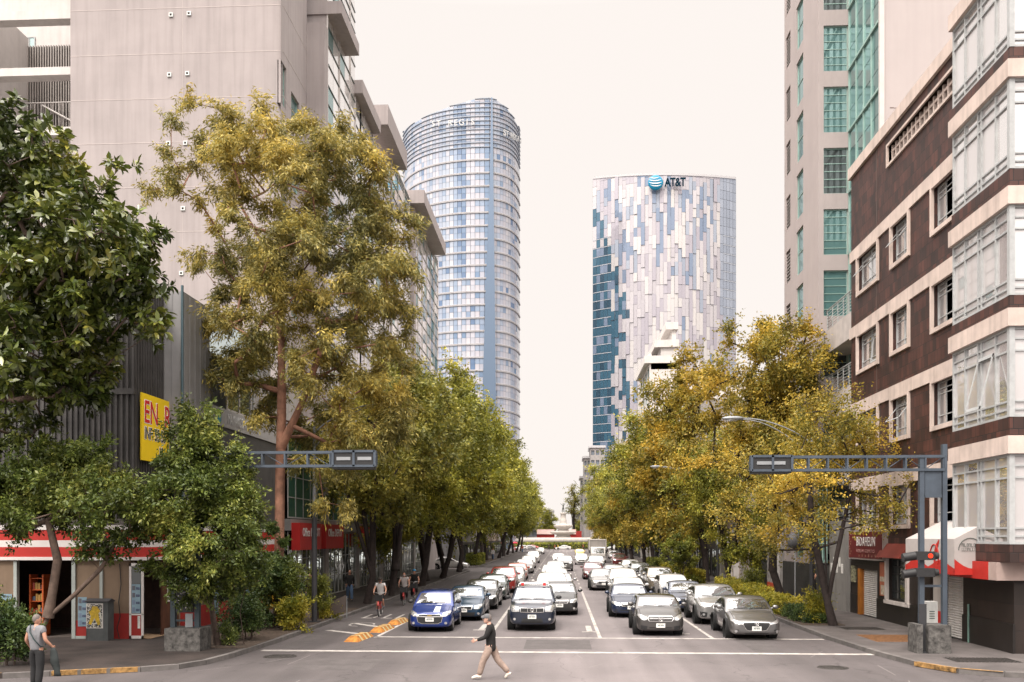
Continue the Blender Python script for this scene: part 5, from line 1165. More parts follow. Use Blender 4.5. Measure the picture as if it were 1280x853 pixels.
# yellow for-rent banner
t = thing('banner', 'yellow EN RENTA banner with red letters on the corrugated wall', 'banner', (-14.55, 33, 6.4))
mb = MB(); mb.box(-14.6, -14.55, 31.25, 35.4, 6.3, 8.65); mb.build('banner_sheet', M('banner_yellow', (.75, .52, .01), .6, var=.05), t)
mrl = M('letter_red', (.5, .02, .02), .6)
for m_, bo, xx in ((mwl, .035, -14.545), (mrl, .008, -14.537)): text('EN  RENTA', 1.12, m_, t, (xx, 31.42, 7.98), FACE_E, .003, align='LEFT', sx=.80, bold=bo)
for m_, bo, xx in ((mwl, .03, -14.545), (M('letter_black', (.015, .02, .025), .6), .006, -14.537)): text('INF: 55 55', .6, m_, t, (xx, 31.45, 7.25), FACE_E, .003, align='LEFT', sx=.68, bold=bo); text('10', .55, m_, t, (xx, 32.6, 6.65), FACE_E, .003, align='LEFT', sx=.68, bold=bo)
# white frame building at far left behind
b = thing('stair_building', 'white framed building with slatted screen and outside stair at the upper left', 'building', (-30, 54, 0))
mb = MB(); mb.box(-48, XL0-.05, 56, 70, 0, 50); mb.build('wall', mWhiteW, b)
mb = MB()
for y0_, y1_ in ((14, 25), (85, 95), (160, 170)): mb.box(-48, XL0-.03, 49.6, 50.3, zz(y1_, -30, 49.6), zz(y0_, -30, 49.6))
mb.build('beam', mWhiteW, b)
z0, z1 = zz(95, -28, 54), zz(52, -28, 54); x0, x1 = xY(31, 54), XL0
mb = MB(); mb.box(x0, x1, 54.4, 54.5, z0-4, z1); mb.build('screen_back', M('screen_dark', (.06, .055, .05), .8), b)
mb = MB(); x = x0
while x < x1: mb.box(x, x+.06, 54.25, 54.33, z0-4, z1); x += .16
mb.build('slatted_screen', M('slat_metal', (.3, .27, .25), .5), b)
mb = MB(); mb.box(x0, x1, 54, 54.2, z0-5.4, z0-4.9); mb.box(x0-.3, x0, 50, 54.4, z0-6, z1+.5)
mb.build('landing', mWhiteW, b)
mb = MB(); mb.tube([(x0, 53.9, z0-1.6), (x1, 53.9, z0-1.6)], .04, 6); mb.tube([(x0+1.2, 53.8, z0-1.8), (x1, 53.8, z0-4.2)], .06, 6); mb.tube([(x0+1.2, 53.8, z0-2.7), (x1, 53.8, z0-5.1)], .06, 6)
x = x0
while x < x1: mb.tube([(x, 53.9, z0-1.6), (x, 53.9, z0-5.0)], .02, 4); x += .22
mb.build('stair_railing', mWFrame, b)
window(b, 'Y', 56, -1, -34, x0-.5, zz(75, -30, 56), zz(45, -30, 56), mFrame, mTeal, us=(.33, .66), zs=(.5,), fw=.06, k=.02)
# ---- beyond the side street, left
b = thing('graffiti_wall_building', 'grey metal sided low building with poster wall behind the white side-on sedan', 'building', (-13.5, 109.5, 0))
mb = MB(); mb.box(-34, -13.4, 110, 122, .1, 7.5); mb.build('wall', M('metal_siding', (.3, .3, .31), .4, metal=.5, var=.35, scale=1.2, streak=.4), b)
x = -28.5; k = 0
mb = MB(); mr_ = MB()
for q in range(6):
    for r_ in range(4): (mr_ if q in (3, 4) else mb).box(-22.5+q*1.15, -21.6+q*1.15, 109.93, 110, 1.1+r_*.8, 1.65+r_*.8)
mb.build('poster_frame', MC['paper'], b); mr_.build('red_panel', mRedB, b); mb = MB(); mb.box(-19.5, -14.8, 109.9, 110, 4.4, 6.6); mb.build('sign_board', MC['board_grey'], b); mb = MB(); mb.lathe([(0, 0), (.75, 0), (.75, .04), (0, .04)], 20, (-17.6, 109.86, 5.4), axis='y'); mb.build('round_logo', M('logo_orange', (.5, .25, .02), .6), b)
for i, (y0, y1, H_, lb) in enumerate(((122.5, 146, 16, 'grey block behind the left row of trees past the side street'), (146.5, 176, 22, 'pale block behind the left row of trees'), (176.5, 206, 17, 'peach block behind the left row of trees'), (206.5, 234, 24, 'last white block on the left before the roundabout'))):
    gbuild('street_building', lb, 'building', -14, 1, y0, y1, H_, [mGreyW, mWhiteW, mPeach, mWhiteW][i], mFrame, mDkGlass, 5, 4, base=mDkW)
# ------------------------------------------------------------------ curved hotel tower, left
def bez(a, c, b_, n): return [((1-t)**2*a[0]+2*t*(1-t)*c[0]+t*t*b_[0], (1-t)**2*a[1]+2*t*(1-t)*c[1]+t*t*b_[1]) for t in [i/n for i in range(n+1)]]
A = (xY(504, 316), 316); B = (xY(612, 296), 296); C_ = (xY(649.5, 314), 314)
cl = bez(A, (A[0]+7, 295), B, 30); cr = bez(B, (C_[0]-.3, 298), C_, 14)
TOPS = [(500, 168), (515, 156), (530, 147), (545, 140), (560, 134.5), (575, 129.5), (590, 125), (605, 122.5), (613, 122), (622, 126), (632, 134), (641, 146), (650, 163)]
def pxof(x, y): d = -sT*x+cT*y; return 640+FPX*(cT*x+sT*y)/d
def topz(x, y):
    p = pxof(x, y)
    for i in range(len(TOPS)-1):
        if TOPS[i][0] <= p <= TOPS[i+1][0]: t = (p-TOPS[i][0])/(TOPS[i+1][0]-TOPS[i][0]); return zz(TOPS[i][1]*(1-t)+TOPS[i+1][1]*t, x, y)
    return zz(163, x, y)
b = thing('hotel_tower', 'curved blue white glass tower with ST REGIS lettering and slanted crown', 'tower', (B[0]-8, 312, 0))
mStP = ISL('hotel_pane', [(.36, .37, .42), (.40, .40, .45), (.27, .31, .39), (.38, .37, .41), (.21, .27, .37), (.33, .34, .40), (.43, .42, .45), (.30, .34, .41)], .15, 1.0); mStB = M('hotel_band', (.43, .42, .43), .5, var=.05); mStBlue = GL('hotel_blue', (.07, .11, .17), (.3, .38, .5), .2, .5, wav=.1); mLnG = M('hotel_line', (.16, .20, .26), .5)
mStBluePane = ISL('hotel_blue_pane', [(.08, .14, .25), (.12, .19, .30), (.17, .23, .33)], .15, 1.0)
path = cl + cr[1:]
z = 2; k = 0; CR = zz(187, B[0], B[1])
def ringstrip(mb, z0, z1, out, mi=0):
    for i in range(len(path)-1):
        (x0, y0), (x1, y1) = path[i], path[i+1]; t0, t1 = topz(x0, y0), topz(x1, y1)
        a0, a1 = min(z1, t0), min(z1, t1)
        if a0 <= z0 and a1 <= z0: continue
        a0, a1 = max(a0, z0), max(a1, z0); nx, ny = (y1-y0), -(x1-x0); l = math.hypot(nx, ny); nx, ny = nx/l*out, ny/l*out
        mb.add([(x0+nx, y0+ny, z0), (x1+nx, y1+ny, z0), (x1+nx, y1+ny, a1), (x0+nx, y0+ny, a0), (x0-nx, y0-ny, a0), (x1-nx, y1-ny, a1), (x0-nx, y0-ny, z0), (x1-nx, y1-ny, z0)], [(0,1,2,3),(3,2,5,4),(0,6,7,1)], mi)
fhS = 4.25
while z < 160:
    g = MB(); 
    crown = z > CR-3
    for i in range(len(path)-1):
        (x0, y0), (x1, y1) = path[i], path[i+1]; px_ = pxof((x0+x1)/2, (y0+y1)/2)
        tz = min(topz(x0, y0), topz(x1, y1))
        zs_ = (0, .5, 1) 
        for r_ in range(2):
            za, zb_ = z+.5+(fhS-.5)*r_/2, z+.5+(fhS-.5)*(r_+1)/2-.08
            if crown: za, zb_ = z+fhS*r_/2, z+fhS*(r_+1)/2-.06
            z2a, z2b = min(zb_, topz(x0, y0)), min(zb_, topz(x1, y1))
            if min(z2a, z2b) <= za: continue
            blue = 605 < px_ < 614 or (px_ > 570 and px_ < 577+4 and z > 85) or random.random() < (.05 if z < 70 else .08)
            e = .04
            g.add([(x0+(x1-x0)*e, y0+(y1-y0)*e, za), (x1-(x1-x0)*e, y1-(y1-y0)*e, za), (x1-(x1-x0)*e, y1-(y1-y0)*e, z2b), (x0+(x1-x0)*e, y0+(y1-y0)*e, z2a)], [(0, 1, 2, 3)], 1 if blue else 0)
    o = g.build('window_band', [mStP, mStBluePane], b)
    if not crown:
        g = MB(); ringstrip(g, z, z+.2, .3); ringstrip(g, z+.3, z+.5, .3); g.build('floor_band', mStB, o)
    else:
        g = MB(); 
        for q in range(3): ringstrip(g, z+q*1.42, z+q*1.42+.28, .3)
        g.build('louvre_line', mLnG if False else M('crown_line', (.26, .29, .34), .4), o)
    z += fhS
g = MB(); ix = [p for p in path]
for i in range(len(path)-1):
    (x0, y0), (x1, y1) = path[i], path[i+1]; g.quad((x0, y0+.5, 0), (x1, y1+.5, 0), (x1, y1+.5, topz(x1, y1)-.3), (x0, y0+.5, topz(x0, y0)-.3))
g.quad((A[0], A[1], 0), (A[0]+4, 335, 0), (A[0]+4, 335, 120), (A[0], A[1], topz(*A))); g.quad((C_[0], C_[1], 0), (C_[0]-4, 335, 0), (C_[0]-4, 335, 120), (C_[0], C_[1], topz(*C_)))
g.build('core_wall', mLnG, b)
g = MB(); zt_ = topz(*B)
wl = [(614.5, 122), (612, 250), (607, 380), (604, 480), (603, 600)]; wr = [(616, 122), (617.5, 250), (619, 380), (620, 480), (621, 600)]
for i in range(len(wl)-1):
    q = []
    for (p_, r_) in (wl[i], wr[i], wr[i+1], wl[i+1]):
        x_ = xY(p_, 296.6); q.append((x_, 295.1, zz(r_, x_, 295.1)))
    m_ = q[0][0]+.6; g.quad(*q)
g.build('blue_corner_strip', mStBlue, b)
def onpath(px):
    i = max(k for k in range(len(path)-1) if pxof(*path[k]) <= px or k == 0); u_ = (px-pxof(*path[i]))/(pxof(*path[i+1])-pxof(*path[i])); p = (path[i][0]*(1-u_)+path[i+1][0]*u_, path[i][1]*(1-u_)+path[i+1][1]*u_); i = max(1, min(len(path)-2, i)); t = Vector((path[i+1][0]-path[i-1][0], path[i+1][1]-path[i-1][1])).normalized(); return p, t
for s_, a_, c_, py, sz in (('ST REGIS', 541, 595, 157, 2.7), ('ST REGIS', 627, 648, 168, 2.7)):
    for i, ch in enumerate(s_):
        if ch == ' ': continue
        p_, t_ = onpath(a_+(c_-a_)*(i+.5)/8); n_ = Vector((t_.y, -t_.x))
        if n_.y > 0: n_ = -n_
        o = text(ch, sz, M('letter_pale', (.48, .48, .47), .5), b, (p_[0]+n_.x*1.2, p_[1]+n_.y*1.2, zz(py-i*.3 if a_ < 600 else py+i*1.2, *p_)), (R(90), 0, math.atan2(t_.y, t_.x)), .05, name='letter', bold=.02)
# ------------------------------------------------------------------ curved office tower with globe emblem, right
A = (xY(741, 353), 353); C_ = (xY(920, 353), 353); n = 40; path = bez(A, ((A[0]+C_[0])/2, 333), C_, n)
b = thing('telecom_tower', 'broad curved tower of mixed pale and blue panels with AT&T sign', 'tower', ((A[0]+C_[0])/2, 360, 0))
pal = [(.56, .53, .55), (.50, .47, .50), (.43, .40, .45), (.33, .37, .45), (.21, .27, .38), (.035, .12, .19), (.02, .07, .12), (.38, .42, .50), (.62, .59, .58)]
mp_ = [GL('tower_panel_%d' % i, tuple(v*.74 for v in c), tuple(min(1, v*.8+.1) for v in c), .2, .5, wav=.25, island=.5) for i, c in enumerate(pal)]
ztop = lambda x, y: zz(217.5 + 5*((pxof(x, y)-830)/90)**2, x, y)
g = MB(); fh_ = 3.35
for i in range(n):
    (x0, y0), (x1, y1) = path[i], path[i+1]; px_ = pxof((x0+x1)/2, (y0+y1)/2); z = 3.0; tz = min(ztop(x0, y0), ztop(x1, y1)); z0 = 0
    run = 0
    while z0 < tz-.01:
        py_ = HZ-(z0-CH)/(-sT*x0+cT*y0)*FPX
        h = fh_*random.choice((1, 1.5, 2, 2.5)); 
        dark = (px_ < 762 and py_ > 316) or (px_ < 786 and py_ > 316 + (px_-762)*3 and random.random() < .62 - (px_-762)*.005)
        if dark: h = fh_; m_ = random.choice((5, 5, 6, 5, 4))
        elif px_ > 902: h = fh_; m_ = random.choice((3, 7, 3, 7, 3) if py_ < 400 else (2, 7, 2, 7))
        elif py_ < 238: m_ = random.choice((1, 2, 2, 1)); h = fh_*3 if z0 < tz-12 else fh_; m_ = 4 if 797 < px_ < 810 else m_
        else:
            f = .30 if py_ < 300 else .17 if py_ < 350 else .07
            m_ = random.choice((3, 4, 4, 7)) if random.random() < f*(1.4 if 760 < px_ < 800 or 860 < px_ < 900 or 815 < px_ < 845 else .6) else random.choice((0, 0, 1, 1, 2, 2, 8, 8))
        ze = min(z0+h, tz); out = random.choice((0, 0, .12, .3)) if 762 < px_ < 902 and py_ > 238 else 0
        nx, ny = (y1-y0), -(x1-x0); l = math.hypot(nx, ny); nx, ny = nx/l*out, ny/l*out; e = .03 if m_ in (5, 6, 3, 7) else .012
        zs_ = [z0+.05, ze-.05]
        a, c_ = (x0+(x1-x0)*e+nx, y0+(y1-y0)*e+ny), (x1-(x1-x0)*e+nx, y1-(y1-y0)*e+ny)
        # each panel leans a hair differently so that it mirrors another patch of sky
        tl_ = random.uniform(-.05, .05)
        g.add([(a[0], a[1], zs_[0]), (c_[0], c_[1]+tl_, zs_[0]), (c_[0], c_[1], zs_[1]), (a[0], a[1]-tl_, zs_[1])], [(0, 1, 2, 3)], m_)
        z0 = ze
g.build('glass_facade', mp_, b)
g = MB()
for i in range(n):
    (x0, y0), (x1, y1) = path[i], path[i+1]; g.quad((x0, y0+.35, 0), (x1, y1+.35, 0), (x1, y1+.35, ztop(x1, y1)), (x0, y0+.35, ztop(x0, y0)))
g.quad((A[0], A[1], 0), (A[0]+6, 385, 0), (A[0]+6, 385, 130), (A[0], A[1], ztop(*A))); g.quad((C_[0], C_[1], 0), (C_[0]-6, 385, 0), (C_[0]-6, 385, 130), (C_[0], C_[1], ztop(*C_)))
g.build('frame_wall', M('tower_frame', (.28, .29, .33), .5), b)
g = MB(); z = 3
while z < 120:
    for i in range(0, n):
        (x0, y0), (x1, y1) = path[i], path[i+1]; px_ = pxof(x0, y0)
        if px_ < 763 or px_ > 902: g.quad((x0, y0-.15, z), (x1, y1-.15, z), (x1, y1-.15, z+.22), (x0, y0-.15, z+.22))
    z += fh_
g.build('floor_line', M('tower_line', (.4, .42, .46), .5), b)
g = MB()
for i in range(n): (x0, y0), (x1, y1) = path[i], path[i+1]; g.quad((x0, y0-.3, ztop(x0, y0)-.6), (x1, y1-.3, ztop(x1, y1)-.6), (x1, y1-.3, ztop(x1, y1)+.2), (x0, y0-.3, ztop(x0, y0)+.2))
g.build('parapet', mStB, b)
yf_ = 341.0; xs_ = xY(819.5, yf_); zs_ = zz(228.5, xs_, yf_); r_ = 9.4/FPX*yf_
g = MB(); g.ball((xs_, yf_, zs_), (r_, .8, r_), 28, 16); gl_ = g.build('globe_emblem', M('globe_blue', (.0, .19, .33), .4, var=.02), b)
g = MB()
for zc, w_, th_, cx_ in ((.55, .62, .10, -.18), (.22, .84, .13, -.12), (-.14, .88, .14, -.08), (-.48, .74, .10, .0)):
    pts = []
    for k in range(13):
        t = -1+2*k/12; x_ = xs_+r_*(cx_+w_*t*.98); zc_ = zs_+r_*(zc+.16*(t*t)-.08); th2 = th_*r_*(1-t*t*.85)*(.5)
        x_ = max(min(x_, xs_+r_*.95), xs_-r_*.95); pts.append((x_, zc_, th2))
    for k in range(12): a, c_ = pts[k], pts[k+1]; g.quad((a[0], yf_-.95, a[1]-a[2]), (c_[0], yf_-.95, c_[1]-c_[2]), (c_[0], yf_-.95, c_[1]+c_[2]), (a[0], yf_-.95, a[1]+a[2]))
g.build('globe_stripe', mwl, gl_)
text('AT&T', 4.3, M('letter_navy', (.004, .02, .035), .9, spec=.05), b, (xY(844, yf_), yf_, zz(228.5, 40, yf_)), FACE_CAM, .15, bold=.14, sx=.74, space=.93)
# antenna masts on the left edge are too small to model; a podium block stands in front of the tower's foot
for px0, px1, py, Y, lb in ((730, 741.5, 573, 330, 'small grey block at the foot of the panelled tower'), (738, 756, 560, 322, 'pale podium with flat roof at the foot of the panelled tower'), (726, 733, 598, 345, 'slim grey block farthest along the right side')):
    x0, x1 = xY(px0, Y), xY(px1, Y); H_ = zz(py, x0, Y); t = thing('distant_building', lb, 'building', (x0, Y, 0)); mb = MB(); facade(mb, 'Y', Y, -1, x0, x1, 0, H_, [(x0+(x1-x0)*(q+.15)/3, x0+(x1-x0)*(q+.85)/3, H_-2.5-r_*3.4, H_-.9-r_*3.4) for q in range(3) for r_ in range(5)], .4)
    mb.quad((x0, Y, 0), (x0, Y+15, 0), (x0, Y+15, H_), (x0, Y, H_)); mb.build('wall', mGreyW, t); mb = MB(); mb.box(x0+.1, x1, Y+.4, Y+14, .1, H_-.1); mb.build('glazing', M('dist_glass', (.14, .16, .19), .4), t); mb = MB(); mb.box(x0-.5, x1+.3, Y-.5, Y+15, H_, H_+.8); mb.build('roof', mStB, t)
# low far structures behind the fountain
for i, (px0, px1, y0, y1, Y, c, lb) in enumerate(((655, 690, 668, 640, 420, (.25, .25, .26), 'long pale low building far behind the fountain at left'), (715, 765, 668, 641, 420, (.3, .29, .28), 'long grey low building far behind the fountain at right'), (600, 655, 668, 625, 400, (.2, .2, .2), 'grey office front far left of the fountain'), (765, 850, 668, 622, 400, (.22, .21, .2), 'grey office front far right of the fountain'))):
    x0, x1 = xY(px0, Y), xY(px1, Y); H_ = zz(y1, x0, Y); t = thing('distant_building', lb, 'building', (x0, Y, 0)); n_ = int((x1-x0)/3); P__ = (x1-x0)/n_
    mb = MB(); facade(mb, 'Y', Y, -1, x0, x1, 0, H_, [(x0+P__*(q+.12), x0+P__*(q+.88), 1+r_*3.4, 3.4+r_*3.4) for q in range(n_) for r_ in range(int((H_-2)/3.4))], .5); mb.build('wall', M('dist_%d' % i, c, .8), t); mb = MB(); mb.box(x0, x1, Y+.5, Y+12, .1, H_-.1); mb.build('glazing', MC['dist_glass'], t); mb = MB(); mb.box(x0-1, x1+1, Y-1.5, Y+13, H_, H_+.9); mb.build('roof', mStB, t)
# ------------------------------------------------------------------ fountain
mSt = M('fountain_stone', (.36, .33, .30), .8, var=.15, scale=1, streak=.2); fx_, fy_ = xY(704, 296), 296
b = thing('fountain', 'tiered stone fountain with bronze archer figure in the roundabout', 'fountain', (fx_, fy_, 0))
z_ = lambda py: zz(py, fx_, fy_)
rr = 15.2
mb = MB(); mb.lathe([(rr*.9, 0), (rr*.9, z_(679)), (rr, z_(678)), (rr*1.01, z_(675.5)), (rr, z_(673)), (rr*.97, z_(672.2)), (rr*.94, z_(674)), (0, z_(674))], 64, (fx_, fy_, 0)); mb.build('basin', mSt, b)
mb = MB(); mb.lathe([(3.0, z_(675)), (2.4, z_(671)), (2.0, z_(669)), (3.9, z_(667)), (4.3, z_(665)), (3.9, z_(664.5)), (1.9, z_(664)), (1.6, z_(662)), (2.9, z_(659)), (3.1, z_(657)), (2.7, z_(656)), (1.25, z_(655.5)), (1.1, z_(653)), (1.15, z_(650)), (.9, z_(649)), (.85, z_(643)), (1.05, z_(642.5)), (.95, z_(641)), (0, z_(641))], 32, (fx_, fy_, 0)); mb.build('tiered_pedestal', mSt, b)
mBrz = M('bronze', (.07, .072, .06), .6, metal=.2)
mb = MB(); s_ = (z_(628.5)-z_(641))/3.4; X0_, Z0_ = fx_, z_(641)
def sp(x, z, y=0): return (X0_+x*s_, fy_+y, Z0_+z*s_)
mb.tube([sp(-.35, 0), sp(-.3, .8), sp(-.12, 1.6), sp(0, 1.75)], [.11*s_, .14*s_, .2*s_, .2*s_], 8); mb.tube([sp(.35, 0), sp(.25, .8), sp(.1, 1.6), sp(0, 1.75)], [.11*s_, .14*s_, .2*s_, .2*s_], 8)
mb.tube([sp(0, 1.6), sp(0, 1.9), sp(.02, 2.3), sp(.0, 2.6), sp(0, 2.8)], [.27*s_, .2*s_, .28*s_, .24*s_, .09*s_], 10); mb.ball(sp(0, 3.0), .19*s_)
mb.tube([sp(-.22, 2.55), sp(-.6, 2.75), sp(-.9, 3.1)], [.09*s_, .08*s_, .06*s_], 6); mb.tube([sp(.22, 2.55), sp(.6, 2.7), sp(.35, 2.95)], [.09*s_, .08*s_, .06*s_], 6); mb.build('bronze_figure', mBrz, b)
t = thing('kiosk', 'white marquee with red edge behind the fountain at left', 'kiosk', (xY(672, 330), 330, 0), group=None); x0, x1 = xY(671, 330), xY(693, 330)
mb = MB(); mb.box(x0, x1, 330, 336, 0, zz(668, x0, 330)); mb.build('wall', mRedB, t); mb = MB(); mb.prof([(329.5, zz(668, x0, 330)), (330.5, zz(662, x0, 330)), (336, zz(662, x0, 330)), (337, zz(668, x0, 330))], x0, x1); mb.build('roof', M('tent_pink', (.55, .38, .34), .7), t)
t = thing('kiosk', 'white marquee with red end panel behind the fountain at right', 'kiosk', (xY(712, 330), 330, 0)); x0, x1 = xY(711, 330), xY(727, 330)
mb = MB(); mb.box(x0, x1, 330, 336, 0, zz(668, x0, 330)); mb.box(x1-2, x1, 329.4, 336, 0, zz(664, x0, 330)); mb.build('wall', mRedB, t); mb = MB(); mb.prof([(329.5, zz(668, x0, 330)), (330.5, zz(662, x0, 330)), (336, zz(662, x0, 330)), (337, zz(668, x0, 330))], x0, x1-2); mb.build('roof', MC['tent_pink'], t)
# ------------------------------------------------------------------ trees and plants
RNG = np.random.default_rng(11)
mBark = M('bark', (.075, .052, .042), .9, var=.4, scale=6, bump=.6, bscale=18); mBarkD = M('dark_bark', (.028, .02, .018), .9, var=.35, scale=6, bump=.6, bscale=18); mBarkR = M('eucalyptus_bark', (.26, .13, .085), .85, var=.4, scale=2.5, bump=.5, bscale=12, streak=.5); mBarkP = M('pale_bark', (.13, .09, .07), .85, var=.35, scale=5, bump=.5)
LF_OLIVE = LEAF('leaf_olive', [(.05, .06, .014), (.13, .135, .025), (.28, .245, .042), (.50, .39, .075)], .3)
LF_GOLD = LEAF('leaf_gold', [(.055, .068, .014), (.165, .148, .026), (.36, .255, .036), (.60, .38, .055)], .35, lo=.6)
LF_GREEN = LEAF('leaf_green', [(.035, .055, .012), (.10, .12, .022), (.22, .225, .034), (.40, .35, .055)], .32)
LF_EUC = LEAF('leaf_eucalyptus', [(.05, .06, .022), (.135, .128, .038), (.29, .23, .055), (.52, .37, .065)], .28, nsc=.28, lo=.6, hi=1.35)
LF_FIC = LEAF('leaf_ficus', [(.016, .027, .006), (.04, .058, .011), (.11, .13, .022), (.36, .32, .06)], .12, rough=.28, spec=.7, nsc=.6, lo=.6, hi=1.2)
LF_LAUREL = LEAF('leaf_laurel', [(.022, .036, .010), (.055, .080, .017), (.13, .155, .03), (.36, .34, .075)], .25, rough=.4, nsc=.5, lo=.5, hi=1.3)
LF_YEL = LEAF('leaf_yellow_hedge', [(.07, .10, .012), (.17, .17, .018), (.34, .28, .03), (.50, .42, .07)], .3, nsc=1.2)
LF_DK = LEAF('leaf_dark_shrub', [(.012, .028, .01), (.03, .055, .015), (.07, .10, .022), (.13, .17, .04)], .2, nsc=.8)
LF_PALE = LEAF('leaf_blue_grey', [(.05, .075, .055), (.10, .14, .10), (.2, .25, .19), (.34, .38, .3)], .2)
LF_GREEN2 = LEAF('leaf_yellow_green', [(.045, .06, .012), (.14, .15, .024), (.30, .28, .036), (.52, .43, .06)], .32)
def leafmesh(name, P, D, size, aspect, droop, up, shape='kite', sj=.35):
    # P (n,3) positions; D (n,3) axis directions; builds one small blade per position
    n = len(P)
    rn = RNG.normal(size=(n, 3)); nrm = rn*(1-up) + np.array([0, 0, 1.0])*up*1.6
    D = D / np.maximum(np.linalg.norm(D, axis=1, keepdims=True), 1e-6); D = D + np.array([0, 0, -droop]); D /= np.linalg.norm(D, axis=1, keepdims=True)
    W = np.cross(D, nrm); W /= np.maximum(np.linalg.norm(W, axis=1, keepdims=True), 1e-6)
    U = np.cross(W, D)
    s = size*(1+RNG.uniform(-sj, sj, (n, 1)))
    if shape == 'kite':
        V = np.stack([P, P + D*s*.45 + W*s*aspect*.5 + U*s*.05, P + D*s, P + D*s*.45 - W*s*aspect*.5 + U*s*.05], 1).reshape(-1, 3); k = 4
        F = np.arange(n*4).reshape(n, 4); per = 4; nf = n
    else:
        a = aspect*.5
        V = np.stack([P, P+D*s*.28+W*s*a*.85+U*s*.06, P+D*s*.62+W*s*a+U*s*.05, P+D*s-U*s*.08, P+D*s*.62-W*s*a+U*s*.05, P+D*s*.28-W*s*a*.85+U*s*.06, P+D*s*.45-U*s*.03], 1).reshape(-1, 3)
        b = np.arange(n)[:, None]*7; F = np.concatenate([b+np.array([[0, 1, 2, 6]]), b+np.array([[2, 3, 4, 6]]), b+np.array([[4, 5, 0, 6]])], 1).reshape(-1, 4); nf = n*3
    me = bpy.data.meshes.new(name); me.vertices.add(len(V)); me.vertices.foreach_set('co', V.astype(np.float32).ravel())
    me.loops.add(nf*4); me.loops.foreach_set('vertex_index', F.astype(np.int32).ravel()); me.polygons.add(nf); me.polygons.foreach_set('loop_start', np.arange(0, nf*4, 4, dtype=np.int32)); me.polygons.foreach_set('loop_total', np.full(nf, 4, np.int32))
    me.update(calc_edges=True); return me
def nodes_in(lobes, n, shell=.5, seed=0):
    rg = np.random.default_rng(seed); vol = np.array([l[3]*l[4]*l[5] for l in lobes])**.75; vol /= vol.sum(); out = []
    for i in rg.choice(len(lobes), n, p=vol):
        l = lobes[i]; d = rg.normal(size=3); d /= np.linalg.norm(d); r = rg.uniform()**(1/3); r = r*(1-shell)+shell*(r**.4); out.append(np.array(l[:3]) + d*r*np.array(l[3:6]))
    return np.array(out)
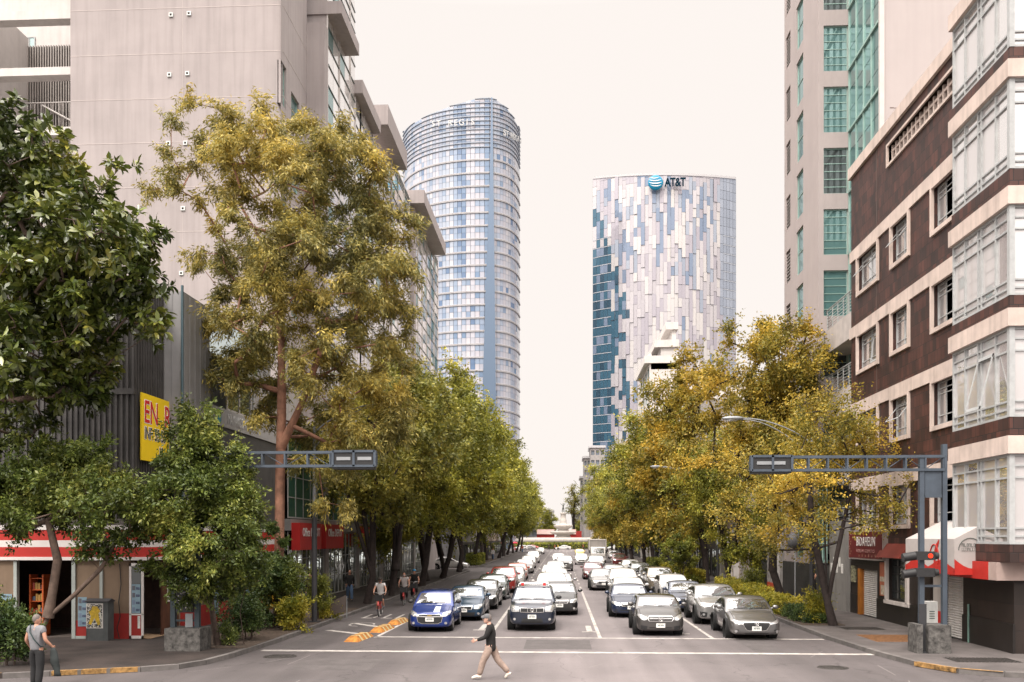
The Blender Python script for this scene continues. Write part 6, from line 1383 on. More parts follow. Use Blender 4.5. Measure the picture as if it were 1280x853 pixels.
def tree(name, label, cat, loc, trunks, lobes, nclump, nleaf, lsize, leafm, barkm, tr=.22, aspect=.4, droop=.3, up=.3, spread=.55, seed=1, group=None, shape='kite', rosette=False, rz=0, fill=.0, tip=.012, shell=.5):
    """trunks: list of polylines [(x,y,z)..] from the ground; lobes: ellipsoids of the crown, all local"""
    t = thing(name, label, cat, loc, rz, group)
    C = nodes_in(lobes, nclump, shell, seed); rg = np.random.default_rng(seed+5)
    nodes_ = []; par = []; 
    for tk in trunks:
        prev = -1
        for i in range(len(tk)-1):
            a, c = np.array(tk[i], float), np.array(tk[i+1], float); m_ = max(1, int(np.linalg.norm(c-a)/.8))
            for q in range(m_):
                nodes_.append(a+(c-a)*q/m_); par.append(prev); prev = len(nodes_)-1
        nodes_.append(np.array(tk[-1], float)); par.append(prev)
    ntr = len(nodes_); NP = [n_.copy() for n_ in nodes_]
    z0 = min(tk[-1][2] for tk in trunks)*.55
    base = np.array([np.mean([tk[-1][0] for tk in trunks]), np.mean([tk[-1][1] for tk in trunks]), z0])
    order = np.argsort(np.linalg.norm(C-base, axis=1)); clumps = []
    for ci in order:
        c = C[ci]; A = np.array(NP); ok = (A[:, 2] >= min(z0, c[2])-.01) if True else None
        d = np.linalg.norm(A-c, axis=1) + .25*np.maximum(0, A[:, 2]-c[2]) + np.where(ok, 0, 50); j = int(np.argmin(d)); a = NP[j]; L_ = np.linalg.norm(c-a)
        m_ = max(1, int(L_/.9)); prev = j; bow = rg.normal(size=3)*L_*.08 + np.array([0, 0, -.10*L_ if c[2] > a[2] else .08*L_])
        for q in range(1, m_+1):
            s_ = q/m_; p = a+(c-a)*s_ + bow*math.sin(PI*s_); NP.append(p); par.append(prev); prev = len(NP)-1
        clumps.append(prev)
    n = len(NP); w_ = np.zeros(n); 
    for c in clumps: w_[c] += 1
    for i in range(n-1, -1, -1):
        if par[i] >= 0: w_[par[i]] += w_[i]
    tot = max(w_.max(), 1); rad = np.maximum(tip, tr*np.sqrt(w_/tot)*1.0)
    # children lists -> polylines
    ch = [[] for _ in range(n)]
    for i in range(n):
        if par[i] >= 0: ch[par[i]].append(i)
    mt = MB(); ml = MB()
    def chain(st_, fr):
        pts = [tuple(NP[fr])] if fr >= 0 else []; rr = [min(rad[fr], rad[st_]*1.25)] if fr >= 0 else []
        i = st_
        while True:
            pts.append(tuple(NP[i])); rr.append(rad[i])
            if not ch[i]: break
            nx = max(ch[i], key=lambda q: w_[q])
            for q in ch[i]:
                if q != nx: stack.append((q, i))
            i = nx
        return pts, rr
    stack = [(i, -1) for i in range(n) if par[i] < 0]; first = set(s_[0] for s_ in stack)
    while stack:
        s_, fr = stack.pop(); pts, rr = chain(s_, fr)
        if len(pts) < 2: continue
        if s_ in first:
            rr[0] *= 1.35; 
            mt.tube(pts, [float(x) for x in rr], 10, cap=False)
        else: ml.tube(pts, [float(x) for x in rr], 6 if max(rr) > .03 else 4, cap=False)
    mt.build('trunk', barkm, t, world=False)
    if ml.v: ml.build('limb', barkm, t, world=False)
    CP = np.array([NP[c] for c in clumps]); DP = np.array([NP[c]-NP[par[c]] for c in clumps]); DP /= np.maximum(np.linalg.norm(DP, axis=1, keepdims=True), 1e-6)
    per = nleaf//len(CP)
    if rosette:
        P = []; D = []
        for c, d in zip(CP, DP):
            for k in range(rg.integers(4, 7)):     # several twigs per clump
                td = d*.6+rg.normal(size=3)*.8+np.array([0, 0, .35]); td /= np.linalg.norm(td); tl = rg.uniform(.25, .75)*spread*1.5; e = c+td*tl
                o = np.cross(td, [0, 0, 1.0]); o /= max(np.linalg.norm(o), 1e-6); o2 = np.cross(td, o)
                for q in range(per//5):
                    a = q*2.4; s_ = 1-q/(per//5)*.55; P.append(e-td*(tl*(1-s_)*.0 + q*.022*spread)); D.append(td*(.55-q*.04)+(o*math.cos(a)+o2*math.sin(a))*.8)
        P = np.array(P); D = np.array(D)
    else:
        # leaves sit along short sprays around each limb tip, so that the crown breaks into clumps with gaps
        nsp = 7; P = []; D = []
        sd = rg.normal(size=(len(CP), nsp, 3)); sd /= np.linalg.norm(sd, axis=2, keepdims=True); sd = sd + DP[:, None, :]*.5 + np.array([0, 0, .15])
        sl = rg.uniform(.5, 1.25, (len(CP), nsp, 1))*spread
        k = max(2, per//nsp); tt = rg.uniform(.05, 1, (len(CP), nsp, k, 1))
        P = CP[:, None, None, :] + sd[:, :, None, :]*sl[:, :, None, :]*tt + rg.normal(size=(len(CP), nsp, k, 3))*spread*.17 + np.array([0, 0, -1])*(tt**2)*sl[:, :, None, :]*droop*.45
        D = sd[:, :, None, :]*.6 + rg.normal(size=(len(CP), nsp, k, 3))*.8
        P = P.reshape(-1, 3); D = D.reshape(-1, 3)
    me = leafmesh('crown', P, D, lsize, aspect, droop, up, shape); link('crown', me, leafm, t)
    return t
def loc_(px, py): x, y = gnd(px, py); return (x, y, .13)
# -- eucalyptus
ex, ey = gnd(348, 786); E = lambda px, py, dy=0: (xY(px, ey+dy)-ex, dy, zz(py, xY(px, ey), ey)-.13)
tk1 = [(0, 0, 0), E(349, 700), E(350, 600), E(352, 520), E(352, 430), E(343, 330), E(300, 250, .5)]
tk2 = [E(351, 560), E(378, 505, -.4), E(402, 440, -.8), E(418, 370, -1)]
lobes = []
for px, py, rx, rz_, dy in ((250, 165, 45, 45, 0), (300, 200, 55, 55, -1), (215, 230, 34, 42, .5), (370, 175, 50, 40, 1), (420, 190, 45, 40, 0), (455, 215, 38, 34, .5), (340, 260, 70, 50, -2), (430, 280, 60, 50, 1), (300, 320, 55, 50, 1), (480, 320, 46, 62, 0), (400, 360, 75, 60, -1.5), (330, 390, 60, 55, -1), (300, 440, 42, 50, 0), (460, 420, 62, 55, .5), (510, 300, 24, 40, 0), (420, 460, 50, 45, -1), (370, 500, 60, 40, 1.5), (395, 560, 45, 34, .6), (455, 520, 45, 42, 0), (485, 500, 30, 36, .3), (330, 520, 26, 34, -.8), (420, 610, 28, 26, .4)):
    c = E(px, py, dy); lobes.append((c[0], c[1], c[2], rx/FPX*39, rx/FPX*39*1.0, rz_/FPX*39))
tree('eucalyptus_tree', 'tall olive-leaved eucalyptus with peeling reddish trunk, tallest tree on the left pavement', 'tree', (ex, ey, .13), [tk1, tk2], lobes, 370, 175000, .18, LF_EUC, mBarkR, tr=.19, aspect=.26, droop=.85, up=.05, spread=.62, seed=3, shell=.45)
# -- rubber fig, broad leaves, upper left
fx0, fy0 = -18.6, 26.0
Fp = lambda px, py, dy=0: (xY(px, fy0+dy)-fx0, dy, zz(py, xY(px, fy0), fy0)-.13)
lobes = []
for px, py, rx, rz_, dy in ((20, 190, 70, 60, 0), (-30, 260, 70, 80, 1), (70, 240, 60, 60, 0), (120, 215, 38, 36, .3), (110, 320, 75, 55, -.8), (165, 345, 45, 42, 0), (30, 350, 80, 70, 1), (120, 400, 60, 50, .5), (185, 415, 22, 30, 0), (170, 300, 34, 34, .5), (40, 440, 80, 60, .5), (85, 465, 60, 45, 1), (10, 510, 60, 40, 1), (60, 300, 80, 80, 1), (10, 450, 70, 60, -.5), (-20, 180, 60, 50, 0), (60, 380, 70, 60, -.6)):
    c = Fp(px, py, dy); lobes.append((c[0], c[1], c[2], rx/FPX*26, rx/FPX*26, rz_/FPX*26))
tree('fig_tree', 'large glossy broad-leaved fig tree filling the upper left corner', 'tree', (fx0, fy0, .13), [[(0, 0, 0), (-.1, .1, 2), (.1, .1, 4.2), (-.2, 0, 6.2), (.1, 0, 8.5)]], lobes, 400, 400*70, .27, LF_FIC, mBarkP, tr=.2, aspect=.38, droop=.25, up=.45, spread=.55, seed=8, shape='ell', rosette=True, shell=.3)
# -- laurel, leaning forked trunk behind the man
lx, ly = gnd(40, 822); Lp = lambda px, py, dy=0: (xY(px, ly+dy)-lx, dy, zz(py, xY(px, ly), ly)-.13)
lobes = []
for px, py, rx, rz_, dy in ((20, 620, 60, 40, 0), (90, 610, 60, 50, .5), (60, 580, 50, 36, 0), (115, 580, 30, 30, 0), (130, 640, 50, 42, -.6), (10, 650, 50, 24, -.5), (158, 640, 28, 38, .3), (120, 690, 24, 14, 0), (-30, 600, 40, 60, 0)):
    c = Lp(px, py, dy); lobes.append((c[0], c[1], c[2], rx/FPX*27, rx/FPX*27, rz_/FPX*27))
tree('laurel_tree', 'small leafy tree with pale forked leaning trunk in front of the striped store', 'tree', (lx, ly, .13), [[(0, 0, 0), Lp(52, 790), Lp(60, 772), Lp(95, 742), Lp(125, 712, -.2), Lp(150, 670)], [Lp(60, 772), Lp(65, 745), Lp(72, 700), Lp(60, 650)]], lobes, 210, 70000, .13, LF_LAUREL, mBarkP, tr=.13, aspect=.42, droop=.35, up=.35, spread=.42, seed=12, tip=.008)
# -- laurel in the kerb planter
px_, py_ = gnd(272, 812); Kp = lambda px, py, dy=0: (xY(px, py_+dy)-px_, dy, zz(py, xY(px, py_), py_)-.13)
lobes = []
for px, py, rx, rz_, dy in ((238, 570, 30, 40, 0), (252, 545, 22, 30, 0), (230, 620, 45, 50, -.4), (270, 600, 38, 45, 0), (215, 680, 34, 36, 0), (265, 670, 50, 45, -.4), (295, 640, 24, 34, 0), (290, 700, 34, 34, .4), (240, 720, 30, 26, 0)):
    c = Kp(px, py, dy); lobes.append((c[0], c[1], c[2], rx/FPX*29, rx/FPX*29, rz_/FPX*29))
lobes = [(l[0]+.62, l[1]-1.5, l[2]-.05, l[3], l[4], l[5]) for l in lobes]
tree('laurel_tree', 'leafy light green tree with thin stems in the planter beside the empty sign posts', 'tree', (px_, py_, .13), [[(0, 0, 0), Kp(266, 770), Kp(262, 730), Kp(262, 650)], [(.5, .3, 0), Kp(286, 760), Kp(282, 700), Kp(285, 660)], [(.8, .2, 0), Kp(300, 765), Kp(310, 720), Kp(298, 680)]], lobes, 230, 80000, .12, LF_LAUREL, mBark, tr=.09, aspect=.42, droop=.35, up=.35, spread=.40, seed=14, tip=.008)
# -- shrub mass under the eucalyptus
def shrub(px, py, w_, h_, leafm, label, n=7000, ls=.09, seed=1, nm='shrub', asp=.45, droop=.1, grp=None, dep=None, up=.3, nc=50):
    x, y = gnd(px, py); d = -sT*x+cT*y; W2 = w_/FPX*d/2; H_ = h_/FPX*d
    lb = [(RNG.uniform(-.45, .45)*W2*1.2, RNG.uniform(-.4, .4)*(dep or W2), H_*RNG.uniform(.25, .72), W2*.5, (dep or W2)*.5, H_*.28) for _ in range(7)]
    return tree(nm, label, 'shrub', (x, y, .13), [[(-.08, 0, 0), (-.1, 0, H_*.3)], [(.1, .05, 0), (.15, 0, H_*.35)]], lb, nc, n, ls, leafm, mBark, tr=.03, aspect=asp, droop=droop, up=up, spread=min(.3, H_*.3), seed=seed, group=grp, tip=.006)
shrub(368, 792, 40, 46, LF_YEL, 'bright yellow green bush by the dark lamp post base', 8000, .10, 21)
shrub(345, 790, 70, 95, LF_LAUREL, 'yellow-tipped green shrub at the foot of the eucalyptus', 13000, .11, 22)
shrub(318, 760, 75, 125, LF_PALE, 'blue-grey broad leaved shrub hugging the eucalyptus trunk', 6000, .26, 23, asp=.3, droop=.5)
shrub(310, 805, 60, 60, LF_DK, 'low dark shrub in the kerb planter', 7000, .09, 24); shrub(285, 812, 26, 26, LF_LAUREL, 'tiny light green plant at the base of the thin stems', 1500, .08, 25, nc=16)
shrub(325, 790, 110, 135, LF_DK, 'dense dark bush behind the planter shrubs', 16000, .13, 26); shrub(400, 778, 30, 66, LF_GREEN, 'upright clipped green shrub against the store glass', 6000, .09, 27)
shrub(407, 777, 36, 20, LF_YEL, 'low clipped hedge piece beside the leaning sign frame', 5000, .07, 28, nc=40); shrub(382, 700, 60, 110, LF_EUC, 'drooping olive sapling beside the dark lamp post', 7000, .16, 29, asp=.25, droop=.8)
shrub(12, 838, 60, 90, LF_DK, 'dark low bush beside the man in grey at the left edge', 9000, .10, 30); shrub(2, 832, 20, 110, LF_LAUREL, 'leafy shoots at the left edge behind the man in grey', 2600, .10, 31, nc=24)
# -- planter soil and hedges
def bed(x0, x1, y0, y1, lb, z=.15): mb = MB(); mb.box(x0, x1, y0, y1, .1, z); o = mb.build('planting_bed', mSoil); o['kind'] = 'structure'
bed(KX+.17, -8.0-3.9, 28.2, 44.5, '') if False else bed(-12.3, KX-.16, 28.3, 44.5, ''); bed(KR+.17, 11.2, 36.9, 60, ''); bed(KR+.17, 10.9, 68, 104, ''); bed(-12, -10.1, 113, 150, '')
def hedge(x0, x1, y0, y1, h, leafm, label, dens=900, ls=.09, seed=1, grp=None):
    rg = np.random.default_rng(seed); t = thing('hedge', label, 'hedge', ((x0+x1)/2, (y0+y1)/2, .15), 0, grp); W2, D2 = (x1-x0)/2, (y1-y0)/2
    n = int((2*W2*2*D2 + 2*h*(2*W2+2*D2))*dens); P = rg.uniform(-1, 1, (n, 3)); ax = rg.integers(0, 5, n); wts = rg.uniform(size=n)
    ar = np.array([2*D2*h, 2*D2*h, 2*W2*h, 2*W2*h, 4*W2*D2]); ar = np.cumsum(ar/ar.sum()); ax = np.searchsorted(ar, wts)
    P[ax == 0, 0] = -1; P[ax == 1, 0] = 1; P[ax == 2, 1] = -1; P[ax == 3, 1] = 1; P[ax == 4, 2] = 1
    P = P*np.array([W2, D2, h/2]) + np.array([0, 0, h/2]); lump = .09*np.sin(P[:, 1]*2.6+seed)+.07*np.sin(P[:, 1]*6.1+P[:, 2]*3)
    P += rg.normal(size=(n, 3))*.05; P[:, 2] += lump*(P[:, 2] > h*.5); P[:, 0] += np.sign(P[:, 0])*lump
    D = rg.normal(size=(n, 3))+np.array([0, 0, .5]); link('foliage', leafmesh('foliage', P, D, ls, .5, 0, .3), leafm, t)
    mb = MB(); 
    for k in range(int(D2*2/.5)+1):
        for s in (-1, 1): yy = -D2+.2+k*.5; mb.tube([(s*W2*.3, yy, -.02), (s*W2*.4, yy+.05, h*.6)], .018, 4)
    mb.build('stem', mBark, t, world=False)
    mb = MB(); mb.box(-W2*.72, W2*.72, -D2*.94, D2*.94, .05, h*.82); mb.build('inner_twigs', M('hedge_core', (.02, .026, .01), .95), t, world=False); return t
hg = [(41.5, 46.5, .75, LF_YEL, 'yellow hedge beside the silver sedans nearest the crossing'), (47, 52, .95, LF_YEL, 'second yellow hedge block along the right pavement'), (52.6, 58.5, 1.0, LF_YEL, 'third yellow hedge block in front of the white pillared shop'), (69, 77, 1.0, LF_YEL, 'bright clipped yellow hedge in front of the wooden shop row'), (78, 90, 1.1, LF_YEL, 'long yellow hedge farther along the right pavement'), (96, 104, 1.3, LF_GREEN, 'green hedge near the far end of the right pavement')]
for i, (y0, y1, h, lm, lb) in enumerate(hg): hedge(9.75, 10.6, y0, y1, h*.8, lm, lb, 800 if y0 < 60 else 350, .09 if y0 < 60 else .14, i+1, 'clipped hedges along the right kerb')
hedge(9.75, 10.9, 37.6, 41, .45, LF_DK, 'low dark green hedge at the near end of the right planter', 900, .08, 9, 'clipped hedges along the right kerb')
shrub(1022, 783, 26, 50, LF_YEL, 'yellow spiky bush at the corner of the right planter', 4000, .08, 41); shrub(940, 752, 36, 40, LF_GREEN, 'rounded green bush between the hedge blocks', 5000, .1, 42); shrub(852, 733, 50, 66, LF_GREEN, 'tall green bush by the hedge behind the champagne vehicle', 6000, .16, 43)
hedge(-11.6, -10.2, 113, 122, 1.2, LF_GREEN, 'green and yellow planting past the side street', 250, .18, 11); shrub(613, 694, 16, 14, LF_YEL, 'small yellow bush beyond the side street', 1500, .2, 44); shrub(628, 690, 20, 22, LF_DK, 'dark round bush farther beyond the side street', 2500, .22, 45)
mb = None
# hedge ring around the fountain
hedge(fx_-15, fx_+15, 277.5, 279.5, 1.6, LF_GREEN, 'clipped green hedge strip in front of the fountain', 25, .5, 12)
# -- street trees: a few grown in full, the rest are copies of them with a turn of their own
def stree(nm, label, x, y, H_, cr, leafm, bark, seed, n, ls, nc=170, lean=(0, 0), fork=.3, group=None, cut=.32, spread=.8, tr=.24, droop=.35, trunks=2, squash=1.0, shell=.3):
    rg = np.random.default_rng(seed); lobes = []
    zc0, zc1 = H_*cut, H_
    for k in range(13):
        t_ = (k+.5)/13; z = zc0+(zc1-zc0)*t_; wdt = cr*math.sin(PI*(.18+.74*t_))**.8*squash; a = rg.uniform(0, 2*PI); r_ = wdt*rg.uniform(.25, .75)
        lobes.append((lean[0]*t_+r_*math.cos(a), lean[1]*t_+r_*math.sin(a), z-.08*H_, wdt*.52, wdt*.52, H_*.11))
    tks = []; zf = H_*fork*.35
    m0 = (lean[0]*.2+rg.normal()*.15, lean[1]*.2, zf); tks.append([(0, 0, 0), m0, (lean[0]*.5+rg.normal()*.5, lean[1]*.5+rg.normal()*.4, H_*.42), (lean[0]*.8, lean[1]*.8, H_*.66)])
    for k in range(trunks-1): a = rg.uniform(0, 2*PI); tks.append([m0, (m0[0]+cr*.22*math.cos(a), m0[1]+cr*.2*math.sin(a), H_*.36), (m0[0]+cr*.42*math.cos(a), cr*.4*math.sin(a), H_*.58)])
    return tree(nm, label, 'tree', (x, y, .13), tks, lobes, nc, n, ls, leafm, bark, tr=tr, aspect=.5, droop=droop, up=.3, spread=spread, seed=seed, group=group, shell=shell)
GL_ = 'ash trees along the left pavement'; GR_ = 'ash trees along the right pavement'
P1 = stree('street_tree', 'dark forked tree nearest on the left, between the cyclist and the retail glass', *gnd(459, 758), 13.2, 4.6, LF_OLIVE, mBarkD, 51, 40000, .2, lean=(1.2, 0), group=GL_, cut=.48, spread=.75, tr=.17, trunks=3)
P2 = stree('street_tree', 'tree with straight dark trunk right behind the lone front cyclist', *gnd(489, 748), 14.5, 4.8, LF_OLIVE, mBarkD, 52, 38000, .21, lean=(1.4, 1), group=GL_, cut=.48, spread=.8, tr=.18)
P3 = stree('street_tree', 'green crowned tree beside the pair of cyclists', *gnd(527, 735), 15.6, 5.2, LF_GREEN2, mBarkD, 53, 38000, .24, lean=(1.5, 0), group=GL_, cut=.40, spread=1.0, tr=.22)
P4 = stree('street_tree', 'slanting tree at the corner of the side street, left of the dark lamp pole', *gnd(553, 725), 17.5, 5.5, LF_GREEN2, mBarkD, 54, 34000, .27, lean=(1.8, 0), group=GL_, cut=.34, spread=1.1, tr=.22)
G1_ = stree('street_tree', 'golden orange tree with thin forked trunk on the near right pavement', 10.7, 36.8, 9.2, 3.9, LF_GOLD, mBarkD, 61, 33000, .115, lean=(-1.2, 0), group=GR_, cut=.44, spread=.7, tr=.14, trunks=3, nc=120, squash=1.05, shell=.2)
G2_ = stree('street_tree', 'large golden tree with curved dark trunk behind the yellow hedge', 11.9, 50, 16.2, 5.0, LF_GOLD, mBarkD, 62, 60000, .165, lean=(-1.6, 0), group=GR_, cut=.44, spread=.85, tr=.21)
G3_ = stree('street_tree', 'tall yellow green tree in front of the wooden shop row', 11.4, 73, 18.6, 5.2, LF_GOLD, mBarkD, 63, 36000, .27, lean=(-1.2, 0), group=GR_, cut=.30, spread=1.1, tr=.25)
G4_ = stree('street_tree', 'deep green tree midway along the right pavement', 11.4, 88, 17, 5.8, LF_GREEN2, mBarkD, 64, 38000, .27, lean=(-1.4, 0), group=GR_, cut=.27, spread=1.2, tr=.25)
def cp(src, x, y, sc, rz, label, group): c = copy_tree(src); c.location = (x, y, .13); c.scale = (sc, sc, sc*random.uniform(.92, 1.08)); c.rotation_euler = (0, 0, rz); c['label'] = label; c['group'] = group; return c
ORD = ['first', 'second', 'third', 'fourth', 'fifth', 'sixth', 'seventh', 'eighth', 'ninth', 'tenth', 'eleventh', 'twelfth']
cp(P2, -10.3, 81.5, 1.25, 2.0, 'tree with leaning trunk just left of the dark pole at the side street', GL_); cp(P4, -11.2, 60, .62, 1.3, 'smaller green tree close behind the straight dark trunk', GL_); cp(P3, -10.6, 72.5, .92, 3.1, 'tree third behind the pair of cyclists', GL_); cp(P3, -10.2, 92, 1.05, .7, 'last tree before the side street on the left', GL_)
lx_ = [(114, P4, 1.0), (126, P3, 1.15), (139, P2, 1.45), (153, P4, 1.1), (168, P3, 1.2), (184, P4, 1.05), (201, P3, 1.1), (218, P4, 1.0), (234, P2, 1.2)]
for i, (y, s, sc) in enumerate(lx_): cp(s, -10.6+random.uniform(-.6, .5), y, sc, random.uniform(-.6, 2), ORD[i]+' tree past the side street on the left pavement', GL_)
rx_ = [(62, G4_, .6), (101, G4_, 1.0), (114, G3_, .95), (127, G4_, 1.05), (141, G4_, .95), (155, G3_, .9), (170, G4_, 1.05), (186, G3_, .9), (203, G4_, .95), (220, G4_, .9), (236, G3_, .8)]
for i, (y, s, sc) in enumerate(rx_): cp(s, 11.0+random.uniform(-.5, .6), y, sc, random.uniform(-.5, 1.2), ORD[i]+' tree counting away from the near golden trees on the right pavement', GR_)
# beyond the roundabout
far = [(-34, 345, 1.0, P4), (-24, 352, 1.2, P3), (-44, 338, 1.1, P4), (-17, 372, 1.0, P3), (-58, 340, 1.2, P3), (-28, 385, 1.3, P4), (20, 350, 1.2, G4_), (30, 342, 1.2, G3_), (42, 338, 1.2, G4_), (14, 380, 1.1, G3_), (56, 335, 1.3, G4_), (70, 345, 1.3, G4_), (-74, 342, 1.3, P4), (9, 392, .8, G4_), (-8, 400, 1.1, P3), (26, 375, 1.4, G4_)]
for i, (x, y, sc, s) in enumerate(far): cp(s, x, y, sc, i*1.3, ('%s tree from the left in the row beyond the fountain' % ORD[i]) if i < 12 else ['tree at the far left end beyond the roundabout', 'short tree directly behind the fountain pedestal', 'small tree behind the left marquee roof', 'tall tree behind the right marquee'][i-12], 'trees beyond the fountain')
t = stree('street_tree', 'tall sparse dark tree standing alone above the fountain', xY(718, 360), 360, 25.5, 4.0, LF_OLIVE, mBarkD, 71, 3600, .5, nc=60, cut=.52, spread=1.6, tr=.4, group=None)
# ------------------------------------------------------------------ street furniture
mBlue = M('gantry_blue', (.062, .078, .1), .5, metal=.2, var=.15, scale=3, streak=.15); mGalv = M('galvanised', (.26, .27, .28), .5, metal=.4, var=.15); mPoleD = M('pole_black', (.03, .03, .033), .55, var=.2)
mConc = M('speckled_concrete', (.085, .08, .075), .9, var=.7, scale=7, bump=.6, streak=.3); mRedLit, nt_, o_ = nodes('red_lamp_lit'); e_ = N(nt_, 'ShaderNodeEmission'); e_.inputs[0].default_value = (1, .05, .02, 1); e_.inputs[1].default_value = 2.2; nt_.links.new(e_.outputs[0], o_.inputs[0])
def truss(mb, x0, x1, y, z0, z1, n, w=.16):
    for yy in (y-w/2, y+w/2):
        for z in (z0, z1): mb.box(x0, x1, yy-.03, yy+.03, z-.04, z+.04)
    for k in range(n+1):
        x = x0+(x1-x0)*k/n
        for yy in (y-w/2, y+w/2): mb.box(x-.025, x+.025, yy-.026, yy+.026, z0+.04, z1-.04)
        for z in (z0, z1): mb.box(x-.02, x+.02, y-w/2, y+w/2, z-.03, z+.03)
        if k < n:
            xn = x0+(x1-x0)*(k+1)/n; zA, zB = (z0, z1) if k % 2 else (z1, z0)
            mb.tube([(x, y, zA), (xn, y, zB)], .016, 4)
GY = 27.9
t = thing('signal_gantry', 'blue grey signal gantry reaching in from the left over the bike lane', 'gantry', (xY(232, GY), GY, .13), 0, None)
xa, xb = xY(217, GY), xY(247, GY); z0, z1 = zz(583, -8, GY), zz(566, -8, GY)
for x in (xa, xb): mb = MB(); mb.box(x-.075, x+.075, GY-.08, GY+.08, .7, z1+.3 if x == xa else z1); mb.build('post', mPoleD if False else M('post_dark_blue', (.035, .05, .06), .5, var=.2), t)
mb = MB(); mb.box(xY(213, GY), xY(257, GY), GY-.45, GY+.45, .1, .82); mb.build('concrete_base', mConc, t)
mb = MB(); truss(mb, xa, xY(470, GY), GY, z0, z1, 9); mb.build('truss_arm', mBlue, t)
mb = MB(); mb.box(xY(418, GY)-.02, xY(468, GY), GY-.2, GY+.3, z0-.1, z1-.02); h_ = mb.build('signal_housing', mDark, t)
mb = MB(); xs = xY(418, GY), xY(444, GY), xY(470, GY)
for x in xs: mb.box(x-.035, x+.035, GY-.24, GY-.1, z0-.03, z1+.04)
mb.box(xs[0], xs[2], GY-.24, GY-.18, z1-.02, z1+.05); mb.box(xs[0], xs[2], GY-.24, GY-.18, z0-.05, z0+.02); mb.build('housing_frame', mBlue, h_)
mb = MB(); 
for q in (0, 1): mb.box(xs[q]+.12, xs[q+1]-.1, GY-.225, GY-.2, z0+.16, z0+.26)
mb.build('housing_hatch', mGalv, h_)
mb = MB()
for k in range(6): x = xs[0]+.12+k*.2; mb.tube([(x, GY+.3, (z0+z1)/2), (x, GY+.42, (z0+z1)/2)], .09, 12)
mb.build('signal_lens', MC['dark_wall'], h_)
mb = MB(); mb.box(xa, xb, GY-.03, GY+.03, 2.35, 2.43); mb.box(xa, xb, GY-.03, GY+.03, 1.0, 1.06); mb.build('crossbar', MC['post_dark_blue'], t)
mb = MB(); mb.box(xa+.1, xb-.1, GY-.07, GY-.03, 1.28, 1.95); s_ = mb.build('sticker_board', mPoleD, t)
mb = MB()
for k in range(22): x = random.uniform(xa+.12, xb-.22); z = random.uniform(1.3, 1.9); mb.box(x, x+random.uniform(.03, .1), GY-.074, GY-.071, z, z+random.uniform(.02, .05))
mb.build('sticker', MC['paper'], s_)
mb = MB(); mb.box(xb-.35, xb-.12, GY-.1, GY-.04, .83, 1.25); mb.build('small_grey_box', mGalv, t)
GY = 28.4
t = thing('signal_gantry', 'blue grey signal gantry on twin posts at the right corner', 'gantry', (xY(1166, GY), GY, .13))
xa, xb = xY(1151.5, GY), xY(1180, GY); z0, z1 = zz(588, 8, GY), zz(571.5, 8, GY)
for x, zt_, m_ in ((xa, z1, mBlue), (xb, zz(556, 10, GY), mBlue)): mb = MB(); mb.box(x-.068, x+.068, GY-.08, GY+.08, .7 if x == xb else .13, zt_); mb.build('post', m_, t)
mb = MB(); mb.box(xa-.11, xa+.11, GY-.13, GY-.101, .13, 1.6); mb.box(xa-.2, xa+.2, GY-.25, GY+.2, .13, .17); mb.build('post_sleeve', mPoleD, t)
mb = MB(); mb.box(xY(1141, GY), xY(1148, GY), GY-.35, GY+.4, .13, 1.0); mb.box(xY(1155, GY), xY(1183, GY), GY-.35, GY+.45, .1, .98); mb.build('concrete_base', mConc, t)
mb = MB(); truss(mb, xY(938, GY), xb, GY, z0, z1, 10); mb.build('truss_arm', mBlue, t)
mb = MB(); mb.box(xa+.09, xb-.09, GY-.05, GY+.05, 4.85, z0-.03); mb.box(xa+.09, xb-.09, GY-.08, GY+.08, 4.8, 4.88); mb.build('panel', mBlue, t)
mb = MB(); mb.box(xa+.09, xb-.09, GY-.04, GY+.04, 2.1, 2.17); mb.build('crossbar', mBlue, t)
mb = MB(); mb.box(xY(939, GY), xY(987, GY), GY-.2, GY+.3, z0-.1, z1-.02); h_ = mb.build('signal_housing', mDark, t)
xs = xY(938, GY), xY(964, GY), xY(988, GY); mb = MB()
for x in xs: mb.box(x-.035, x+.035, GY-.24, GY-.1, z0-.03, z1+.04)
mb.box(xs[0], xs[2], GY-.24, GY-.18, z1-.02, z1+.05); mb.box(xs[0], xs[2], GY-.24, GY-.18, z0-.05, z0+.02); mb.build('housing_frame', mBlue, h_)
mb = MB(); mb.box(xs[0]+.15, xs[2]-.2, GY-.225, GY-.2, z0+.16, z0+.26); mb.build('housing_hatch', mGalv, h_)
mb = MB()
for zc in (2.55, 3.05):
    mb.box(xa-.26, xa+.30, GY-.28, GY-.12, zc-.13, zc+.13); mb.tube([(xa-.26, GY-.2, zc), (xa-.62, GY-.2, zc-.06)], [.135, .13], 12); mb.tube([(xa+.30, GY-.2, zc), (xa+.42, GY-.2, zc)], [.12, .10], 12)
s_ = mb.build('signal_head', mDark, t)
mb = MB(); mb.lathe([(0, 0), (.07, 0), (.07, .02), (0, .02)], 16, (xa+.16, GY-.31, 3.05), axis='y'); mb.build('red_lamp', mRedLit, s_)
t = thing('meter_cabinet', 'small white meter cabinet standing behind the twin posts', 'cabinet', (xY(1160, 29.2), 29.2, .13)); x0, x1 = xY(1155, 29.2), xY(1169, 29.2)
mb = MB(); mb.box(x0, x1, 29.0, 29.35, .13, 1.62); mb.build('cabinet_body', M('cabinet_white', (.5, .5, .48), .5, var=.12, streak=.2), t); mb = MB(); mb.box(x0+.04, x1-.04, 28.985, 29.0, .2, 1.56); mb.build('cabinet_door', MC['cabinet_white'], t)
mb = MB()
for k in range(4): mb.box(x0+.08, x1-.1, 28.98, 28.985, 1.3-.07*k, 1.33-.07*k)
mb.build('cabinet_label', mInk, t)
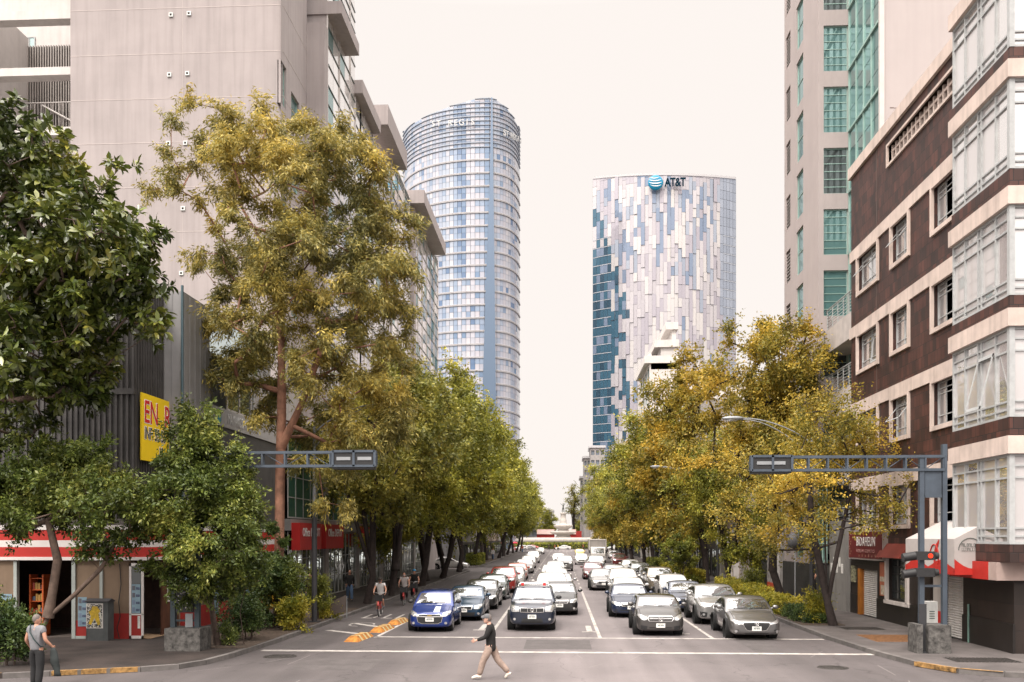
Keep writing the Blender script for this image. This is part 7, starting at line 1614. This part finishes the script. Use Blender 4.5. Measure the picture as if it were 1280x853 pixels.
# street lamps
def lamp(px, py, H_, reach, lb, dir_=-1, dark=2.9):
    x, y = gnd(px, py); t = thing('street_lamp', lb, 'street lamp', (x, y, .13), 0, None)
    mb = MB(); mb.cyl(0, 0, 0, dark, .11, 10); mb.box(-.22, .22, -.22, .22, 0, .05); mb.build('pole_base', mPoleD, t, world=False)
    mb = MB(); mb.tube([(0, 0, dark), (0, 0, H_-.9)], [.085, .06], 10); mb.build('pole', mGalv, t, world=False)
    mb = MB(); pts = []; pts2 = []
    for k in range(9): s = k/8; pts.append((dir_*reach*s, 0, H_-1.15+1.15*math.sin(s*PI/2)**.8)); pts2.append((dir_*reach*s, 0, H_-1.75+1.7*math.sin(s*PI/2)**.9))
    mb.tube(pts, .03, 6); mb.tube(pts2, .025, 6); mb.build('arm', mGalv, t, world=False)
    mb = MB(); mb.ball((dir_*(reach+.35), 0, H_+.0), (.5, .16, .10), 12, 8); l_ = mb.build('lamp_head', mGalv, t, world=False); mb = MB(); mb.ball((dir_*(reach+.4), 0, H_-.06), (.3, .12, .09), 10, 6); mb.build('lamp_glass', mLamp, l_, world=False)
lamp(1015, 774, 8.75, 3.1, 'double armed street lamp rising through the near golden tree', -1); lamp(897, 732, 8.8, 4.2, 'double armed street lamp by the yellow hedge midway along the right', -1)
lamp(393, 782, 8.9, 2.7, 'street lamp with dark base beside the yellow green bush', 1, 4.6); lamp(576, 714, 9, 2.5, 'dark street lamp pole at the corner of the left side street', 1, 6); lamp(812, 700, 9.1, 3.2, 'street lamp far along the right pavement', -1)
# round traffic sign seen from behind, right
x, y = 10.9, 43.5; t = thing('round_sign', 'round traffic sign seen from its dark back on the right pavement', 'sign', (x, y, .13)); mb = MB(); mb.cyl(0, 0, 0, 3.6, .03, 8); mb.build('sign_post', mGalv, t, world=False); mb = MB(); mb.lathe([(0, -.06), (.38, -.06), (.38, -.03), (0, -.03)], 24, (0, 0, 3.3), axis='y'); mb.build('sign_disc', M('sign_back', (.06, .06, .065), .6), t, world=False)
# utility cabinet with poster, left
ux0, ux1, uy = xY(108, 30.1), xY(135, 30.1), 30.1
t = thing('utility_cabinet', 'grey utility cabinet with black and yellow poster in front of the store', 'cabinet', ((ux0+ux1)/2, uy, .13))
mb = MB(); mb.box(ux0, ux1, uy, uy+.4, .13, 1.42); mb.build('cabinet_body', M('cabinet_grey', (.07, .075, .075), .7, var=.3, streak=.3), t); mb = MB(); mb.prof([(uy-.03, 1.42), (uy-.03, 1.46), (uy+.2, 1.54), (uy+.43, 1.46), (uy+.43, 1.42)], ux0-.03, ux1+.03); mb.build('cabinet_lid', mPoleD, t)
mb = MB(); mb.box(ux0+.0, ux1-.17, uy-.012, uy, .55, 1.38); p_ = mb.build('poster', mWB, t); mb = MB(); mb.box(ux0+.02, ux1-.19, uy-.016, uy-.012, .57, 1.36)
m_, nt_, o_ = nodes('speckle_print'); pb = N(nt_, 'ShaderNodeBsdfPrincipled'); v_ = N(nt_, 'ShaderNodeTexNoise'); v_.inputs['Scale'].default_value = 26; tc_ = N(nt_, 'ShaderNodeTexCoord'); r_2 = N(nt_, 'ShaderNodeValToRGB'); r_2.color_ramp.interpolation = 'CONSTANT'; r_2.color_ramp.elements[0].color = (.02, .02, .02, 1); r_2.color_ramp.elements[1].position = .52; r_2.color_ramp.elements[1].color = (.5, .48, .42, 1)
nt_.links.new(tc_.outputs['Object'], v_.inputs['Vector']); nt_.links.new(v_.outputs['Fac'], r_2.inputs[0]); nt_.links.new(r_2.outputs[0], pb.inputs['Base Color']); nt_.links.new(pb.outputs[0], o_.inputs[0]); mb.build('poster_print', m_, p_)
mb = MB(); cx_ = (ux0+ux1-.17)/2; mb.add([(cx_+a, uy-.02, 1.0+c) for a, c in ((-.12, -.34), (.0, -.1), (.12, -.36), (.2, -.3), (.14, .05), (.2, .12), (.1, .28), (-.06, .3), (-.12, .15), (-.2, .1), (-.12, -.05), (-.2, -.3))], [tuple(range(12))]); mb.build('poster_figure', M('print_yellow', (.45, .3, .02), .6, var=.4, scale=12), p_)
# leaning sign frame, dark barrier
x, y = gnd(424, 777); t = thing('sign_frame', 'brown panel leaning in a metal frame at the pavement edge', 'sign', (x, y, .13), R(12)); mb = MB()
for s in (-1, 1): mb.tube([(s*.32, 0, 0), (s*.32, 0, .95)], .02, 6)
mb.build('frame', mGalv, t, world=False); mb = MB(); mb.add([(-.42, -.04, .12), (.26, -.04, .3), (.30, -.04, 1.0), (-.34, -.04, .72), (-.42, 0, .12), (.26, 0, .3), (.30, 0, 1.0), (-.34, 0, .72)], [(0,1,2,3),(7,6,5,4),(0,4,5,1),(1,5,6,2),(2,6,7,3),(3,7,4,0)]); mb.build('panel', M('panel_brown', (.08, .06, .05), .6), t, world=False)
# overhead wires on the brown block
mb = MB(); 
for k in range(3):
    p0, p1 = Vector((13.35, 42, 2.9+k*.1)), Vector((13.2, 28.4, 3.05+k*.12)); mb.tube([tuple(p0.lerp(p1, i/10)+Vector((0, 0, -.25*math.sin(i/10*PI)))) for i in range(11)], .012, 4)
tag(mb.build('cable', mDark), 'bundle of thin black cables sagging along the brown wall above the shops', 'cable')
# ------------------------------------------------------------------ people
def skinmesh(V, E, root, sub=1):
    bm = bmesh.new(); ly_ = bm.verts.layers.skin.verify(); names = list(V); idx = {}
    for n_ in names: v = bm.verts.new(V[n_][:3]); idx[n_] = v
    for a, c in E: bm.edges.new((idx[a], idx[c]))
    for n_ in names: r = V[n_][3]; r = r if isinstance(r, (tuple, list)) else (r, r); idx[n_][ly_].radius = r; idx[n_][ly_].use_root = (n_ == root)
    me = bpy.data.meshes.new('s'); bm.to_mesh(me); bm.free(); return evalmesh(me, [('SKIN',), ('SUB', sub)])
mSkin = M('skin', (.42, .22, .15), .6, var=.06, spec=.3); mSkinL = M('skin_light', (.5, .30, .23), .6, var=.05, spec=.3)
def lerp3(a, c, t): return tuple(a[i]+(c[i]-a[i])*t for i in range(3))
def person(label, loc, rz, J, top, bot, skin=None, sleeve='long', shorts=False, hair=None, cap=None, shoe=None, group=None, mask=None, helmet=None, sc=1.0, hem=.0, headturn=0.0):
    """J: joints, local, facing -Y"""
    D = dict(pel=(0, 0, .93), spi=(0, .01, 1.10), che=(0, .01, 1.30), nek=(0, .0, 1.46), hed=(0, -.02, 1.60), ls=(.17, .01, 1.40), rs=(-.17, .01, 1.40), le=(.22, .03, 1.12), re=(-.22, .03, 1.12), lw=(.22, -.06, .88), rw=(-.22, -.06, .88),
             lh=(.09, 0, .90), rh=(-.09, 0, .90), lk=(.10, -.02, .50), rk=(-.10, -.02, .50), la=(.10, .03, .09), ra=(-.10, .03, .09), lt=(.11, -.14, .03), rt=(-.11, -.14, .03)); D.update(J)
    t = thing('person', label, 'person', loc, rz, group); t.scale = (sc, sc, sc); skin = skin or mSkin
    V = {k: D[k]+(r,) for k, r in dict(pel=.11, spi=.105, che=.125, nek=.052, ls=.062, rs=.062, le=.042, re=.042, lw=.028, rw=.028, lh=.09, rh=.09, lk=.056, rk=.056, la=.04, ra=.04, lt=.032, rt=.032).items()}
    V['hd'] = lerp3(D['nek'], D['hed'], .55)+(.055,)
    for s in 'lr': V[s+'f'] = lerp3(D[s+'e'], D[s+'w'], .35)+(.042,); V[s+'c'] = lerp3(D[s+'k'], D[s+'a'], .3)+(.056,); V[s+'th'] = lerp3(D[s+'h'], D[s+'k'], .4)+(.078,); V[s+'p'] = lerp3(D[s+'e'], D[s+'w'], 1.28)+((.036, .018),)
    E = [('pel', 'spi'), ('spi', 'che'), ('che', 'nek'), ('nek', 'hd')]
    for s in 'lr': E += [('che', s+'s'), (s+'s', s+'e'), (s+'e', s+'f'), (s+'f', s+'w'), (s+'w', s+'p'), ('pel', s+'h'), (s+'h', s+'th'), (s+'th', s+'k'), (s+'k', s+'c'), (s+'c', s+'a'), (s+'a', s+'t')]
    me = skinmesh(V, E, 'pel', 1); mb = MB(); h = D['hed']; ct, st = math.cos(headturn), math.sin(headturn)
    def hp(x, y, z): return (h[0]+x*ct-y*st, h[1]+x*st+y*ct, h[2]+z)
    mb.ball(h, (.078, .098, .118), 16, 12); mb.ball(hp(0, -.025, -.06), (.055, .07, .06), 12, 8); mb.tube([hp(0, -.088, .025), hp(0, -.112, -.012), hp(0, -.098, -.022)], [.011, .017, .013], 6)
    for s in (-1, 1): mb.ball(hp(s*.078, .005, -.005), (.012, .022, .03), 8, 6)
    for s in (-1, 1): mb.ball(hp(s*.03, -.088, .015), (.013, .01, .008), 6, 4, mi=1)
    mb.tube([hp(-.024, -.094, -.058), hp(0, -.099, -.06), hp(.024, -.094, -.058)], .006, 4, mi=1)
    for s in 'lr':     # five fingers, bent, of different length, and the thumb leaving the side of the palm
        e, w_ = Vector(D[s+'e']), Vector(D[s+'w']); d = (w_-e).normalized(); p = w_+d*.075; side = d.cross(Vector((1, 0, 0)) if abs(d.x) < .8 else Vector((0, 0, 1))).normalized(); crl = d.cross(side).normalized()*(1 if s == 'l' else -1)
        for k, ln in enumerate((.07, .08, .075, .058)):
            b_ = p+side*(.027-.018*k); c1 = b_+d*ln*.45+crl*.008; c2 = c1+d*ln*.3+crl*.022; c3 = c2+d*ln*.15+crl*.022; mb.tube([tuple(b_-d*.02), tuple(c1), tuple(c2), tuple(c3)], [.010, .009, .008, .006], 6)
        b_ = w_+d*.03+side*.025; mb.tube([tuple(b_), tuple(b_+side*.03+d*.025), tuple(b_+side*.032+d*.055+crl*.015)], [.012, .011, .008], 6)
    bm = bmesh.new(); bm.from_mesh(me); bm.from_mesh(mb.mesh('x')); me2 = bpy.data.meshes.new('body')
    for f in bm.faces: f.smooth = True
    bm.to_mesh(me2); bm.free(); link('body', me2, [skin, mDark], t)
    # clothes grown over the same skeleton
    g = lambda k, r: D[k]+(r,)
    V = dict(pel=(D['pel'][0], D['pel'][1], D['pel'][2]-.06-hem, (.165, .135)), spi=g('spi', (.155, .135)), che=g('che', (.165, .14)), nk=lerp3(D['che'], D['nek'], .72)+(.075,), ls=g('ls', .085), rs=g('rs', .085), lm=lerp3(D['ls'], D['le'], .5)+(.082,), rm=lerp3(D['rs'], D['re'], .5)+(.082,)); E = [('pel', 'spi'), ('spi', 'che'), ('che', 'nk'), ('che', 'ls'), ('che', 'rs'), ('ls', 'lm'), ('rs', 'rm')]
    if sleeve == 'long':
        for s in 'lr': V[s+'e'] = g(s+'e', .062); V[s+'w'] = lerp3(D[s+'e'], D[s+'w'], .95)+(.045,); E += [(s+'m', s+'e'), (s+'e', s+'w')]
    me = skinmesh(V, E, 'spi', 2); link('jacket' if hem else 'shirt', me, top, t)
    kf = .92 if not shorts else .0; V = dict(pel=g('pel', (.15, .125)), w=(D['pel'][0], D['pel'][1], D['pel'][2]+.09, (.13, .11))); E = [('pel', 'w')]
    for s in 'lr':
        V[s+'h'] = g(s+'h', .12); V[s+'th'] = lerp3(D[s+'h'], D[s+'k'], .45)+(.108,); V[s+'k'] = lerp3(D[s+'h'], D[s+'k'], .88 if shorts else 1)+(.092,); E += [('pel', s+'h'), (s+'h', s+'th'), (s+'th', s+'k')]
        if not shorts: V[s+'c'] = lerp3(D[s+'k'], D[s+'a'], .45)+(.086,); V[s+'a'] = lerp3(D[s+'k'], D[s+'a'], .98)+(.075,); E += [(s+'k', s+'c'), (s+'c', s+'a')]
    link('shorts' if shorts else 'trousers', skinmesh(V, E, 'pel', 2), bot, t)
    for s in 'lr':
        a, c = Vector(D[s+'a']), Vector(D[s+'t']); dd = (c-a); V = dict(h=tuple(a-Vector((dd.x, dd.y, 0)).normalized()*.05+Vector((0, 0, -.035)))+(.045,), a=tuple(a+Vector((0, 0, -.01)))+(.05,), m=tuple(a.lerp(c, .55)+Vector((0, 0, -.0)))+(.048,), t=tuple(c+dd*.22)+((.045, .03),)); link('shoe', skinmesh(V, [('h', 'a'), ('a', 'm'), ('m', 't')], 'a', 1), shoe or mDark, t)
    if hair:
        mb = MB(); vs = []
        mb.ball(hp(0, .018, .022), (.087, .098, .112), 16, 12); 
        keep = [f for f in mb.f if not all((mb.v[i][1]-h[1])*ct-(mb.v[i][0]-h[0])*st*-1 < -.045 and mb.v[i][2]-h[2] < .075 for i in f) and not all(mb.v[i][2]-h[2] < -.055 for i in f)]
        mb.f = keep; mb.sm = mb.sm[:len(keep)]; mb.mi = mb.mi[:len(keep)]; mb.build('hair', hair, t, world=False)
    if cap:
        mb = MB(); mb.lathe([(.0, .135), (.05, .128), (.085, .09), (.097, .045), (.095, .03)], 18, (h[0], h[1], h[2])); mb.prof([(0, 0), (0, 0)], 0, 0) if False else None
        mb.tube([hp(0, -.07, .035), hp(0, -.15, .025)], [.07, .05], 10); mb.v = [(v[0], v[1], min(v[2], h[2]+.135) if v[2] > h[2]+.05 else (h[2]+.03+(v[2]-h[2]-.03)*.18 if (v[1]-h[1])*ct-(v[0]-h[0])*(-st)*-1 < -.1 or math.hypot(v[0]-h[0], v[1]-h[1]) > .1 else v[2])) for v in mb.v]; mb.build('cap', cap, t, world=False)
    if helmet: mb = MB(); mb.lathe([(0, .16), (.06, .15), (.1, .11), (.115, .05), (.1, .045)], 18, (h[0], h[1], h[2])); mb.build('helmet', helmet, t, world=False)
    if mask: mb = MB(); mb.ball(hp(0, -.045, -.035), (.062, .066, .05), 12, 8); mb.build('face_mask', mask, t, world=False)
    return t
cl = lambda n, c, v=.12: M('cloth_'+n, c, .9, var=v, scale=9, bump=.3, bscale=25)
shw = M('shoe_white', (.55, .5, .44), .6); hrD = M('hair_dark', (.02, .014, .01), .7, var=.3, scale=40); hrG = M('hair_grey', (.13, .11, .1), .8, var=.3, scale=40)
# man in black jacket walking to the left across the stop line
wx, wy = xY(614, 23.3), 23.3
person('man in black jacket, pink beige trousers and grey cap striding left across the road', (wx, wy, .006), R(-90), dict(pel=(0, 0, .86), spi=(0, -.01, 1.02), che=(0, -.02, 1.23), nek=(0, -.05, 1.40), hed=(0, -.10, 1.525), ls=(.17, -.02, 1.34), rs=(-.17, -.02, 1.34),
   le=(.20, -.12, 1.08), lw=(.18, -.36, 1.0), re=(-.22, .06, 1.07), rw=(-.22, -.08, .86), lh=(.085, -.01, .84), rh=(-.085, .01, .84), lk=(.09, -.20, .47), la=(.09, -.30, .10), lt=(.09, -.46, .045), rk=(-.09, .16, .47), ra=(-.09, .44, .16), rt=(-.09, .36, .035)),
   cl('black', (.014, .013, .013)), cl('khaki_pink', (.27, .20, .165), .2), mSkinL, hair=hrG, cap=cl('cap_grey', (.10, .10, .105)), shoe=shw, hem=.13)
# man in grey, seen from behind, left edge
mx, my = xY(46, 21.3), 21.3
pm = person('man in grey T-shirt with shoulder strap seen from behind at the lower left', (mx, my, .006), R(172), dict(lw=(.27, -.12, .95), le=(.25, .04, 1.13), re=(-.26, .04, 1.13), rw=(-.32, -.10, .98), lk=(.10, -.05, .5), rk=(-.11, .03, .5), ra=(-.12, .1, .10), la=(.10, -.02, .09)), cl('grey_tee', (.16, .16, .17)), cl('black_trouser', (.014, .014, .015)), mSkin, sleeve='short', hair=hrG, sc=1.02, headturn=R(-50))
mb = MB(); mb.tube([(.12, -.13, 1.45), (.03, -.155, 1.3), (-.10, -.15, 1.12), (-.16, -.09, 1.0)], .012, 5); mb.tube([(.12, -.12, 1.45), (.13, .05, 1.49), (.06, .155, 1.32), (-.05, .165, 1.16), (-.16, .10, 1.0), (-.165, 0, .97)], .013, 5); mb.build('strap', cl('strap', (.02, .04, .04)), pm, world=False)
t = thing('carried_jacket', 'dark jacket draped over the forearm of the man in grey', 'jacket', (mx+.36, my+.05, .7)); rg_ = random.Random(3); mb = MB(); g_ = []
for i in range(9):
    row = []
    for k in range(10): a = 2*PI*k/10; r_ = (.05+.05*i/4 if i < 5 else .11-.006*i); row.append((.03*i/2+(r_+.02*math.sin(k*2+i))*math.cos(a)*1.1, .6*r_*math.sin(a)+rg_.uniform(-.01, .01), .27-.085*i))
    g_.append(row)
mb.add([p for r_ in g_ for p in r_], [(i*10+k, i*10+(k+1) % 10, (i+1)*10+(k+1) % 10, (i+1)*10+k) for i in range(8) for k in range(10)]+[tuple(range(9, -1, -1)), tuple(range(80, 90))], 0, True); mb.build('jacket_cloth', cl('dark_jacket', (.025, .03, .03)), t, world=False)
# bicycles and riders
mBikeR = M('bike_red', (.45, .02, .015), .35, coat=.6)
def bicycle(label, loc, rz, group):
    t = thing('bicycle', label, 'bicycle', loc, rz, group); r = .33
    for yy in (-.53, .53):
        mb = MB(); mb.tube([(0, yy+r*math.cos(a), r+r*math.sin(a)) for a in [2*PI*k/24 for k in range(25)]], .024, 6, cap=False); w_ = mb.build('wheel', mTyre, t, world=False)
        mb = MB(); mb.tube([(0, yy+(r-.025)*math.cos(a), r+(r-.025)*math.sin(a)) for a in [2*PI*k/24 for k in range(25)]], .012, 5, cap=False)
        for k in range(12): a = 2*PI*k/12; mb.tube([(0, yy, r), (0, yy+(r-.03)*math.cos(a), r+(r-.03)*math.sin(a))], .0025, 3)
        mb.build('spokes', mRim, w_, world=False)
        mb = MB(); mb.tube([(0, yy+(r+.05)*math.cos(a), r+(r+.05)*math.sin(a)) for a in [R(20+k*12) for k in range(12)]], [.035]*12, 6); mb.build('mudguard', mBikeR, t, world=False)
    mb = MB(); mb.tube([(0, -.40, .88), (0, -.44, .70), (0, -.53, r)], .022, 6); mb.tube([(0, -.42, .72), (0, -.2, .42), (0, .08, .3)], .035, 8); mb.tube([(0, .08, .3), (0, .2, .78)], .022, 6); mb.tube([(0, .08, .3), (0, .53, r)], .016, 6); mb.tube([(0, .17, .62), (0, .53, r)], .014, 6); mb.build('frame', mBikeR, t, world=False)
    mb = MB(); mb.tube([(0, -.40, .86), (0, -.38, 1.02)], .02, 6); mb.tube([(-.3, -.22, 1.06), (-.22, -.34, 1.08), (0, -.38, 1.04), (.22, -.34, 1.08), (.3, -.22, 1.06)], .014, 6); mb.build('handlebar', mRim, t, world=False)
    mb = MB(); mb.box(-.17, .17, -.68, -.66, .72, .98); mb.box(-.17, .17, -.46, -.44, .72, .95); mb.box(-.17, -.15, -.66, -.46, .72, .96); mb.box(.15, .17, -.66, -.46, .72, .96); mb.box(-.17, .17, -.68, -.44, .70, .72); mb.build('front_basket', mDark, t, world=False)
    mb = MB(); mb.ball((0, .22, .84), (.09, .15, .045), 12, 8); mb.build('saddle', mDark, t, world=False); mb = MB(); mb.tube([(-.13, .0, .22), (-.13, .08, .3), (.13, .08, .3), (.13, .16, .38)], .012, 5); mb.box(-.19, -.1, -.05, .05, .2, .23); mb.box(.1, .19, .11, .21, .37, .4); mb.build('crank', mDark, t, world=False)
    mb = MB(); mb.ball((0, -.70, .66), (.04, .03, .04), 8, 6); mb.build('front_lamp', mLamp, t, world=False)
    return t
RJ = dict(pel=(0, .20, .97), spi=(0, .14, 1.12), che=(0, .06, 1.33), nek=(0, .0, 1.49), hed=(0, -.04, 1.62), ls=(.17, .05, 1.44), rs=(-.17, .05, 1.44), le=(.27, -.05, 1.2), re=(-.27, -.05, 1.2), lw=(.27, -.20, 1.06), rw=(-.27, -.20, 1.06), lh=(.09, .18, .93), rh=(-.09, .18, .93), lk=(.12, -.10, .70), rk=(-.12, -.16, .58), la=(.14, .14, .43), ra=(-.14, .02, .27), lt=(.14, .02, .38), rt=(-.14, -.12, .23))
for px, py, rz, bl, pl, kw in ((471, 771.5, 4, 'red bicycle with front basket ridden by the man in white T-shirt', 'cyclist in white T-shirt, black shorts, dark cap and face mask', dict(top=cl('white_tee', (.52, .50, .49)), bot=cl('black_trouser', (0,)*3), shorts=True, cap=hrD, mask=M('mask_dark', (.05, .06, .07), .8), shoe=cl('shoe_grey', (.12, .12, .13)))),
    (502, 758, 6, 'red bicycle ridden by the woman in pale top', 'cyclist in pale sleeveless top and black leggings, right of the tree trunk', dict(top=cl('pale_top', (.42, .38, .37)), bot=cl('black_trouser', (0,)*3), hair=hrD, mask=M('mask_pale', (.4, .4, .42), .8))),
    (515, 751.5, 6, 'red bicycle ridden by the rider in blue helmet', 'cyclist in black shirt and blue helmet, farthest of the three riders', dict(top=cl('black', (0,)*3), bot=cl('black_trouser', (0,)*3), hair=hrD, helmet=M('helmet_blue', (.02, .2, .4), .4, coat=.5)))):
    x, y = gnd(px, py); bicycle(bl, (x, y+.8, .006), R(rz), 'red bicycles in the bike lane'); kw = dict(kw); tp = kw.pop('top'); bt = kw.pop('bot'); person(pl, (x, y+.8, .006), R(rz), RJ, tp, bt, sleeve='short', **kw)
WJ = dict(lk=(.09, -.16, .49), la=(.09, -.22, .10), lt=(.09, -.38, .05), rk=(-.09, .08, .48), ra=(-.09, .28, .15), rt=(-.09, .18, .04), lw=(.22, .1, .9), rw=(-.22, -.18, .92))
px, py = gnd(437, 755); person('pedestrian in black hooded jacket and blue jeans walking past the store glass', (px, py, .135), R(20), WJ, cl('black', (0,)*3), cl('jeans', (.06, .10, .17)), hair=hrD, hem=.1)
px, py = gnd(388, 764); person('person in dark clothes half hidden behind the shrub by the dark lamp post', (px, py, .135), R(-10), {}, cl('dark_plum', (.03, .02, .03)), cl('black_trouser', (0,)*3), hair=hrD)
person('person in black standing by the dark stone wall behind the right planter', (12.3, 45.5, .135), R(60), {}, cl('black', (0,)*3), cl('black_trouser', (0,)*3), hair=hrD)
fp = [(686, 255, 'tiny pedestrian in black crossing at the far crosswalk', cl('black', (0,)*3), cl('black_trouser', (0,)*3), 90), (693.5, 250, 'tiny pedestrian in red brown crossing left of the white side-on sedan', cl('rust', (.3, .08, .04)), cl('black_trouser', (0,)*3), -90), (697.5, 252, 'tiny pedestrian in yellow crossing at the far crosswalk', cl('yellow_top', (.5, .35, .03)), cl('black_trouser', (0,)*3), -90),
 (643.5, 247, 'tiny pedestrian in red holding a red umbrella at the far left corner', cl('red_top', (.5, .03, .05)), cl('red_top', (0,)*3), 90), (653, 215, 'tiny pedestrian in orange walking beside the leftmost lane', cl('rust', (0,)*3), cl('jeans', (0,)*3), 0), (729, 252, 'tiny pedestrian in dark red near the yellow taxi', cl('rust', (0,)*3), cl('black', (0,)*3), 90), (616, 140, 'tiny pedestrian in white on the far left pavement', cl('white_tee', (0,)*3), cl('jeans', (0,)*3), 0)]
for px, Y, lb, tp, bt, rz in fp: person(lb, (xY(px, Y), Y, .006 if Y > 150 else .135), R(rz), WJ, tp, bt, hair=hrD, sc=1.03, group='pedestrians at the far crossing')
t = thing('umbrella', 'small red umbrella held up at the far left corner of the roundabout', 'umbrella', (xY(643.5, 247), 247, 1.9)); mb = MB(); mb.lathe([(0, .55), (.35, .48), (.65, .3), (.8, .05), (.78, .04), (.6, .26), (0, .5)], 12); mb.build('umbrella_canopy', M('umbrella_red', (.55, .02, .06), .6), t, world=False); mb = MB(); mb.tube([(0, 0, -.9), (0, 0, .6)], .012, 5); mb.build('umbrella_shaft', mRim, t, world=False)
